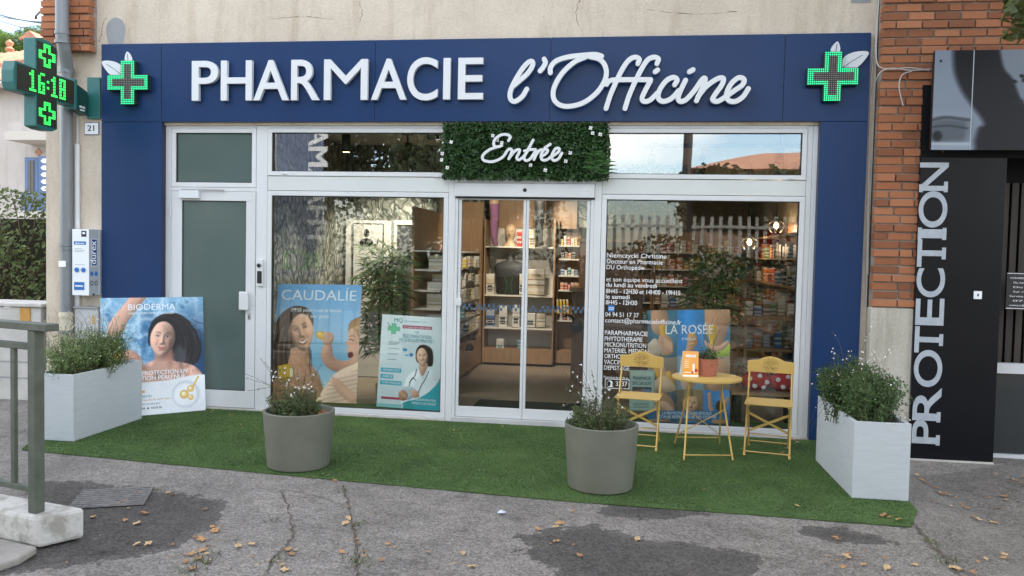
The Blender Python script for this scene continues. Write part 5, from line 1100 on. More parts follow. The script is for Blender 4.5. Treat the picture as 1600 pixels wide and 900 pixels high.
# 5: green speciality notice
cv = Canvas(50,84,'#8fa79e'); cv.rect(.06,.03,.94,.97,'#9db4aa'); cv.rect(.12,.42,.88,.72,'#4b4a4c'); cv.rect(.2,.5,.6,.66,'#8a6f68'); cv.rect(.5,.47,.85,.6,'#6d7f95')
for k in range(5): cv.rect(.16,.78+.035*k,.82-.06*(k%2),.79+.035*k,'#4e625c')
pn = thing('window_notice', (.3,.06,.3), 'pale green speciality notice taped inside the right window behind the left chair', 'notice')
BL, BR, TL = at(983,641,.05), at(1022,642,.05), at(984,578,.05); print_sheet('print', cv, BL, BR, TL, M_print, pn); board(pn, BL, BR, TL, .003, M_vinyl); f = bilerp(BL,BR,TL)
put_text(pn,f,'PHARMACIE',.14,.24,.085,.70,INK_D,.01); put_text(pn,f,'SPÉCIALISTE',.10,.37,.085,.78,INK_D,.01)

# ---------------------------------------------------------------- projecting green cross with running clock
M_teal = mat('teal_housing', (.020,.135,.125), .35, spec=.6); M_tealdk = mat('dark_green_arm', (.006,.05,.040), .3, spec=.6); M_disp = mat('display_face', (.030,.024,.018), .45)
M_ledg = mat('clock_led', (.05,.5,.1), .4, emit=(.04,1.0,.12), es=.42)
gc = thing('projecting_cross', (-5.8,-.6,3.3), 'green projecting pharmacy cross with led clock reading 16:18', 'pharmacy sign')
XF = -5.74; Yc, Zc = -.735, 3.345; Rh, Rv, ah, av = .42,.43,.155,.135       # local: u to the right in view = +y, v up
def yz(u, v, x=XF): return (x, Yc+u, Zc+v)
outline = [(-ah,-Rv),(-ah*.4,-Rv-.02),(ah*.5,-Rv-.02),(ah,-Rv+.01),(ah,-av),(Rh,-av),(Rh,av),(ah,av),(ah,Rv-.03),(ah*.4,Rv+.01),(-ah*.4,Rv+.02),(-ah,Rv),(-ah,av),(-Rh,av+.01),(-Rh-.025,.05),(-Rh-.025,-.06),(-Rh,-av),(-ah,-av)]
Bx = Matrix.Translation((XF-.13,Yc,Zc))@Matrix(((0,0,1,0),(1,0,0,0),(0,1,0,0),(0,0,0,1)))
ob('housing', MB().prism(outline, Bx, .13), M_teal, gc, bevel=.008)
inner = [(-ah+.02,-Rv+.02),(ah-.02,-Rv+.02),(ah-.02,-av+.015),(Rh-.02,-av+.015),(Rh-.02,av-.015),(ah-.02,av-.015),(ah-.02,Rv-.035),(-ah+.02,Rv-.02),(-ah+.02,av-.015),(-Rh+.02,av-.015),(-Rh+.02,-av+.015),(-ah+.02,-av+.015)]
ob('display', MB().prism(inner, Bx@Matrix.Translation((0,0,.13)), .004), M_disp, gc)
G5 = {'1':['010','110','010','010','010','010','111'],'6':['011','100','100','111','101','101','111'],'8':['111','101','101','111','101','101','111'],':':['0','0','1','0','1','0','0']}
led = MB(); pw = .030; ph = .030; total = sum(len(G5[c][0])+1 for c in '16:18')-1; u0 = -total*pw/2+.012
for c in '16:18':
    for r_i, row in enumerate(G5[c]):
        for c_i, bit in enumerate(row):
            if bit == '1':
                cx = u0+(c_i+.5)*pw; cz = (3-r_i)*ph
                for s in (-1,1): led.obox(yz(cx, cz+s*.006, XF+.006), (.002,0,0), (0,pw*.46,0), (0,0,.0042))
    u0 += (len(G5[c][0])+1)*pw
def small_cross(cv_, cu, sz):
    P = [(-1,-3),(1,-3),(1,-1),(3,-1),(3,1),(1,1),(1,3),(-1,3),(-1,1),(-3,1),(-3,-1),(-1,-1)]; e = sz/3
    for i in range(12):
        a, b = P[i], P[(i+1) % 12]; k_ = max(abs(a[0]-b[0]), abs(a[1]-b[1]))
        for j in range(int(k_*2)):
            t_ = j/(k_*2); x_, z_ = (a[0]+(b[0]-a[0])*t_)*e, (a[1]+(b[1]-a[1])*t_)*e
            led.obox(yz(cu+x_, cv_+z_, XF+.006), (.002,0,0), (0,e*.30,0), (0,0,e*.16)); led.obox(yz(cu+x_*.8, cv_+z_*.82, XF+.006), (.002,0,0), (0,e*.22,0), (0,0,e*.12))
small_cross(.285,.0,.105); small_cross(-.285,.0,.105)
tag(ob('lit_diode', led, M_ledg, gc), kind='stuff')
arm = [(Rh,.125),(.64,.06),(.64,-.20),(Rh,-.15)]
ob('bracket_arm', MB().prism([(a,b) for a,b in reversed(arm)], Bx@Matrix.Translation((0,0,.02)), .10), M_tealdk, gc, bevel=.01)
ob('bracket_collar', MB().prism([(Rh-.01,.155),(Rh-.01,-.165),(Rh+.03,-.165),(Rh+.03,.145)], Bx@Matrix.Translation((0,0,-.005)), .14), M_teal, gc, bevel=.006)
a, b = at(137,186,-.05), at(157.5,121,-.05); ob('wall_plate', MB().box(a.x,b.x-.005,-.06,-.031,a.z,b.z), M_teal, gc, bevel=.006)
ob('maker_mark', MB().box(XF-.009,XF-.0085,Yc+.50,Yc+.59,Zc-.13,Zc-.11).box(XF-.009,XF-.0085,Yc+.51,Yc+.585,Zc-.16,Zc-.145), M_letterside, gc)
# ---------------------------------------------------------------- drainpipe, conduits, plate, dispenser, meter boxes
M_zinc = mat('zinc_pipe', (.19,.205,.215), .45, metal=.25, c2=(.25,.265,.275), nscale=3, stretch=(1,1,.25)); M_cream = mat('cream_paint', (.60,.55,.42), .6, c2=(.52,.47,.36), nscale=6)
dp = thing('drainpipe', (-6.05,-.15,0), 'grey zinc drainpipe with a bend beside the green cross', 'drainpipe')
pts = [at(97,-40,-.27), at(97,50,-.27), at(98,62,-.27), at(102,88,-.20), at(104,104,-.13), at(104,120,-.12)]; xb = at(104,300,-.12).x
pts += [Vector((xb,-.12,2.4)), Vector((xb,-.12,1.02))]
ob('pipe', MB().tube(pts,.066,18), M_zinc, dp, True)
for v, y in ((52,-.27),(66,-.27),(108,-.12),(112,-.12),(382,-.12),(388,-.12)):
    p = at(97 if v < 80 else 104, v, y); mb = MB(); mb.lathe([(.066,-.018),(.074,-.016),(.074,.016),(.066,.018)],(p.x if v < 80 else xb, y, p.z),18); ob('collar', mb, M_zinc, dp, True)
ob('pipe_foot', MB().tube([(xb,-.12,1.02),(xb,-.12,0)],.074,18), M_cream, dp, True)
for z_ in (.98,.80): mb = MB(); mb.lathe([(.074,-.02),(.084,-.018),(.084,.018),(.074,.02)],(xb,-.12,z_),18); ob('collar', mb, M_cream if z_ > .9 else M_zinc, dp, True)
p = at(103,412,-.19); ob('sticker', MB().box(xb-.045,xb+.04,-.1885,-.187,p.z-.035,p.z+.03), M_vinyl, dp)
co = at(122,300,-.06); tag(ob('white_conduit', MB().tube([(co.x-.012,-.055,.9),(co.x-.012,-.055,at(122,225,-.05).z)],.030,12), M_white, None, True), 'white plastic conduit running down beside the grey drainpipe', 'conduit')
co2 = at(121,200,-.045); tag(ob('thin_conduit', MB().tube([(co2.x,-.045,at(121,224,-.05).z),(co2.x,-.045,at(121,168,-.05).z)],.011,8), M_white, None, True), 'thin grey conduit rising above the white conduit', 'conduit')
npl = thing('number_plate', (-5.72,-.03,3.0), 'white enamel house number plate reading 21', 'number plate'); a, b = at(132,211,-.035), at(155,191,-.035)
ob('plate', MB().box(a.x,b.x,-.040,-.0305,a.z,b.z), mat('enamel_blue', (.05,.08,.16), .3), npl, bevel=.004); ob('field', MB().box(a.x+.008,b.x-.008,-.0418,-.0402,a.z+.008,b.z-.008), mat('enamel_white', (.78,.79,.80), .25), npl)
ob('digits', text_mb('21',(a.x+.042,-.0426,a.z+.042),(1,0,0),(0,0,1),(0,-1,0),.062,.078,.03), INK_D, npl)
# dispenser: white front, grey angled side carrying the blue logo
M_dispw = mat('dispenser_white', (.74,.78,.80), .35); M_dispg = mat('dispenser_grey', (.33,.36,.38), .4); M_dblue = mat('logo_blue', (.012,.045,.20), .35); M_dblue2 = mat('button_blue', (.02,.14,.42), .4)
dv = thing('wall_dispenser', (-5.75,-.1,1.5), 'white and grey wall dispenser with blue logo beside the blue portal', 'dispenser')
a, b = at(116,461,-.17), at(157,357,-.06); yF, yB = -.20,-.031; xl, xm, xr = a.x, at(139,400,-.20).x, b.x-.006; zb_, zt_ = at(125,461,-.17).z, at(125,358,-.17).z
mb = MB(); mb.add([(xl,yB,zb_),(xl,yF,zb_),(xm,yF,zb_),(xr,yB-.05,zb_),(xr,yB,zb_),(xl,yB,zt_),(xl,yF,zt_),(xm,yF,zt_),(xr,yB-.05,zt_),(xr,yB,zt_)],[(4,3,2,1,0),(5,6,7,8,9),(0,1,6,5),(1,2,7,6),(3,4,9,8),(4,0,5,9)]); ob('body', mb, M_dispw, dv)
mb = MB(); mb.add([(xm,yF,zb_),(xr,yB-.05,zb_),(xr,yB-.05,zt_),(xm,yF,zt_)],[(0,1,2,3)]); ob('side_panel', mb, M_dispg, dv)
PX = Vector((xr-xm, (yB-.05)-yF, 0)); PXn = PX.normalized(); PN = Vector((PX.y,-PX.x,0)).normalized(); zH = zt_-zb_
def side(u, v, e=0): return Vector((xm,yF,zb_))+PX*u+Vector((0,0,zH*v))+PN*e
def side_quad(u0,v0,u1,v1,e,m,name): mb = MB(); mb.add([side(u0,v0,e),side(u1,v0,e),side(u1,v1,e),side(u0,v1,e)],[(0,1,2,3)]); return ob(name, mb, m, dv)
side_quad(.24,.44,.84,.86,.0012,M_dispw,'logo_border'); side_quad(.28,.45,.80,.85,.0020,M_dblue,'logo_field')
ob('logo_text', text_mb('durex', side(.70,.475,.003), (0,0,1), -PXn, PN, .072, zH*.35, .015), INK_W, dv)
for u, v in ((.28,.33),(.72,.33),(.28,.185),(.72,.185)):
    c = side(u,v,.002); mb = MB(); mb.add([c+PXn*.020*math.cos(k*math.pi/8)+Vector((0,0,.026*math.sin(k*math.pi/8))) for k in range(16)],[tuple(range(16))]); ob('button', mb, M_dblue2 if v > .3 else M_black, dv)
    if v < .3: c = side(u,v,.003); mb = MB(); mb.add([c+PXn*.012*math.cos(k*math.pi/8)+Vector((0,0,.017*math.sin(k*math.pi/8))) for k in range(16)],[tuple(range(16))]); ob('button_face', mb, M_dispg, dv)
ob('outlet', MB().box(xm+.03,xr-.03,yF+.045,yF+.05,zb_-.001,zb_+.02), M_black, dv)
fz = lambda v: zb_+zH*v; fx = lambda u: xl+(xm-xl)*u
def fq(u0,v0,u1,v1,m,name,e=.002): return ob(name, MB().box(fx(u0),fx(u1),yF-e,yF-.0004,fz(v0),fz(v1)), m, dv)
fq(.12,.08,.72,.20,M_dblue2,'tray',.004); fq(.20,.13,.66,.15,M_dispw,'tray_lip',.008); fq(.10,.765,.82,.815,M_dblue2,'small_logo'); ob('small_logo_text', text_mb('durex',(fx(.18),yF-.0028,fz(.775)),(1,0,0),(0,0,1),(0,-1,0),.020,(xm-xl)*.55,.02), INK_W, dv)
fq(.55,.885,.85,.975,M_black,'coin_plate'); fq(.62,.925,.78,.955,M_dispw,'coin_slot',.003)
for u in (.28,.68):
    mb = MB(); mb.prism([(math.cos(k*math.pi/8)*.024,math.sin(k*math.pi/8)*.026) for k in range(16)], Matrix.Translation((fx(u),yF-.0004,fz(.385)))@Matrix.Rotation(rad(90),4,'X'), .012); ob('knob', mb, M_dblue2, dv, bevel=.003)
for v, w in ((.70,.45),(.675,.62),(.655,.5),(.46,.6)): ob('small_print', MB().box(fx(.15),fx(.15+w),yF-.0015,yF-.0005,fz(v),fz(v)+.005), M_dispg, dv)
# slate clad lower cabinet against the wall, and the concrete meter block left of it
M_conc = mat('pale_concrete_block', (.44,.43,.40), .85, c2=(.55,.53,.49), nscale=5, bump=.3); M_slate = mat('painted_metal_grey', (.40,.41,.42), .5, c2=(.5,.51,.52), nscale=4)
mc = thing('meter_cabinet', (-5.75,-.1,0), 'low grey meter cabinet under the dispenser beside the leaning poster', 'cabinet'); a = at(117,480,-.10); b = at(160,480,-.10)
ob('body', MB().box(a.x+.01,-5.612,-.12,-.031,.02,a.z-.01), M_slate, mc, bevel=.004); ob('top', MB().box(a.x,-5.61,-.135,-.031,a.z-.009,a.z+.012), M_grey, mc, bevel=.003); ob('label', MB().box(a.x+.22,a.x+.245,-.123,-.1205,a.z-.18,a.z-.08), INK_O, mc)
# ---------------------------------------------------------------- left edge: garden wall end, meter block, railing, kerb block
pw_ = thing('garden_pillar', (-6.35,.1,0), 'pale weathered pillar at the corner of the building behind the drainpipe', 'pillar'); a, b = at(78,470,-.02), at(97,470,-.02)
ob('shaft', MB().box(a.x,BX0-.001,-.02,.22,0,at(80,205,-.02).z), M_stuccoL, pw_, bevel=.01); ob('cap', MB().box(a.x-.02,BX0-.001,-.04,.24,at(80,205,-.02).z+.001,at(80,190,-.02).z), M_stuccoL, pw_, bevel=.01)
mk = thing('meter_block', (-6.9,.1,0), 'pale concrete meter block with an orange glazed hatch behind the railing', 'meter block')
zt = at(60,474,.0).z; xr_ = at(64,560,-.05).x
ob('body', MB().box(-8.3,xr_,-.05,.42,0,zt-.04), M_conc, mk, bevel=.01); ob('lid', MB().box(-8.34,xr_+.03,-.08,.45,zt-.039,zt), M_conc, mk, bevel=.008)
a, b = at(31,500,-.06), at(47,481,-.06); ob('hatch', MB().box(a.x,b.x,-.062,-.0505,a.z-.06,b.z), mat('orange_pane', (.42,.20,.03), .4, c2=(.5,.27,.06), nscale=9), mk, bevel=.004)
a, b = at(6,481,-.06), at(15,474,-.06); ob('plate', MB().box(a.x,b.x,-.058,-.0505,a.z,b.z), M_vinyl, mk)
a = at(10,590,-.05); ob('joint_strip', MB().box(-8.25,xr_-.02,-.056,-.0505,a.z,a.z+.012), M_grey, mk); ob('joint_strip', MB().box(-8.25,xr_-.02,-.056,-.0505,a.z+.18,a.z+.19), M_grey, mk)
# white painted kerb block, slab under it
M_whitest = mat('chipped_white_block', (.30,.285,.25), .9, c2=(.50,.485,.45), nscale=7, ndetail=8, bump=.7, bscale=30, lo=.38, hi=.52)
def prism_ground(name, px, z0, z1, m, par=None, bev=.015, zpx=0.0):
    P = [gd(u, v, zpx) for u, v in px]; P = [(p.x, p.y) for p in P]
    ar = sum(P[i][0]*P[(i+1) % len(P)][1]-P[(i+1) % len(P)][0]*P[i][1] for i in range(len(P)))
    if ar < 0: P = P[::-1]
    mb = MB(); mb.prism(P, Matrix.Translation((0,0,z0)), z1-z0); return ob(name, mb, m, par, bevel=bev)
kA, kB = gd(60,861), gd(133,843.5); kd = (gd(0,848.5)-kA).normalized()*4.2
kmb = MB(); kmb.prism([(kA.x,kA.y),(kB.x,kB.y),(kB.x+kd.x,kB.y+kd.y),(kA.x+kd.x,kA.y+kd.y)], Matrix.Translation((0,0,.012)), .183)
kb = ob('kerb_block', kmb, M_whitest, None, bevel=.022)
sA, sB = gd(62,864), gd(-60,905); tag(prism_ground('kerb_stone', [(58,866),(30,884),(-10,897),(-200,960),(-300,880),(-60,838)], 0.0, .045, mat('kerb_stone_grey', (.20,.185,.165), .9, c2=(.30,.28,.25), nscale=6, bump=.5), None, .012), 'pale kerb stone edge under the white block', 'kerb', kind='structure')
tag(kb, 'chipped white painted kerb block carrying the green railing', 'kerb block')
rl = thing('railing', (-3.6,-3.7,.2), 'dark green painted steel railing on the white kerb block', 'railing')
M_rail = mat('green_rail_paint', (.055,.068,.05), .6, c2=(.09,.10,.078), nscale=8, bump=.2)
pb_ = gd(57,800,.195); zr = .195
P0 = Vector((pb_.x,pb_.y,0)); d_ = (gd(0,766,.33)-gd(48,776,.33)); d_ = Vector((d_.x,d_.y,0)).normalized()
# height of the top rail from the sight line at the post
def z_at(P, v):
    lo, hi = 0.0, 2.5
    for _ in range(40):
        m_ = (lo+hi)/2; dd = np.array((P.x,P.y,m_))-CAM; vv = 450-FPX*(dd@_u)/(dd@_f)
        if vv > v: lo = m_
        else: hi = m_
    return lo
ztop, zmid, zlow = z_at(P0,510), z_at(P0,542), z_at(P0,765)
side_ = Vector((-d_.y,d_.x,0))
def post(P, w, z0, z1): return ob('post', MB().obox((P.x,P.y,(z0+z1)/2), d_*w/2, side_*w/2, (0,0,(z1-z0)/2)), M_rail, rl, bevel=.004)
post(P0,.062,zr,ztop-.022)
for k in (1.52,2.85): post(P0+d_*k,.062,zr,ztop-.022)
for z_, hh, w in ((ztop,.042,.085),(zmid,.038,.04),(zlow,.035,.035)):
    A_ = P0+d_*(-.14 if z_ == ztop else .033); B_ = P0+d_*3.2
    ob('rail', MB().bar((A_.x,A_.y,z_),(B_.x,B_.y,z_),w,hh), M_rail, rl, bevel=.004)
for k in range(1,16):
    if k in (8,15): continue
    q = P0+d_*(k*.19); ob('baluster', MB().obox((q.x,q.y,(zlow+zmid)/2), d_*.018, side_*.012, (0,0,(zmid-zlow)/2-.018)), M_rail, rl, bevel=.003)
# ---------------------------------------------------------------- hedge, house, pine and wires behind the left side
hg = thing('garden_hedge', (-9,2.2,0), 'tall shaggy green hedge behind the meter block', 'hedge'); R = np.random.default_rng(21); n = 15000
x_ = R.uniform(-13.5,-6.9,n); zt_h = 2.35+.18*np.sin(x_*2.3)+.12*np.sin(x_*5.1); z_ = zt_h*R.random(n)**.75; y_ = 1.5+R.random(n)**2*.9+.15*np.sin(x_*3+z_*2.5)+.1*np.sin(z_*7)
keep = R.random(n) < np.clip(.35+.5*z_/zt_h+.35*np.sin(x_*4+z_*6),.12,1); x_, y_, z_ = x_[keep], y_[keep], z_[keep]; n = len(x_)
V = leaf_cloud(n, np.stack([x_,y_,z_+.05],-1), R.uniform(.05,.10,n), np.tile([.1,-1,.7],(n,1)), .6, .5, R); cloud_obj('leaf', V, leaf_mat('hedge_leaf', (.06,.09,.022), (.15,.19,.05), (.25,.27,.085), scale=6), hg)
mb = MB(); r_ = random.Random(8)
for k in range(420):
    x0_ = r_.uniform(-13,-6.95); z0_ = r_.uniform(.2,1.9); a = r_.uniform(-.9,.9); l = r_.uniform(.3,.8); y0_ = r_.uniform(1.55,2.0); mb.tube([(x0_,y0_,z0_),(x0_+l*.5*math.sin(a)+r_.gauss(0,.05),y0_+r_.gauss(0,.06),z0_+l*.5*math.cos(a)),(x0_+l*math.sin(a),y0_+r_.gauss(0,.1),z0_+l*math.cos(a))],.006,3,False)
M_twig = mat('hedge_twig', (.09,.06,.035), .9, c2=(.14,.10,.06), nscale=8); tag(ob('branch', mb, M_twig, hg), kind='stuff')
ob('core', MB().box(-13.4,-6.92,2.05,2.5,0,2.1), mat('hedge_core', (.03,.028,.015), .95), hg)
hs = thing('villa', (-17,14,0), 'pale pink two storey villa with tiled hip roof behind the hedge', 'house'); M_villa = stucco('villa_render', (.46,.42,.39), (.53,.49,.46), (.85,.83,.8))
HY = 14.0; xe = -16.0; ze = at(20,128,HY-.6).z
M_tile = mat('roof_tile', (.36,.155,.09), .8, c2=(.48,.24,.15), nscale=5, bump=.3); M_trim = mat('villa_trim', (.5,.46,.41), .7); M_vblue = mat('shutter_blue', (.10,.16,.30), .6); M_dark = mat('dark_glass', (.015,.02,.025), .15)
ob('wall', MB().box(-26,xe,HY,22,0,ze), M_villa, hs)
mb = MB(); e = .55; rx0, rx1, ry0, ry1 = -26-e, xe+e, HY-e, 22+e; rz0, rz1 = ze, ze+2.1; mx0, mx1 = -19.5,-19.0
mb.add([(rx0,ry0,rz0),(rx1,ry0,rz0),(rx1,ry1,rz0),(rx0,ry1,rz0),(-20.5,18,rz1),(-18.6,18,rz1)],[(0,1,5,4),(1,2,5),(2,3,4,5),(3,0,4),(3,2,1,0)]); rf = ob('roof', mb, M_tile, hs)
mb = MB()
for k in range(64):            # courses of barrel tiles on the slope towards us
    t_ = k/63; xx = rx0+(rx1-rx0)*t_; s_ = min(1, (rx1-xx)/(rx1+18.6), (xx-rx0)/(-20.5-rx0)); s_ = max(s_, .03)
    mb.tube([(xx,ry0-.02,rz0+.03),(xx,ry0+(18-ry0)*s_,rz0+.03+(rz1-rz0)*s_)],.075,5,False)
tag(ob('roof_tile', mb, M_tile, hs), kind='stuff')
ob('eaves', MB().box(rx0,rx1,ry0-.03,ry0+.06,rz0-.14,rz0-.01), M_trim, hs); ob('gutter', MB().tube([(rx0,ry0-.06,rz0-.03),(rx1,ry0-.06,rz0-.03)],.06,8), M_trim, hs)
c = at(47,72,15.5); ob('finial', MB().lathe([(.09,0),(.16,.12),(.07,.2),(.14,.34),(.02,.46)],(at(15,75,18).x,18,rz1-.05),12), M_tile, hs, True)
ch = at(59,75,16.0); zc2 = at(59,66,16).z; ob('chimney', MB().box(ch.x-.24,ch.x+.24,15.7,16.3,ze,zc2), M_villa, rf)
mb = MB(); mb.add([(ch.x-.34,15.55,zc2+.001),(ch.x+.34,15.55,zc2+.001),(ch.x+.34,16.45,zc2+.001),(ch.x-.34,16.45,zc2+.001),(ch.x+.05,15.55,zc2+.26),(ch.x+.05,16.45,zc2+.26)],[(0,1,4),(1,2,5,4),(2,3,5),(3,0,4,5),(3,2,1,0)]); ob('chimney_cap', mb, M_tile, rf)
def villa_window(u0,v0,u1,v1):
    a, b = at(u0,v1,HY), at(u1,v0,HY); w = ob('window', MB().box(a.x,b.x,HY-.03,HY-.002,a.z,b.z), M_vblue, hs); ob('pane', MB().box(a.x+.12,a.x+.12+(b.x-a.x-.24)*.47,HY-.05,HY-.031,a.z+.1,b.z-.1), M_dark, w); ob('pane', MB().box(b.x-.12-(b.x-a.x-.24)*.47,b.x-.12,HY-.05,HY-.031,a.z+.1,b.z-.1), M_dark, w); return w
villa_window(40,152,60,192); villa_window(40,246,60,330)
a, b = at(33,228,HY-.5), at(84,194,HY-.5); ob('balcony', MB().box(a.x,xe+.4,HY-1.0,HY-.001,a.z+.35,b.z), M_villa, hs); ob('balcony_lip', MB().box(a.x-.08,xe+.45,HY-1.05,HY-.001,a.z+.1,a.z+.349), M_trim, hs)
mb = MB(); c = at(60.5,238,HY); ob('tile_medallion', MB().obox((c.x,HY-.01,c.z),(.06,0,.06),(0,.02,0),(-.06,0,.06)), M_tile, hs)
a, b = at(34,329,HY-1), at(82,302,HY-1); mb = MB(); mb.tube([(a.x,HY-1,b.z),(xe,HY-1,b.z)],.03,6)
for k in range(26):
    xx = a.x+(xe-a.x)*k/25; pts = catmull([(xx,HY-1,a.z),(xx+.05,HY-1.05,a.z+(b.z-a.z)*.35),(xx-.03,HY-1,a.z+(b.z-a.z)*.7),(xx,HY-1,b.z)],3); mb.tube(pts,.018,4,False)
ob('iron_railing', mb, M_vblue, hs); ob('balcony_slab', MB().box(a.x-.05,xe,HY-1.1,HY-.001,a.z-.2,a.z-.02), M_trim, hs)
# name boards on the gate post by the villa
nb = thing('name_boards', (-11,6,2), 'stack of white arrow shaped name boards on a blue panel', 'sign'); a, b = at(60,300,8), at(84,244,8); ob('panel', MB().box(a.x,b.x+.1,8,8.05,a.z-.4,b.z), M_vblue, nb); ob('post', MB().box((a.x+b.x)/2-.05,(a.x+b.x)/2+.05,8.051,8.12,0,b.z), M_grey, nb)
for k, s_ in enumerate(('MAIRIE','ECOLE','PLAGE','STADE','GARE')):
    z_ = b.z-(b.z-a.z)*(k+.7)/5.2; h_ = .052; P = [(-h_*1.2,0),(0,-h_),(.5,-h_),(.5,h_),(0,h_)]; mb = MB(); mb.prism(P, Matrix.Translation((a.x+.13,7.999,z_))@Matrix.Rotation(rad(90),4,'X'), .02); bo = ob('board', mb, M_vinyl, nb)
pt = thing('pine_tree', (-33,40,0), 'bright green pine crown rising behind the villa roof', 'tree'); R = np.random.default_rng(31)
lobes = []; r_ = random.Random(6)
for k in range(60): u_ = r_.uniform(-110,112); top = 42+10*math.sin(u_*.06)+(0 if u_ < 40 else (u_-40)*.42); lobes.append((u_, r_.uniform(top, 128)))
P = []
for u_, v_ in lobes:
    c = np.array(at(u_, v_+8, 40+r_.uniform(-2,4))); m_ = 1500; q = R.normal(0,1,(m_,3)); q /= np.linalg.norm(q,axis=1,keepdims=True); q *= (R.random((m_,1))**.35)*np.array([.95,.9,.62]); P.append(c+q)
P = np.concatenate(P); nr = np.tile([0,-.5,1.0],(len(P),1)); cloud_obj('crown', leaf_cloud(len(P),P,R.uniform(.10,.26,len(P)),nr,.7,.30,R), leaf_mat('pine_needles', (.055,.10,.018), (.16,.25,.035), (.28,.38,.06), scale=.9), pt)
ob('trunk', MB().tube([(-34.5,41,0),(-34.2,41,5),(-34.6,41,9)],[.5,.4,.3],10), M_twig, pt)
M_wire = mat('black_wire', (.03,.03,.035), .5)
for k, (A_, B_) in enumerate((((-30,14),(90,40)),((-30,22),(90,54)),((-30,19),(88,36)))):
    a, b = at(*A_,3.0), at(*B_,.15); mid = (a+b)/2-Vector((0,0,.03)); tag(ob('overhead_wire', MB().tube(catmull([a,mid,b],6),.010 if k == 0 else .006,5), M_wire), ('thick overhead wire running to the left brick pier','lowest thin overhead wire above the pine','thin overhead wire close under the thick one')[k], 'wire')
a, b, c = at(80,1,.1), at(56,25,1.2), at(56,30,1.2); tag(ob('wire_stay', MB().tube([a,b,c],.014,6), M_wire), 'short diagonal strut holding the overhead wires at the brick pier', 'strut')
# ---------------------------------------------------------------- right neighbour: black shopfront
M_blk = mat('black_gloss_panel', (.005,.0055,.0075), .3, spec=.22, c2=(.007,.0075,.010), nscale=2); M_blk2 = mat('black_matt', (.004,.004,.005), .7, spec=.2); M_sil = mat('silver_letters', (.42,.46,.50), .45, c2=(.36,.39,.43), nscale=12)
NYY = -.21
nsf = thing('black_shopfront', (3.3,NYY,0), 'black panelled neighbouring shopfront with tall silver lettering running up it', 'shopfront')
pa, pc_ = at(1424,640,NYY), at(1428,246,NYY); xL = 2.735; zTop = at(1500,246,NYY).z; xR = at(1562,500,NYY).x
ob('panel', MB().box(xL,xR,NYY,-.05,-.085,zTop), M_blk, nsf, bevel=.003); ob('top_band', MB().box(xL,6.5,NYY+.02,-.04,zTop+.002,3.4), M_blk2, nsf)
ob('floor_sill', MB().box(xL,xR,NYY-.02,-.05,-.14,-.087), M_foot, nsf)
word = 'PROTECTION'; z0w, z1w = at(1445,693,NYY).z, at(1453,253,NYY).z
# each letter upright when the word is read upwards: local x -> world +z, local y -> world -x
Lv = [(656,693),(605,657),(548,603),(510,551),(466,508),(420,463),(374,417),(358,372),(300,354),(254,298)]
for ch, (vt, vb) in zip(word, Lv):
    zb_, zt_ = at(1445,vb,NYY).z, at(1445,vt,NYY).z; xa = at(1468+(690-vb)*.032,vb,NYY).x; xb2 = at(1424+(690-vb)*.030,vb,NYY).x
    if ch in 'OC': zb_ -= .008; zt_ += .008
    mbg = glyph_fit(ch, (xa,NYY-.0005,zb_), (xa,NYY-.0005,zt_), (xb2,NYY-.0005,zb_), None, (0,-1,0), .004, .012)
    mbg.f = [tuple(reversed(f_)) for f_ in mbg.f]
    # serifs
    def ser(x_, z0_, z1_): mbg.box(x_-.017,x_+.017,NYY-.0042,NYY-.0005,z0_,z1_)
    L_ = zt_-zb_
    if ch in 'PRTIN': ser(xa-.017, zb_-.012 if ch in 'PRN' else zb_+L_*(.5 if ch == 'T' else .0)-.055*(ch == 'T')-.014*(ch == 'I'), (zb_+.085) if ch in 'PRN' else (zb_+L_*.5+.055 if ch == 'T' else zt_+.014))
    if ch in 'IN': ser(xb2+.017, zb_-.014, (zt_+.014) if ch == 'I' else zb_+.06)
    ob('letter', mbg, M_sil, nsf)
a, b = at(1521,467,NYY), at(1534,455,NYY); ob('intercom_plate', MB().box(a.x,b.x,NYY-.006,NYY-.0005,a.z,b.z), M_vinyl, nsf); ob('keyhole', MB().box((a.x+b.x)/2-.006,(a.x+b.x)/2+.008,NYY-.0075,NYY-.0062,a.z+.025,b.z-.025), M_black, nsf)
M_slat = mat('dark_wood_slat', (.035,.027,.022), .7, c2=(.055,.042,.033), nscale=14, stretch=(1,1,.1))
for k in range(9): xx = xR+.03+k*.085; ob('wood_slat', MB().box(xx,xx+.06,.30,.33,.45,2.55), M_slat, nsf)
ob('recess_back', MB().box(xR,6,.36,.40,-.2,3.4), M_blk2, nsf); ob('recess_side', MB().box(xR-.04,xR-.001,-.049,.36,-.2,3.4), M_blk2, nsf)
dgx = xR+.03; ob('door_pane', MB().box(dgx,5.0,.10,.115,-.08,.75), mat('dark_tinted_glass', (.04,.045,.045), .12), nsf)
a = at(1566,714,.08); b = at(1566,584,.08); ob('door_rail', MB().box(dgx,5.0,.06,.13,a.z-.03,a.z+.03), M_white, nsf); ob('door_rail', MB().box(dgx,5.0,.06,.13,at(1566,583,.08).z,at(1566,567,.08).z), M_white, nsf)
hb = thing('opening_hours_board', (3.9,.05,1.3), 'small black opening hours board at the right edge of the picture', 'notice'); a, b = at(1571,483,.03), at(1640,427,.03); ob('board', MB().box(a.x,b.x,.03,.045,a.z,b.z), M_black, hb)
for zz in (a.z+.006,b.z-.012): ob('border', MB().box(a.x,b.x,.026,.0295,zz,zz+.006), M_vinyl, hb)
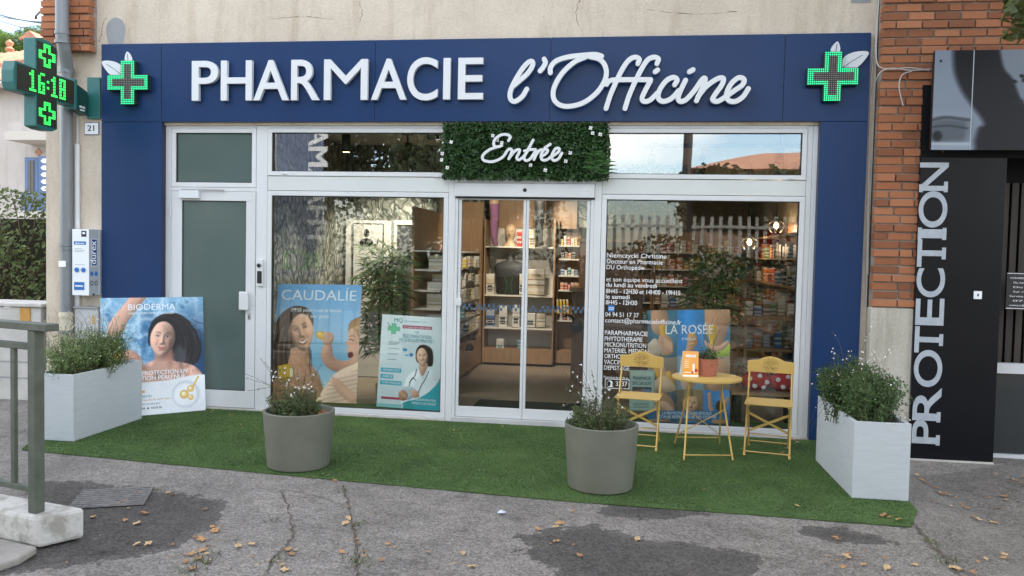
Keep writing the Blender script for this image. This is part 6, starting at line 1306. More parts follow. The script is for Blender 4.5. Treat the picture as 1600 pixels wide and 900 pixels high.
for k, s_ in enumerate(('HORAIRES D\'OUVERTURE','Du lundi au vendredi','Du samedi','Sur rendez-vous','Service d\'urgence','07.54.81','contact@protection')):
    ob('print_text', text_mb(s_,(a.x+.03+.03*(k in (1,2,3,5)),.028,b.z-.06-k*.043),(1,0,0),(0,0,1),(0,-1,0),.016,.30,.01), M_vinyl, hb)
# photographic billboard above
bbd = thing('photo_billboard', (3.6,-.36,2.8), 'black and white photo billboard showing part of a face above the black shopfront', 'billboard')
BY = -.36; TLb, BLb = at(1461,79,BY), at(1455,234,BY); xl_ = (TLb.x+BLb.x)/2; zb_, zt_ = BLb.z, TLb.z; xr2 = 6.2; Wb = xr2-xl_
cv = Canvas(300,110,'#14161c'); S_ = lambda u: (at(u,150,BY).x-xl_)/Wb
def sv(u, v): return (S_(u), (v-79)/155.0)
cv.poly([sv(1455,60),sv(1483,60),sv(1490,110),sv(1502,140),sv(1520,165),sv(1534,182),sv(1540,194),sv(1532,200),sv(1527,218),sv(1520,240),sv(1440,260),sv(1440,60)],'#7d8794',5); cv.blend(np.clip((cv.y-.6)*4,0,.5)*(cv.x < S_(1517)),'#98a2ac')
cv.poly([sv(1455,190),sv(1470,184),sv(1500,185),sv(1516,190),sv(1514,218),sv(1490,222),sv(1455,220)],'#4a5058',8,.85); cv.line([sv(1456,188),sv(1480,183),sv(1516,187)],.03,'#3a3f46',.8); cv.line([sv(1458,198),sv(1485,196),sv(1514,200)],.02,'#2c3036',.7); cv.ell(*sv(1468,212),.012,.05,'#1b1d21',0,.6); cv.line([sv(1455,224),sv(1516,224)],.03,'#aeb6bd',.7)
cv.poly([sv(1556,60),sv(1566,105),sv(1582,125),sv(1600,160),sv(1640,185),sv(1700,60)],'#77808c',3)
for k in range(16): r_ = random.Random(k+50); c = sv(r_.uniform(1582,1640),r_.uniform(75,165)); cv.ell(c[0],c[1],.006,.022,'#1b1d22',r_.uniform(-1,1),.5)
print_sheet('print', cv, Vector((xl_,BY-.001,zb_)), Vector((xr2,BY-.001,zb_)), Vector((xl_,BY-.001,zt_)), attr_mat('billboard_print', .4, .3), bbd)
ob('board', MB().box(xl_,xr2,BY,BY+.05,zb_,zt_), M_black, bbd); xs_ = at(1519,150,BY).x; ob('panel_seam', MB().box(xs_-.004,xs_+.004,BY-.0025,BY-.0012,zb_,zt_), M_sil, bbd)
p = at(1470,95,BY); mb = MB(); mb.ball((p.x,BY-.002,p.z),.012,8,5); ob('bolt', mb, M_black, bbd)
for k in (0,1): xx = xl_+.3+k*1.6; ob('support', MB().box(xx,xx+.05,BY+.051,-.1,zt_-.3,zt_-.24), M_black, bbd)
# ---------------------------------------------------------------- across the street (seen in the panes): fence, hedge, house, flag, plane tree
M_fence = mat('white_fence_slat', (.66,.66,.62), .6); fn = thing('slat_fence', (3,-15,0), 'white vertical slat fence on a low wall across the street', 'fence')
ob('low_wall', MB().box(-1.6,16,-15.3,-15.1,0,.9), M_stuccoL, fn)
for k in range(70): xx = -1.5+k*.25; o_ = ob('slat', MB().box(xx,xx+.10,-15.22,-15.19,.92,2.95), M_fence, fn) if k == 0 else None
s0 = [c for c in fn.children if c.name.startswith('slat')][0]
for k in range(1,70): o_ = s0.copy(); COL.objects.link(o_); o_.parent = fn; o_.location = (k*.25,0,0)
ob('rail', MB().box(-1.6,16,-15.188,-15.15,1.1,1.18), M_fence, fn); ob('rail', MB().box(-1.6,16,-15.188,-15.15,2.6,2.68), M_fence, fn)
R = np.random.default_rng(41); n = 16000; x_ = R.uniform(-18,16,n); z_ = R.uniform(.1,1,n)*np.where(x_ < -1.5, 3.6, 2.1)*(1+.14*np.sin(x_*1.3)); y_ = -14.6+R.normal(0,.22,n)
hg2 = thing('street_hedge', (0,-14.6,0), 'clipped hedge across the street in front of the slat fence', 'hedge'); cloud_obj('leaf', leaf_cloud(n,np.stack([x_,y_,z_],-1),R.uniform(.10,.2,n),np.tile([0,1,.6],(n,1)),.6,.6,R), leaf_mat('street_hedge_leaf',(.022,.04,.012),(.05,.08,.022),scale=4), hg2); ob('stem', MB().box(-14,16,-14.75,-14.45,0,1.2), M_twig, hg2)
h2 = thing('street_house', (9,-24,0), 'brown rendered house with tiled roof across the street', 'house'); M_h2 = mat('brown_render', (.36,.27,.20), .9, c2=(.42,.32,.24), nscale=3)
ob('wall', MB().box(3.0,16,-32,-23,0,5.1), M_h2, h2); mb = MB(); mb.add([(2.4,-22.3,5.1),(16.6,-22.3,5.1),(16.6,-32.7,5.1),(2.4,-32.7,5.1),(6,-27.5,6.35),(13,-27.5,6.35)],[(1,0,4,5),(2,1,5),(3,2,5,4),(0,3,4),(0,1,2,3)]); ob('roof', mb, M_tile, h2)
for x_ in (4.4,7.4,10.6,13.2):
    for z_ in (.8,3.3): w_ = ob('window', MB().box(x_,x_+1.1,-22.999,-22.95,z_,z_+1.4), M_vblue, h2); ob('pane', MB().box(x_+.1,x_+1.0,-22.949,-22.93,z_+.1,z_+1.3), M_dark, w_)
for ti, (tx_, ty_, th_) in enumerate(((-19,-19,10.5),(-14.5,-20,9.8),(-10.5,-19.5,10),(-7.2,-20,9.2),(-4.2,-21,8.0),(4.3,-17.2,4.9))):
    t3 = thing('street_tree', (tx_,ty_,0), ('broad tree across the street, farthest left','second tree from the left across the street','third tree from the left across the street','fourth tree from the left across the street','fifth tree across the street near the pole','small low tree before the brown house')[ti], 'tree'); R = np.random.default_rng(70+ti); ob('trunk', MB().tube([(tx_,ty_,0),(tx_+.1,ty_,3),(tx_,ty_,th_*.6)],[.3,.22,.12],8), M_twig, t3); P = []
    for k in range(16): c = np.array((tx_,ty_,th_*(.52 if ti < 5 else .72)))+R.normal(0,1,3)*np.array([1.5,1.2,th_*(.19 if ti < 5 else .05)]); q = R.normal(0,1,(420,3)); q /= np.linalg.norm(q,axis=1,keepdims=True); P.append(c+q*R.random((420,1))**.4*np.array([1.25,1.25,1.0]))
    P = np.concatenate(P); cloud_obj('crown', leaf_cloud(len(P),P,R.uniform(.2,.38,len(P)),np.tile([0,0,1.],(len(P),1)),.8,.7,R), leaf_mat('street_tree_leaf',(.018,.03,.010),(.045,.06,.02),scale=1.2), t3)
lp = thing('utility_pole', (1.65,-13.6,0), 'dark utility pole across the street', 'pole'); ob('shaft', MB().tube([(1.75,-13.6,0),(1.62,-13.6,8.5)],[.14,.10],10), M_wire, lp); ob('crossarm', MB().box(.9,2.4,-13.66,-13.54,7.8,7.92), M_wire, lp)
for k in range(3): ob('wire', MB().tube(catmull([(-30,-13.6,6.3+k*.3),(-12,-13.6,5.6+k*.3),(1.6,-13.6,7.7+k*.1)],6),.015,4), M_wire, lp); ob('wire', MB().tube(catmull([(1.6,-13.6,7.7+k*.1),(14,-13.6,5.9+k*.3),(30,-13.6,6.6+k*.3)],6),.015,4), M_wire, lp)
fl_ = thing('feather_flag', (-5.45,-4.9,0), 'blue grey feather flag with white lettering standing by the kerb', 'flag'); M_flag = leaf_mat('flag_cloth', (.24,.29,.42), (.30,.36,.50), scale=1.5, trans=.5); M_flg = mat('flag_green', (.12,.36,.14), .7)
cvp = [(-.42,1.2),(.40,1.2),(.42,3.9),(.36,4.4),(.18,4.8),(-.1,5.0),(-.34,4.9),(-.42,4.6)]; mb = MB(); mb.prism(cvp, Matrix.Translation((-5.45,-4.9,0))@Matrix.Rotation(rad(90),4,'X'), .006); ob('cloth', mb, M_flag, fl_)
ob('pole', MB().tube(catmull([(-5.88,-4.9,0),(-5.88,-4.9,3),(-5.87,-4.9,4.6),(-5.6,-4.9,5.02),(-5.3,-4.9,4.9)],5),.014,6), M_metal, fl_); ob('foot', MB().lathe([(.25,0),(.25,.05),(.05,.09),(.03,.3)],(-5.88,-4.9,0),16), M_black, fl_)
ob('print_text', text_mb('PHARMACIE',(-5.30,-4.897,1.95),(0,0,1),(1,0,0),(0,1,0),.34,2.6,.03), INK_W, fl_); ob('print_text', text_mb('ICI',(-5.10,-4.897,1.42),(-1,0,0),(0,0,1),(0,1,0),.32,.62,.04), M_flg, fl_)
tr = thing('plane_tree', (5.2,-7.2,0), 'plane tree with drying leaves overhanging the pavement on the right', 'tree'); M_bark = mat('plane_bark', (.24,.21,.16), .9, c2=(.36,.33,.26), nscale=5, bump=.5); R = np.random.default_rng(51); r_ = random.Random(51)
mb = MB(); mb.tube([(5.2,-7.2,0),(5.15,-7.15,1.5),(5.2,-7.1,3.6)],[.24,.2,.17],12); ob('trunk', mb, M_bark, tr, True); br = MB(); P = []
ends = [(3.6,-2.6,6.2),(5.2,-2.4,5.9),(2.6,-3.3,6.5),(4.4,-3.9,6.0),(6.4,-3.4,6.2),(2.6,-4.6,7.2),(3.7,-3.5,6.8),(1.7,-5.6,7.7),(3.2,-6.4,7.6),(7.5,-8.5,7.6),(4.2,-9.2,8.0),(6.6,-5.4,7.4),(5.2,-7.0,9.0),(4.9,-4.2,6.2),(8.4,-6.6,6.8),(5.6,-10,7.2),(4.6,-3.0,5.6)]  # foremost crown lobes added over the pavement to shade the front's right side
for e in ends:
    pts = catmull([(5.2,-7.1,3.4),((5.2+e[0])/2+r_.gauss(0,.2),(-7.1+e[1])/2,(3.4+e[2])/2+.3),e],6); br.tube(pts,[.11-.008*i for i in range(len(pts))],6,False)
    m_ = 1300; q = R.normal(0,1,(m_,3)); q /= np.linalg.norm(q,axis=1,keepdims=True); P.append(np.array(e)+q*(R.random((m_,1))**.4)*np.array([1.5,1.5,1.1]))
tw = at(1588,30,-1.2); tp_ = [np.array(at(u,v,-1.15+.2*R.random())) for u,v in ((1590,22),(1596,34),(1586,12),(1592,46),(1601,20),(1610,40),(1582,50),(1578,8),(1600,6),(1606,56))]
pts = catmull([(4.6,-3.0,5.6),(4.55,-2.0,4.9),tuple(at(1612,18,-1.15))],6); br.tube(pts,[.035-.0022*i for i in range(len(pts))],5,False)
for q in tp_: P.append(q+R.normal(0,.05,(9,3)))
P = np.concatenate(P); sz = np.concatenate([R.uniform(.14,.26,len(P)-90),R.uniform(.07,.13,90)]); cloud_obj('crown', leaf_cloud(len(P),P,sz,np.tile([0,0,1.0],(len(P),1)),.8,.75,R), leaf_mat('plane_leaf',(.07,.09,.025),(.13,.14,.045),(.26,.17,.06),scale=2.5), tr); ob('branch', br, M_bark, tr)
# ---------------------------------------------------------------- shop interior
M_floor = mat('beige_floor', (.30,.25,.20), .45, c2=(.25,.205,.165), nscale=1.2, stretch=(3,.6,1)); M_ceil = mat('ceiling_paint', (.42,.40,.36), .9); M_wood = mat('oak_veneer', (.36,.225,.125), .5, c2=(.29,.175,.095), nscale=6, stretch=(6,6,.5)); M_wood2 = mat('brown_panel', (.20,.115,.07), .5, c2=(.16,.09,.055), nscale=5, stretch=(5,5,.5))
M_shelf = mat('shelf_white', (.62,.60,.55), .5); M_wallw = mat('inner_wall', (.24,.22,.19), .85)
def wallpaper(name):
    m = bpy.data.materials.new(name); m.use_nodes = True; nt = m.node_tree; L = nt.links; b = nt.nodes['Principled BSDF']; tc = nd(nt,'ShaderNodeTexCoord')
    n = nd(nt,'ShaderNodeTexNoise'); n.inputs['Scale'].default_value = 2.2; n.inputs['Detail'].default_value = 3; L.new(tc.outputs['Object'], n.inputs['Vector'])
    mx = nd(nt,'ShaderNodeMix', data_type='RGBA', blend_type='LINEAR_LIGHT'); mx.inputs['Factor'].default_value = .35; L.new(tc.outputs['Object'], mx.inputs['A']); L.new(n.outputs['Color'], mx.inputs['B'])
    mp = nd(nt,'ShaderNodeMapping'); mp.inputs['Scale'].default_value = (1,1,.45); L.new(mx.outputs['Result'], mp.inputs[0])
    v = nd(nt,'ShaderNodeTexVoronoi', feature='DISTANCE_TO_EDGE'); v.inputs['Scale'].default_value = 9; L.new(mp.outputs[0], v.inputs['Vector'])
    v2 = nd(nt,'ShaderNodeTexVoronoi'); v2.inputs['Scale'].default_value = 16; L.new(mp.outputs[0], v2.inputs['Vector'])
    r = nd(nt,'ShaderNodeValToRGB'); e = r.color_ramp.elements; e[0].position = .03; e[1].position = .14; e[0].color = lin((.10,.115,.105)); e[1].color = lin((.42,.44,.40)); L.new(v.outputs['Distance'], r.inputs[0])
    r2 = nd(nt,'ShaderNodeValToRGB'); e = r2.color_ramp.elements; e[0].position = .28; e[1].position = .5; e[0].color = (1,1,1,1); e[1].color = (.38,.42,.40,1); L.new(v2.outputs['Distance'], r2.inputs[0])
    x = nd(nt,'ShaderNodeMix', data_type='RGBA', blend_type='MULTIPLY'); x.inputs['Factor'].default_value = .8; L.new(r.outputs[0], x.inputs['A']); L.new(r2.outputs[0], x.inputs['B']); L.new(x.outputs['Result'], b.inputs['Base Color']); b.inputs['Roughness'].default_value = .8; return m
M_wallp = wallpaper('jungle_wallpaper'); M_jambd = mat('door_white', (.60,.61,.58), .5)
def struct(name, mb, m, label): return tag(ob(name, mb, m), label, 'interior', kind='structure')
struct('shop_floor', MB().box(-3.9,2.6,.075,8.7,-.02,.03), M_floor, 'beige floor inside the pharmacy'); struct('shop_ceiling', MB().box(-3.9,2.6,.26,8.7,3.2,3.3), M_ceil, 'ceiling inside the pharmacy')
struct('partition_wall', MB().box(-3.92,-3.80,.08,2.5,.03,3.2).box(-3.92,-2.48,2.5,2.6,.03,3.2), M_wallp, 'jungle wallpaper partition inside the left window')
struct('interior_wall', MB().box(-2.5,2.6,8.5,8.7,.03,3.2).box(2.5,2.62,.3,8.5,.03,3.2).box(-2.62,-2.5,2.61,8.5,.03,3.2), M_wallw, 'inner walls of the pharmacy')
struct('stairwell_wall', MB().box(-6.0,-3.93,1.5,1.6,0,3.4).box(-3.925,-3.921,.1,1.5,0,3.2), mat('stairwell_paint', (.20,.23,.21), .9), 'grey green stairwell wall behind the side door')
# turf strip inside the display windows
for a, b, l in ((-3.79,-1.78,'strip of artificial turf inside the left display window'),(-.20,1.75,'strip of artificial turf inside the right display window')): tag(ob('window_turf', MB().box(a,b,.08,.42,.031,.06), M_turfbase), l, 'turf mat')
# wallpaper room: white panel door with pictogram and a doorway whose shade is a dark sheet
idr = thing('interior_door', (-3.3,2.48,0), 'white inner door with a black assistant pictogram behind the left window', 'door'); q = lambda u, v: at(u, v, 2.48)
a, b = q(538,640), q(612,345); ob('casing', MB().box(a.x,b.x,2.45,2.499,.031,b.z), M_jambd, idr, bevel=.004); a2, b2 = q(551,640), q(600,351); ob('leaf', MB().box(a2.x,b2.x,2.425,2.449,.04,b2.z), M_jambd, idr)
mb = MB(); w = .012; mb.box(a2.x-w,a2.x,2.42,2.4485,.04,b2.z); mb.box(b2.x,b2.x+w,2.42,2.4485,.04,b2.z); mb.box(a2.x-w,b2.x+w,2.42,2.4485,b2.z,b2.z+w); ob('gap', mb, M_black, idr)
c = q(575,368); mb = MB(); mb.ball((c.x,2.42,c.z+.035),.05,12,7,(.8,.1,1.15)); mb.ball((c.x,2.42,c.z-.10),.10,14,6,(1,.05,.62)); ob('pictogram', mb, M_black, idr, True)
dw = thing('inner_doorway', (-2.85,2.48,0), 'dark doorway with white casing behind the left window', 'doorway'); a, b = q(612,640), q(671,345); a2, b2 = q(617,640), q(657,352)
mb = MB(); mb.box(a.x+.002,a2.x,2.44,2.499,.031,b.z); mb.box(b2.x,b.x,2.44,2.499,.031,b.z); mb.box(a2.x,b2.x,2.44,2.499,b2.z,b.z); ob('casing', mb, M_jambd, dw, bevel=.004); ob('opening', MB().box(a2.x,b2.x,2.46,2.498,.031,b2.z), mat('doorway_shade', (.035,.045,.05), .7, c2=(.055,.065,.07), nscale=3), dw)
ob('panel_shelf', MB().box(a2.x+.02,b2.x-.02,2.452,2.459,.9,1.2), M_black, dw); ob('wall_box', MB().box(a2.x+.10,a2.x+.22,2.45,2.459,1.62,1.78), M_black, dw)
# ---------------------------------------------------------------- shelving
def shelf_unit(name, label, x0, x1, y0, y1, zs, top, back=None, sides=(1,1), m=M_wood, base=.3):
    t = thing(name, ((x0+x1)/2,(y0+y1)/2,.03), label, 'shelf'); k = .02
    ob('base', MB().box(x0,x1,y0,y1,.07,base), m, t); ob('plinth', MB().box(x0+.02,x1-.02,y0+.04,y1,.031,.069), M_black, t)
    if sides[0]: ob('side', MB().box(x0,x0+k,y0+.02,y1,base+.001,top), m, t)
    if sides[1]: ob('side', MB().box(x1-k,x1,y0+.02,y1,base+.001,top), m, t)
    for z in zs: ob('shelf_board', MB().box(x0+k+.001,x1-k-.001,y0+.02,y1-.013,z-.025,z), M_shelf, t, bevel=.003)
    if back == 'x0': ob('back_panel', MB().box(x0+k,x0+k+.01,y0+.03,y1-.02,base+.002,top), m, t)
    elif back is not None: ob('back_panel', MB().box(x0+k+.001,x1-k-.001,y1-.012,y1-.001,base+.002,top), back, t)
    return t
YB = 4.15
sz = [at(800,v,YB).z for v in (385,461,512,545)]
shelf_unit('display_shelf','white backed display shelf facing the entrance',-2.10,-1.0,YB-.05,YB+.40,sz[:3],at(800,345,YB).z+.02,M_shelf,(1,1),M_wood,sz[3])
ob_top = at(800,346,YB).z; struct('wood_header', MB().box(-2.10,-.70,YB+.36,YB+.45,sz[0]+.30,2.62), M_wood, 'oak panel above the display shelf'); struct('wallpaper_frieze', MB().box(-2.49,1.0,YB+.46,YB+.56,2.2,3.2), M_wallp, 'wallpaper frieze above the display shelf')
struct('oak_side_panel', MB().box(-2.49,-2.13,YB+.02,YB+.06,.031,2.55), M_wood, 'oak corner panel left of the display shelf')
rs = [at(880,v,4.4).z for v in (383,404,430,453,500)]
shelf_unit('narrow_shelf','narrow oak shelf of small medicine packs right of the display shelf',-.98,-.62,4.35,4.75,rs[:4]+[rs[4]],at(880,345,4.4).z,M_wood,(1,0),M_wood,at(880,548,4.4).z)
ls = [.62,.85,1.08,1.30,1.55,1.78]
ct_ = thing('oak_gondola', (-2.3,2.7,.03), 'oak gondola shelf along the left side of the entrance', 'shelf')
ob('base', MB().box(-2.49,-2.12,1.25,4.10,.07,.5), M_wood, ct_); ob('plinth', MB().box(-2.47,-2.15,1.27,4.08,.031,.069), M_black, ct_); ob('back_panel', MB().box(-2.49,-2.46,1.25,4.10,.501,2.3), M_wood, ct_); ob('end_panel', MB().box(-2.459,-2.13,4.06,4.10,.501,2.3), M_wood, ct_)
for z in ls: ob('shelf_board', MB().box(-2.459,-2.14,1.27,4.05,z-.022,z), M_shelf, ct_)
cn = thing('oak_counter', (-.2,4.0,.03), 'brown oak counter block on the right side of the entrance', 'counter'); ob('front', MB().box(-.62,-.56,2.45,5.2,.031,1.28), M_wood2, cn); ob('end', MB().box(-.559,.30,2.45,2.50,.031,1.28), M_wood2, cn); ob('top', MB().box(-.66,.32,2.40,5.22,1.281,1.33), M_wood, cn); ob('upper_shelf', MB().box(-.56,.25,2.9,2.95,1.331,1.95), M_wood2, cn); ob('upper_board', MB().box(-.60,.28,2.85,3.2,1.951,1.99), M_wood, cn)
# ---------------------------------------------------------------- goods
UNIT = {}
def cube_mesh(m):
    if m.name in UNIT: return UNIT[m.name]
    bmq = bmesh.new(); bmesh.ops.create_cube(bmq, size=1.0); bmesh.ops.bevel(bmq, geom=bmq.edges[:], offset=.03, segments=1, affect='EDGES'); me = bpy.data.meshes.new('pack'); bmq.to_mesh(me); bmq.free(); me.materials.append(m); UNIT[m.name] = me; return me
PK = {n_: mat('pack_'+n_, c_, .45) for n_, c_ in dict(white=(.62,.61,.58), cream=(.55,.48,.36), yellow=(.62,.43,.04), orange=(.60,.19,.05), red=(.45,.04,.04), blue=(.05,.13,.30), teal=(.05,.24,.28), green=(.10,.24,.09), black=(.025,.025,.03), pink=(.5,.2,.22), brown=(.22,.12,.07)).items()}
for m_ in PK.values():          # printed fronts: a paler title band, a dark stripe and a few lines of type
    nt = m_.node_tree; L = nt.links; b = nt.nodes['Principled BSDF']; base_c = tuple(b.inputs['Base Color'].default_value); tc = nd(nt,'ShaderNodeTexCoord'); sp = nd(nt,'ShaderNodeSeparateXYZ'); L.new(tc.outputs['Generated'], sp.inputs[0]); oi = nd(nt,'ShaderNodeObjectInfo')
    ad = nd(nt,'ShaderNodeMath', operation='MULTIPLY_ADD'); ad.inputs[1].default_value = .35; L.new(oi.outputs['Random'], ad.inputs[0]); L.new(sp.outputs['Z'], ad.inputs[2])
    r = nd(nt,'ShaderNodeValToRGB'); r.color_ramp.interpolation = 'CONSTANT'; e = r.color_ramp.elements; lt = tuple(.5*c+.36 for c in base_c[:3])+(1,); dk = tuple(.35*c+.01 for c in base_c[:3])+(1,)
    e[0].position = 0; e[0].color = base_c; e[1].position = .30; e[1].color = lt
    for p_, c_ in ((.42,base_c),(.52,dk),(.58,lt),(.74,dk),(.78,base_c),(1.0,lt)): q = e.new(p_); q.color = c_
    L.new(ad.outputs[0], r.inputs[0]); L.new(r.outputs[0], b.inputs['Base Color'])
def pack(col, x, y, z, w, d, h, where, rz=0.0, name='product_box', tilt=0.0):
    o = bpy.data.objects.new(name, cube_mesh(PK[col])); COL.objects.link(o); o.location = (x, y, z+h/2+.0005); o.scale = (w, d, h); o.rotation_euler = (tilt, 0, rz)
    return tag(o, '%s box %s' % (col, where), 'box', '%s boxes %s' % (col, where))
rg = random.Random(77)
def labelled(o, l): o['label'] = l; return o
# display shelf: third row and bottom row
def on_back(u0, u1, vt, vb, col, lab, face=None):
    a, b = at(u0, vb, YB+.02), at(u1, vt, YB+.02); o = pack(col, (a.x+b.x)/2, YB+.08, a.z, b.x-a.x, .10, b.z-a.z, 'x'); o['label'] = lab; del o['group']
    if face: f_ = MB(); f_.box(-.32,.32,-.515,-.501,-.36,.02); q = link('print_patch', new_mesh('print_patch', f_), PK[face], o)
    return o
on_back(759,772,484,511,'blue','dark blue support box, leftmost on the third shelf of the display','black'); on_back(779,792,478,511,'white','tall white support box, second on the third display shelf','black'); on_back(800,812,477,511,'white','tall white support box, third on the third display shelf','black'); on_back(821,836,490,511,'white','squat white box right of the door bar on the third display shelf','black'); on_back(838,852,491,511,'cream','plain cream box at the right end of the third display shelf')
on_back(775,787,530,546,'white','white and blue box on the bottom step of the display','teal'); on_back(808,816,532,546,'teal','teal box behind the door bar on the bottom step of the display')
on_back(759,772,428,460,'cream','cream box left of the torso on the second display shelf','black'); on_back(811,818,428,460,'cream','cream box right of the torso on the second display shelf','black')
o = on_back(822,851,421,460,'cream','cream showcard about measuring on the second display shelf'); ob('print_text', text_mb('VOTRE',at(831,431,YB),(1,0,0),(0,0,1),(0,-1,0),.03,.14,.02), INK_D, None).parent = None
for q in [x for x in bpy.data.objects if x.name.startswith('print_text') and x.parent is None]: q.parent = o; q.matrix_parent_inverse = Matrix(); q.matrix_basis = (Matrix.Translation(o.location)@Matrix.Diagonal((*o.scale,1))).inverted()
on_back(807.5,815,361,385,'red','red box beside the mannequin head on the top display shelf'); on_back(826,836,359,386,'cream','cream stocking box at the right of the top display shelf','brown'); on_back(738,747,364,385,'cream','pale tube shaped pack on the left of the top display shelf')
# mannequin head, torso, leg forms
M_mann = mat('mannequin_skin', (.52,.37,.24), .45); M_tor = mat('torso_grey', (.045,.05,.055), .6); M_corset = mat('corset_black', (.015,.016,.016), .7); M_cgreen = mat('corset_green', (.03,.14,.05), .6)
def rings(mb, secs, n=20):
    o = len(mb.v)
    for cx, cy, cz, rx, ry in secs:
        for k in range(n): a = 2*math.pi*k/n; mb.v.append((cx+rx*math.cos(a), cy+ry*math.sin(a), cz))
    for i in range(len(secs)-1):
        for k in range(n): mb.f.append((o+i*n+k, o+i*n+(k+1)%n, o+(i+1)*n+(k+1)%n, o+(i+1)*n+k))
    mb.f.append(tuple(o+k for k in reversed(range(n)))); mb.f.append(tuple(o+(len(secs)-1)*n+k for k in range(n))); return mb
hc = at(796,385,YB+.05); hz = hc.z; hx = hc.x; hy = YB+.12; H_ = at(796,349,YB+.05).z-hz
mh = thing('display_bust', (hx,hy,hz), 'bald mannequin head on the top shelf of the display', 'mannequin')
secs = [(hx,hy,hz+H_*z,H_*rx,H_*ry) for z,rx,ry in ((.001,.30,.20),(.10,.27,.18),(.17,.16,.15),(.28,.13,.14),(.36,.15,.17),(.42,.20,.22),(.55,.235,.27),(.68,.25,.29),(.80,.245,.28),(.90,.19,.22),(.97,.10,.12),(1.0,.02,.03))]
ob('head', rings(MB(),secs,24), M_mann, mh, True)
mb = MB(); mb.add([(hx-.018*1.2,hy-H_*.27,hz+H_*.52),(hx+.018*1.2,hy-H_*.27,hz+H_*.52),(hx,hy-H_*.35,hz+H_*.535),(hx,hy-H_*.265,hz+H_*.68)],[(0,1,2),(1,3,2),(0,2,3)]); ob('nose', mb, M_mann, mh)
mb = MB()
for s in (-1,1): mb.ball((hx+s*H_*.10,hy-H_*.262,hz+H_*.665),H_*.04,8,5,(1.2,.4,.5))
ob('eye', mb, M_wood, mh); mb = MB(); mb.ball((hx,hy-H_*.255,hz+H_*.465),H_*.055,8,5,(1.2,.4,.35)); ob('mouth', mb, M_wood, mh)
tcx_ = at(795,460,YB+.05); tz = tcx_.z; tx = tcx_.x; ty = YB+.16; TH_ = at(795,396,YB+.05).z-tz; mt_ = thing('display_torso', (tx,ty,tz), 'dark torso mannequin wearing a black lumbar belt on the display shelf', 'mannequin')
ob('torso', rings(MB(),[(tx,ty,tz+TH_*z,TH_*rx,TH_*ry) for z,rx,ry in ((.44,.36,.2),(.5,.37,.21),(.6,.40,.22),(.68,.40,.21),(.75,.34,.17),(.80,.22,.13),(.84,.10,.10),(.97,.09,.09),(1.0,.085,.085))],26), M_tor, mt_, True)
ob('lumbar_belt', rings(MB(),[(tx,ty,tz+TH_*z+.002,TH_*rx,TH_*ry) for z,rx,ry in ((.0,.32,.19),(.05,.345,.205),(.2,.32,.2),(.43,.365,.21),(.44,.34,.19))],26), M_corset, mt_, True)
mb = MB()
for s in (-1,1):
    pts = catmull([(tx+s*TH_*.10,ty-TH_*.21,tz+TH_*.42),(tx+s*TH_*.05,ty-TH_*.215,tz+TH_*.22),(tx+s*TH_*.09,ty-TH_*.205,tz+TH_*.03)],6); mb.tube(pts,.006,5)
ob('belt_piping', mb, M_cgreen, mt_)
def leg_form(u, vt, vb, m, label, skin):
    c = at(u,vb,3.7); zt = at(u,vt,3.7).z; zb = c.z; L_ = zt-zb; x = c.x; y = 3.7; t = thing('stocking_leg', (x,y,zb), label, 'leg form'); zt2 = 3.15
    ob('leg', MB().tube([(x-.01,y,zt2),(x-.01,y,zb+L_*1.05)],[.085,.075],14), skin, t, True)
    ob('stocking', MB().tube(catmull([(x-.01,y,zb+L_*1.05),(x,y,zb+L_*.75),(x-.012,y+.02,zb+L_*.5),(x+.0,y+.01,zb+L_*.22),(x+.008,y,zb+.07),(x+.03,y-.06,zb+.035),(x+.045,y-.14,zb+.02)],4),[.078,.074,.07,.067,.064,.063,.064,.063,.062,.058,.054,.05,.046,.042,.04,.038,.037,.037,.038,.038,.037,.036,.033,.028,.018],14), m, t, True); return t
leg_form(772,322,384,mat('violet_stocking',(.30,.13,.26),.7),'leg form in a violet stocking hanging inside the entrance',M_mann); leg_form(843,322,384,mat('black_stocking',(.012,.012,.014),.6),'leg form in a black stocking hanging inside the entrance',M_corset)
# gondola goods seen edge on: packs and slippers
cols = list(PK)
for k, z in enumerate(ls[:-1]):
    y = 1.35
    while y < 3.9:
        w_ = rg.uniform(.10,.2); h_ = rg.uniform(.09,.19); c_ = rg.choice(['white','cream','yellow','black','white','teal','cream','yellow']); pack(c_, -2.24+rg.uniform(-.03,.05), y+w_/2, z, .18, w_*.9, h_, 'on the oak gondola, %s shelf up' % ['first','second','third','fourth','fifth'][k]); y += w_+.03
M_shoe = mat('black_slipper', (.02,.02,.022), .8); M_sole = mat('pale_sole', (.45,.38,.28), .7)
for i, (u, v, y_) in enumerate(((736,447,2.3),(733,484,2.2),(738,529,2.4),(734,545,2.0),(737,424,2.5))):
    p = atx(u, v, -2.05); t = thing('slipper', p, 'dark slipper displayed on the oak gondola, %s from the floor' % ['fourth','third','second','first','fifth'][i], 'slipper', 'slippers on the gondola'); mb = MB(); rings(mb,[(p.x,p.y,p.z-.02,.045,.12),(p.x,p.y,p.z+.0,.05,.125),(p.x,p.y-.01,p.z+.04,.045,.10),(p.x,p.y-.03,p.z+.07,.03,.05)],14); ob('upper', mb, M_shoe, t, True); ob('sole', rings(MB(),[(p.x,p.y,p.z-.035,.046,.122),(p.x,p.y,p.z-.021,.048,.125)],14), M_sole, t)
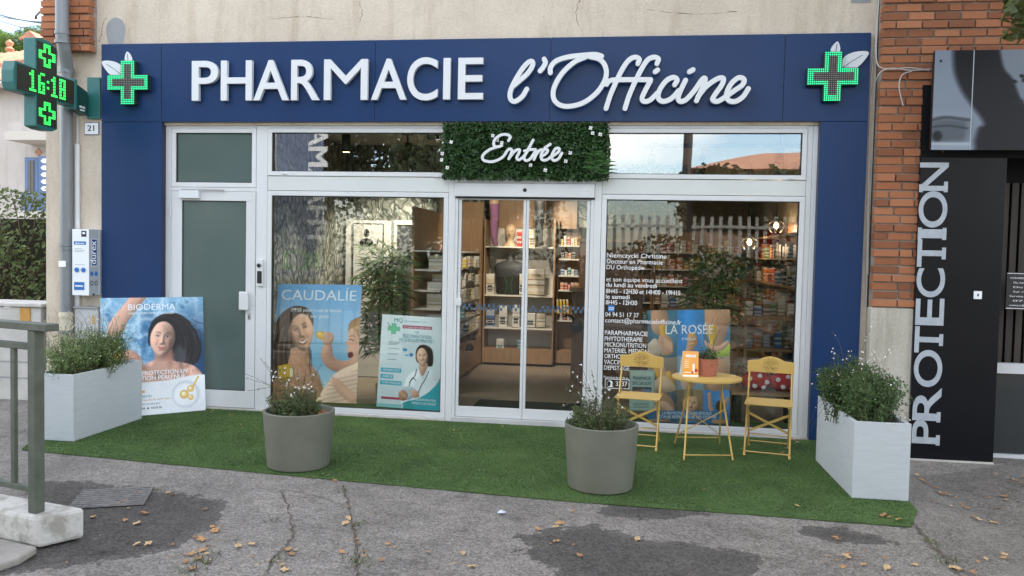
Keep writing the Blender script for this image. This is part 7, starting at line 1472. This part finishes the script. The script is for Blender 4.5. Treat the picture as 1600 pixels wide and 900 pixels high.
# narrow shelf goods
for k, z in enumerate(rs):
    x = -.93
    pal = [['yellow','cream','red','cream'],['black','brown','orange','black'],['blue','white','teal','white'],['orange','red','orange','red'],['white','red','cream','black']][k]; i = 0
    while x < -.70:
        w_ = rg.uniform(.035,.06); h_ = rg.uniform(.08,.15); pack(pal[i%4], x+w_/2, 4.45, z, w_*.92, .10, h_, 'on the narrow oak shelf, board %s' % ['one','two','three','four','five'][k]); x += w_+.006; i += 1
for k in range(4):
    p = at(871+k*5.2,490,4.30); o = pack('yellow', p.x, 4.33, p.z, .032, .05, .22, 'x', 0, 'hanging_pack'); del o['group']; o['label'] = '%s slim yellow pack hanging in front of the narrow shelf' % ['leftmost','second from left','third from left','rightmost'][k]; o.rotation_euler = (0,rad(-6),0)
bp_ = at(901,510,2.35); bpt = thing('pressure_monitor', (bp_.x,2.35,bp_.z), 'black round blood pressure gauge hanging on the brown counter', 'gauge'); mb = MB(); mb.tube([(bp_.x,2.33,bp_.z),(bp_.x,2.40,bp_.z)],.085,18); ob('dial', mb, M_black, bpt); mb = MB(); mb.tube(catmull([(bp_.x-.02,2.36,bp_.z+.08),(bp_.x-.10,2.36,bp_.z+.14),(bp_.x-.18,2.37,bp_.z+.12)],5),.014,6); ob('hose', mb, M_black, bpt)
# deep shelving behind the right window
SX0, SX1 = -.35, 2.48
for ui, (x0, x1) in enumerate(((SX0,.6),(.62,1.55),(1.57,2.48))):
    zz = [.55,.9,1.22,1.54,1.86]; shelf_unit('wall_shelf','oak wall shelf of medicine packs at the back, %s of three' % ('left','middle','right')[ui],x0,x1,7.2,7.6,zz,2.25,M_wood,(1,1),M_wood,.35)
    for k, z in enumerate(zz):
        x = x0+.04; pal = [['brown','white','teal'],['blue','white','brown'],['orange','red','cream'],['orange','yellow','cream'],['red','orange','white']][k] if ui < 2 else ['yellow','orange','yellow']
        while x < x1-.14:
            w_ = rg.uniform(.07,.13); h_ = rg.uniform(.12,.24); pack(rg.choice(pal), x+w_/2, 7.34, z, w_*.92, .14, h_, 'on the back wall shelf, %s unit, row %s' % (('left','middle','right')[ui],['one','two','three','four','five'][k])); x += w_+.01
for i, (x0, x1, y0, lab) in enumerate(((.55,1.45,3.3,'low oak display table behind the right window'),(1.55,2.35,2.2,'oak display rack near the right window edge'))):
    t = thing('display_table', ((x0+x1)/2,y0+.3,.03), lab, 'table'); ob('top', MB().box(x0,x1,y0,y0+.6,1.0,1.04), M_wood, t); ob('lower_shelf', MB().box(x0+.02,x1-.02,y0+.02,y0+.58,.6,.63), M_wood, t); ob('bottom_shelf', MB().box(x0+.02,x1-.02,y0+.02,y0+.58,.25,.28), M_wood, t)
    for px2 in (x0+.03,x1-.03):
        for py2 in (y0+.03,y0+.57): ob('leg', MB().box(px2-.02,px2+.02,py2-.02,py2+.02,.031,.999), M_wood, t)
    for z, n_ in ((1.041,7),(.631,6),(.281,6)):
        for k in range(n_): xx = x0+.08+(x1-x0-.16)*k/(n_-1); pack(rg.choice(['white','green','brown','orange','pink','cream','blue']), xx, y0+.25+rg.uniform(-.1,.1), z, .09, .12, rg.uniform(.10,.22), 'on the %s, %s' % (('low oak table','oak rack by the glass')[i], {1:'top level',0:'lower level'}[int(z)] if z > .5 else 'bottom level'))
rw = thing('side_shelf', (2.3,3.5,.03), 'oak shelf along the right inner wall behind the right window', 'shelf'); ob('back_panel', MB().box(2.47,2.495,.9,6.8,.031,2.3), M_wood2, rw); ob('end_panel', MB().box(2.12,2.469,.9,.94,.031,2.3), M_wood2, rw)
RWZ = [.35,.72,1.08,1.42,1.78,2.1]
for z in RWZ: ob('shelf_board', MB().box(2.12,2.469,.941,6.8,z-.025,z), M_wood, rw)
for k, z in enumerate(RWZ[:-1]):
    y = 1.0
    while y < 6.6:
        w_ = rg.uniform(.12,.24); pack(rg.choice(['white','orange','brown','green','cream','blue','red','black']), 2.27+rg.uniform(-.05,.03), y+w_/2, z, .16, w_*.9, rg.uniform(.12,.26), 'on the right wall shelf, row %s' % ['one','two','three','four','five'][k]); y += w_+.03
# red spotted cushions on a low table by the glass
tbl = thing('low_table', (1.4,.5,.03), 'low wooden table with dark legs inside the right window behind the chair', 'table'); a, b = at(1140,609,.45), at(1246,613,.45); zt = a.z; ob('top', MB().box(a.x,b.x-.02,.32,.70,zt-.03,zt), M_wood, tbl)
for xx in (a.x+.05,b.x-.09): ob('leg', MB().box(xx,xx+.06,.34,.42,.061 if False else .061,zt-.031), M_black, tbl); ob('leg', MB().box(xx,xx+.06,.60,.68,.031,zt-.031), M_black, tbl)
M_redc = mat('red_cloth', (.42,.02,.025), .8)
for i, u in enumerate((1182,1226)):
    c = at(u,597,.5); t = thing('red_cushion', (c.x,.5,zt), '%s red cushion with white dots on the low table' % ('left','right')[i], 'cushion', 'red cushions on the low table'); ob('cloth', MB().ball((c.x,.5,zt+.10),.17,18,10,(1,.6,.58)), M_redc, t, True); mb = MB()
    for dx, dz in ((-.08,.03),(.02,.06),(.09,.0),(-.03,-.04),(.06,-.05)):
        yy = .5-.6*.17*math.sqrt(max(.05,1-(dx/.17)**2-(dz/.1)**2)); mb.ball((c.x+dx,yy,zt+.10+dz),.026,10,6,(1,.35,1))
    ob('white_dot', mb, M_flower, t)
# ---------------------------------------------------------------- bamboo plants in the windows
def bamboo(x, y, zp, H, label, seed, nst, nl):
    t = thing('bamboo_plant', (x,y,zp), label, 'plant'); r = random.Random(seed); R = np.random.default_rng(seed); mb = MB()
    prof = [(.075,0),(.08,.01)]+[(.082+.012*k/8+(.004 if k%2 else 0),.01+.19*k/8) for k in range(1,9)]+[(.085,.205),(.075,.19)]; ob('wicker_pot', MB().lathe(prof,(x,y,zp),24), mat('wicker',(.36,.27,.16),.8,c2=(.46,.36,.22),nscale=30,stretch=(1,1,5)), t, True); ob('soil', MB().lathe([(.001,.18),(.078,.178)],(x,y,zp),16), M_soil, t)
    V = []
    for i in range(nst):
        a = 2*math.pi*i/nst; pts = catmull([(x+.03*math.cos(a),y+.03*math.sin(a),zp+.15),(x+.05*math.cos(a),y+.05*math.sin(a),zp+H*.5),(x+.10*math.cos(a+.5),y+.08*math.sin(a+.5),zp+H*r.uniform(.85,1.0))],6); mb.tube(pts,.009,6)
        for k in range(nl):
            u_ = 3+r.random()**.7*(len(pts)-4.01); i_ = int(u_); p = pts[i_]+(pts[i_+1]-pts[i_])*(u_-i_); b_ = r.uniform(0,2*math.pi); d = np.array([math.cos(b_),math.sin(b_)*.7,r.uniform(-.1,.6)]); e = p+d*r.uniform(.08,.26)
            mb.tube([p,e],.003,3,False)
            for j in range(6):
                c_ = r.uniform(0,2*math.pi); l = r.uniform(.12,.22); dd = d*.5+np.array([math.cos(c_),math.sin(c_)*.8,r.uniform(-.7,.4)]); dd /= np.linalg.norm(dd); s = np.cross(dd,[0,-.5,1]); s /= np.linalg.norm(s)+1e-9; q0 = e; q1 = e+dd*l*.45+s*l*.075; q2 = e+dd*l-np.array([0,0,l*.18]); q3 = e+dd*l*.45-s*l*.075; V += [q0,q1,q2,q3]
    ob('cane', mb, mat('cane',(.17,.15,.06),.6,c2=(.22,.2,.09),nscale=10), t); cloud_obj('leaf', np.array(V), leaf_mat('bamboo_leaf',(.06,.12,.035),(.16,.26,.085),(.24,.32,.13),scale=9), t); return t
bamboo(-2.62,.62,.06,1.72,'tall bamboo plant in a wicker pot inside the left window',3,7,34)
bamboo(1.02,1.0,.06,1.85,'tall bamboo plant standing inside the right window behind the poster',4,6,22)
rp = thing('red_foliage', (1.8,5.2,1.0), 'hanging red foliage plant deep behind the right window', 'plant'); R = np.random.default_rng(61); c = at(1206,400,5.0); n = 900; q = R.normal(0,1,(n,3)); q /= np.linalg.norm(q,axis=1,keepdims=True); q *= R.random((n,1))**.4*np.array([.22,.16,.38]); cloud_obj('leaf', leaf_cloud(n,np.array(c)+q,R.uniform(.06,.12,n),np.tile([0,-1,.3],(n,1)),.7,.5,R), leaf_mat('red_leaf',(.16,.012,.012),(.34,.03,.02),scale=10), rp); ob('stem', MB().tube([(c.x,5,c.z-.3),(c.x,5,.03)],.02,8), M_twig, rp)
# ---------------------------------------------------------------- lamps: track spots (lit) and pendants (lit)
M_bulb = mat('warm_bulb', (1,.8,.5), .5, emit=(1.0,.62,.28), es=4); M_spotface = mat('spot_lens', (1,.9,.7), .5, emit=(1.0,.75,.45), es=3)
def track_spot(p, aim, label, power=45, ang=85):
    t = thing('track_spot', (p[0],p[1],3.2), label, 'spot lamp', 'black track spots on the ceiling'); p = Vector(p); d = (Vector(aim)-p).normalized()
    ob('stem', MB().tube([(p.x,p.y,3.199),(p.x,p.y,p.z+.02)],.012,8), M_black, t); ob('adapter', MB().box(p.x-.07,p.x+.07,p.y-.018,p.y+.018,3.17,3.199), M_black, t)
    ob('can', MB().tube([p-d*.09,p+d*.11],.048,16), M_black, t, True); ob('lens', MB().tube([p+d*.108,p+d*.113],.038,14), M_spotface, t)
    ld = bpy.data.lights.new('spot_light','SPOT'); ld.energy = power; ld.spot_size = rad(ang); ld.spot_blend = .6; ld.color = (1,.84,.66); ld.shadow_soft_size = .04
    lo = bpy.data.objects.new('spot_light', ld); COL.objects.link(lo); lo.parent = t; lo.location = p+d*.13-t.location; lo.rotation_euler = (-d).to_track_quat('Z','Y').to_euler(); return t
p = at(541,222,.62); track_spot(p,(p.x-.05,p.y+.25,0),'lit black track spot behind the left transom window',26)
SP = [((-1.5,1.6,2.98),(-1.6,4.2,1.2),'track spot aimed at the display shelf'),((-1.2,3.0,2.98),(-.9,4.4,1.3),'track spot nearest the narrow shelf'),((.35,2.2,2.95),(.2,3.6,.8),'leftmost lit track spot behind the right window'),((1.0,2.4,2.95),(1.0,3.7,.8),'second track spot behind the right window'),((1.2,5.2,2.95),(1.0,7.2,1.3),'far track spot before the back wall shelves'),((2.0,5.2,2.95),(2.1,7.2,1.3),'far track spot above the yellow packs'),((-2.6,1.4,2.98),(-3.2,2.5,1.2),'track spot aimed at the wallpaper wall'),((-.9,5.6,2.95),(-.2,7.2,1.4),'far track spot behind the counter'),((1.75,1.3,2.95),(1.9,2.5,.6),'track spot nearest the right window edge')]
for a, b, l in SP: track_spot(a, b, l, (58 if a[0] < -2 else 44) if a[0] < -.95 else (3.5 if a[1] > 4 else 5))
for i, (u, v) in enumerate(((1213,352),(1171,378),(1241,379))):
    c = at(u, v, 4.2); t = thing('pendant_lamp', (c.x,4.2,3.2), '%s glowing bulb pendant behind the right window' % ('highest','left lower','right lower')[i], 'pendant lamp', 'bulb pendants'); ob('cord', MB().tube([(c.x,4.2,3.199),(c.x,4.2,c.z+.10)],.005,6), M_black, t); ob('socket', MB().tube([(c.x,4.2,c.z+.10),(c.x,4.2,c.z+.045)],.02,10), M_black, t); ob('bulb', MB().lathe([(.004,-.05),(.03,-.03),(.036,0),(.025,.03),(.014,.045)],(c.x,4.2,c.z),14), M_bulb, t, True)
    mb = MB()
    for k in range(8): a = 2*math.pi*k/8; mb.tube(catmull([(c.x,4.2,c.z+.09),(c.x+.10*math.cos(a),4.2+.10*math.sin(a),c.z+.03),(c.x+.11*math.cos(a),4.2+.11*math.sin(a),c.z-.03),(c.x+.07*math.cos(a),4.2+.07*math.sin(a),c.z-.11)],4),.004,4,False)
    ob('cage', mb, M_black, t); ld = bpy.data.lights.new('bulb_light','POINT'); ld.energy = 3; ld.color = (1,.7,.4); ld.shadow_soft_size = .04; lo = bpy.data.objects.new('bulb_light', ld); COL.objects.link(lo); lo.parent = t; lo.location = Vector((c.x,4.2,c.z-.07))-t.location
for x_, y_ in ((-.2,2.3),(.3,2.3)): pass
tag(ob('ceiling_track', MB().box(-.3,2.2,2.28,2.32,3.15,3.199).box(-2.4,-.4,1.58,1.62,3.15,3.199), M_black), 'black ceiling track carrying the spots', 'lamp track')

# every pack of a row told apart by its place in the row
from collections import defaultdict
rows = defaultdict(list)
for o in bpy.data.objects:
    if o.name.startswith('product_box') and o.get('group'): rows[o['label']].append(o)
ORD = ['first','second','third','fourth','fifth','sixth','seventh','eighth','ninth','tenth','eleventh','twelfth']
for lab, os_ in rows.items():
    if len(os_) < 2: continue
    d_ = lambda o: float((np.array(o.location)-CAM)@_r/((np.array(o.location)-CAM)@_f))
    for i, o in enumerate(sorted(os_, key=d_)): o['label'] = '%s %s' % (ORD[min(i,11)]+' from left', lab)
# ---------------------------------------------------------------- fallen leaves, weeds, litter
r_ = random.Random(90); LEAFM = []
M_dry = [mat('dry_leaf_a', (.34,.17,.065), .85, c2=(.45,.26,.11), nscale=30), mat('dry_leaf_b', (.42,.27,.12), .85, c2=(.52,.37,.2), nscale=30), mat('dry_leaf_c', (.24,.12,.055), .85, c2=(.32,.18,.08), nscale=30)]
for k in range(6):
    n = 11; mb = MB(); R_ = []
    for i in range(n): a = 2*math.pi*i/n; q = (.055 if i%2 == 0 else .032)*r_.uniform(.75,1.15); R_.append((q*math.cos(a), q*.8*math.sin(a), .004+.014*abs(math.sin(a*1.5+k))*r_.uniform(.4,1)))
    mb.add([(0,0,.005)]+R_, [(0,1+i,1+(i+1)%n) for i in range(n)]); me = new_mesh('dry_leaf', mb); me.materials.append(M_dry[k%3]); LEAFM.append(me)
def dry_leaf(u, v, s=1.0, grp=None):
    p = gd(u, v); onturf = bool(in_poly(np.array(p.x), np.array(p.y), TURF)); o = bpy.data.objects.new('dry_leaf', r_.choice(LEAFM)); COL.objects.link(o); z = gh(p.x,p.y)+(.024 if onturf else .009)
    o.location = (p.x,p.y,z); q = r_.uniform(.38,1.0)*s*.68; o.scale = (q,q,q); o.rotation_euler = (r_.uniform(-.2,.2),r_.uniform(-.2,.2),r_.uniform(0,6.28))
    zone = 'beside the white kerb block' if u < 262 else 'left of the cracks' if u < 405 else 'around the cracks' if u < 600 else 'on the open grey asphalt' if u < 795 else 'on the wide dark patch' if u < 1050 else 'in front of the right planter' if u < 1425 else 'before the black shop' if v < 830 else 'right of the pavement seam'
    g = grp or (('on the turf, left of the entrance' if u < 640 else 'on the turf near the bistro set' if u < 1300 and v < 740 else 'on the turf edge, right half') if onturf else zone); tag(o, 'dry brown leaf lying %s' % g, 'leaf', 'dry leaves '+g)
L1 = [(184,772,1),(270,775,1),(180,778,1),(262,772,1),(215,772,1),(190,790,1),(200,796,1),(196,785,1),(225,804,1.2),(145,810,1.3),(195,815,1),(215,820,1),(213,853,1),(270,853,1),(232,852,1),(320,798,1),(332,825,1),(335,832,1),(340,828,1),(308,842,1.2),(315,846,1.2),(300,868,1),(318,862,1.1),(322,868,1.2),(290,880,1.2),(372,856,1),(393,852,1),(340,848,1),(310,875,1),(325,880,1.1),(300,892,1.2),(310,860,1),(450,861,1.1),(455,868,1.2),(462,862,1),(440,885,1),(445,893,1),(552,785,1),(544,794,1),(540,820,1),(523,753,1),(606,852,1),(669,865,1),(737,888,1),(710,883,1),(724,867,.8),(545,812,.9),(556,845,.9),(868,825,1.3),(875,820,1.2),(840,829,1),(870,848,1),(905,870,1),(895,800,.9),(995,845,1),(1323,872,1.2),(1382,875,1.2),(1350,884,1),(1385,890,1.1),(1430,883,1),(1310,845,1.5),(1305,842,1.3),(1490,890,1.2),(1495,892,1.2),(1500,893,1.2),(1520,897,1.2),(1570,860,1.3),(1577,866,1.3),(1568,868,1.2),(1540,875,1.1),(1528,880,1),(1430,885,1),(1433,730,1.1),(1436,736,1.2),(1442,738,1.2),(1450,742,1),(1462,748,1.1),(1470,756,1.3),(1475,758,1.3),(1485,758,1.2),(1495,760,1),(1503,772,1.2),(1508,776,1.2),(1512,778,1.1),(1522,793,1.2),(1530,796,1.2),(1550,797,1.2),(1556,798,1),(1573,763,1.3),(1569,758,1),(1545,760,1),(1595,738,1.1),(1588,734,1.2),(1600,730,1.1),(1580,732,1),(1487,780,1.1),(1460,780,1),(1560,775,.9),(330,648,.8),(362,652,.9),(376,667,.9),(333,645,.8),(709,676,.9),(785,670,.8),(1380,811,1.3),(1390,813,1.1),(1405,818,1.2),(1245,795,1),(1275,720,1.1),(1240,692,1.2),(1236,690,1.1),(1245,695,1),(1228,705,.9),(1222,712,.9),(545,640,.8),(505,745,.8),(1100,770,.8),(640,700,.7),(1160,705,.9),(250,668,.8)]
for u, v, s in L1: dry_leaf(u, v, s)
for k in range(46): u, v = r_.choice([(310,865),(560,860),(1480,765),(430,880),(870,850),(1580,735),(1330,880),(200,800)]); dry_leaf(u+r_.gauss(0,26), v+r_.gauss(0,8), r_.uniform(.4,.8))
# crumbs of gravel and leaf litter
n = 900; R = np.random.default_rng(95); gx = R.uniform(-4.4,3.2,n); gy = R.uniform(-4.2,-.3,n); ok = ~in_poly(gx,gy,TURF); gx, gy = gx[ok], gy[ok]; n = len(gx); gz = np.array([gh(a,b) for a,b in zip(gx,gy)])+.006
V = leaf_cloud(n,np.stack([gx,gy,gz],-1),R.uniform(.008,.022,n),np.tile([0,0,1.],(n,1)),.35,.7,R); cloud_obj('leaf_litter', V, leaf_mat('litter',(.10,.075,.05),(.25,.18,.10),(.45,.4,.33),scale=20,trans=0.0)); tag(bpy.data.objects['leaf_litter'],'fine leaf litter and grit scattered over the asphalt','litter')
# weeds in the cracks
M_weed = leaf_mat('weed', (.05,.075,.02), (.11,.14,.04), scale=20)
for i, (u, v, s, lab) in enumerate(((555,822,1,'weed in the middle of the long crack'),(554,880,1.4,'largest weed low in the long crack'),(535,768,.7,'small weed where the long crack meets the turf'),(437,876,1,'weed in the branching crack'),(320,872,1.2,'weed among the leaves left of the cracks'),(248,766,.8,'tuft at the edge of the dark patch'),(1482,878,1.3,'weed in the pavement seam near the picture bottom'),(1455,850,.8,'upper weed in the pavement seam'),(425,812,.7,'upper weed in the branching crack'),(300,893,1.2,'low weed at the picture bottom left of the cracks'))):
    p = gd(u,v); V = []
    for k in range(int(26*s)):
        a = r_.uniform(0,6.28); l = r_.uniform(.012,.04)*s; q = np.array([p.x+r_.gauss(0,.035*s),p.y+r_.gauss(0,.05*s),gh(p.x,p.y)+.006]); d = np.array([math.cos(a)*.7,math.sin(a)*.7,r_.uniform(.25,1)]); d /= np.linalg.norm(d); s_ = np.array([-math.sin(a),math.cos(a),0])*.004; V += [q-s_,q+s_,q+d*l+s_*.3,q+d*l-s_*.3]
    tag(cloud_obj('weed_tuft', np.array(V), M_weed), lab, 'weed')
lt = MB(); p = gd(784,804); lt.add([(p.x-.03,p.y-.012,.012),(p.x+.02,p.y-.02,.02),(p.x+.032,p.y+.015,.014),(p.x-.01,p.y+.022,.026),(p.x-.028,p.y+.012,.015)],[(0,1,3),(1,2,3),(0,3,4)]); tag(ob('paper_scrap', lt, mat('paper', (.55,.60,.75), .7)), 'crumpled pale blue paper scrap on the asphalt', 'litter')
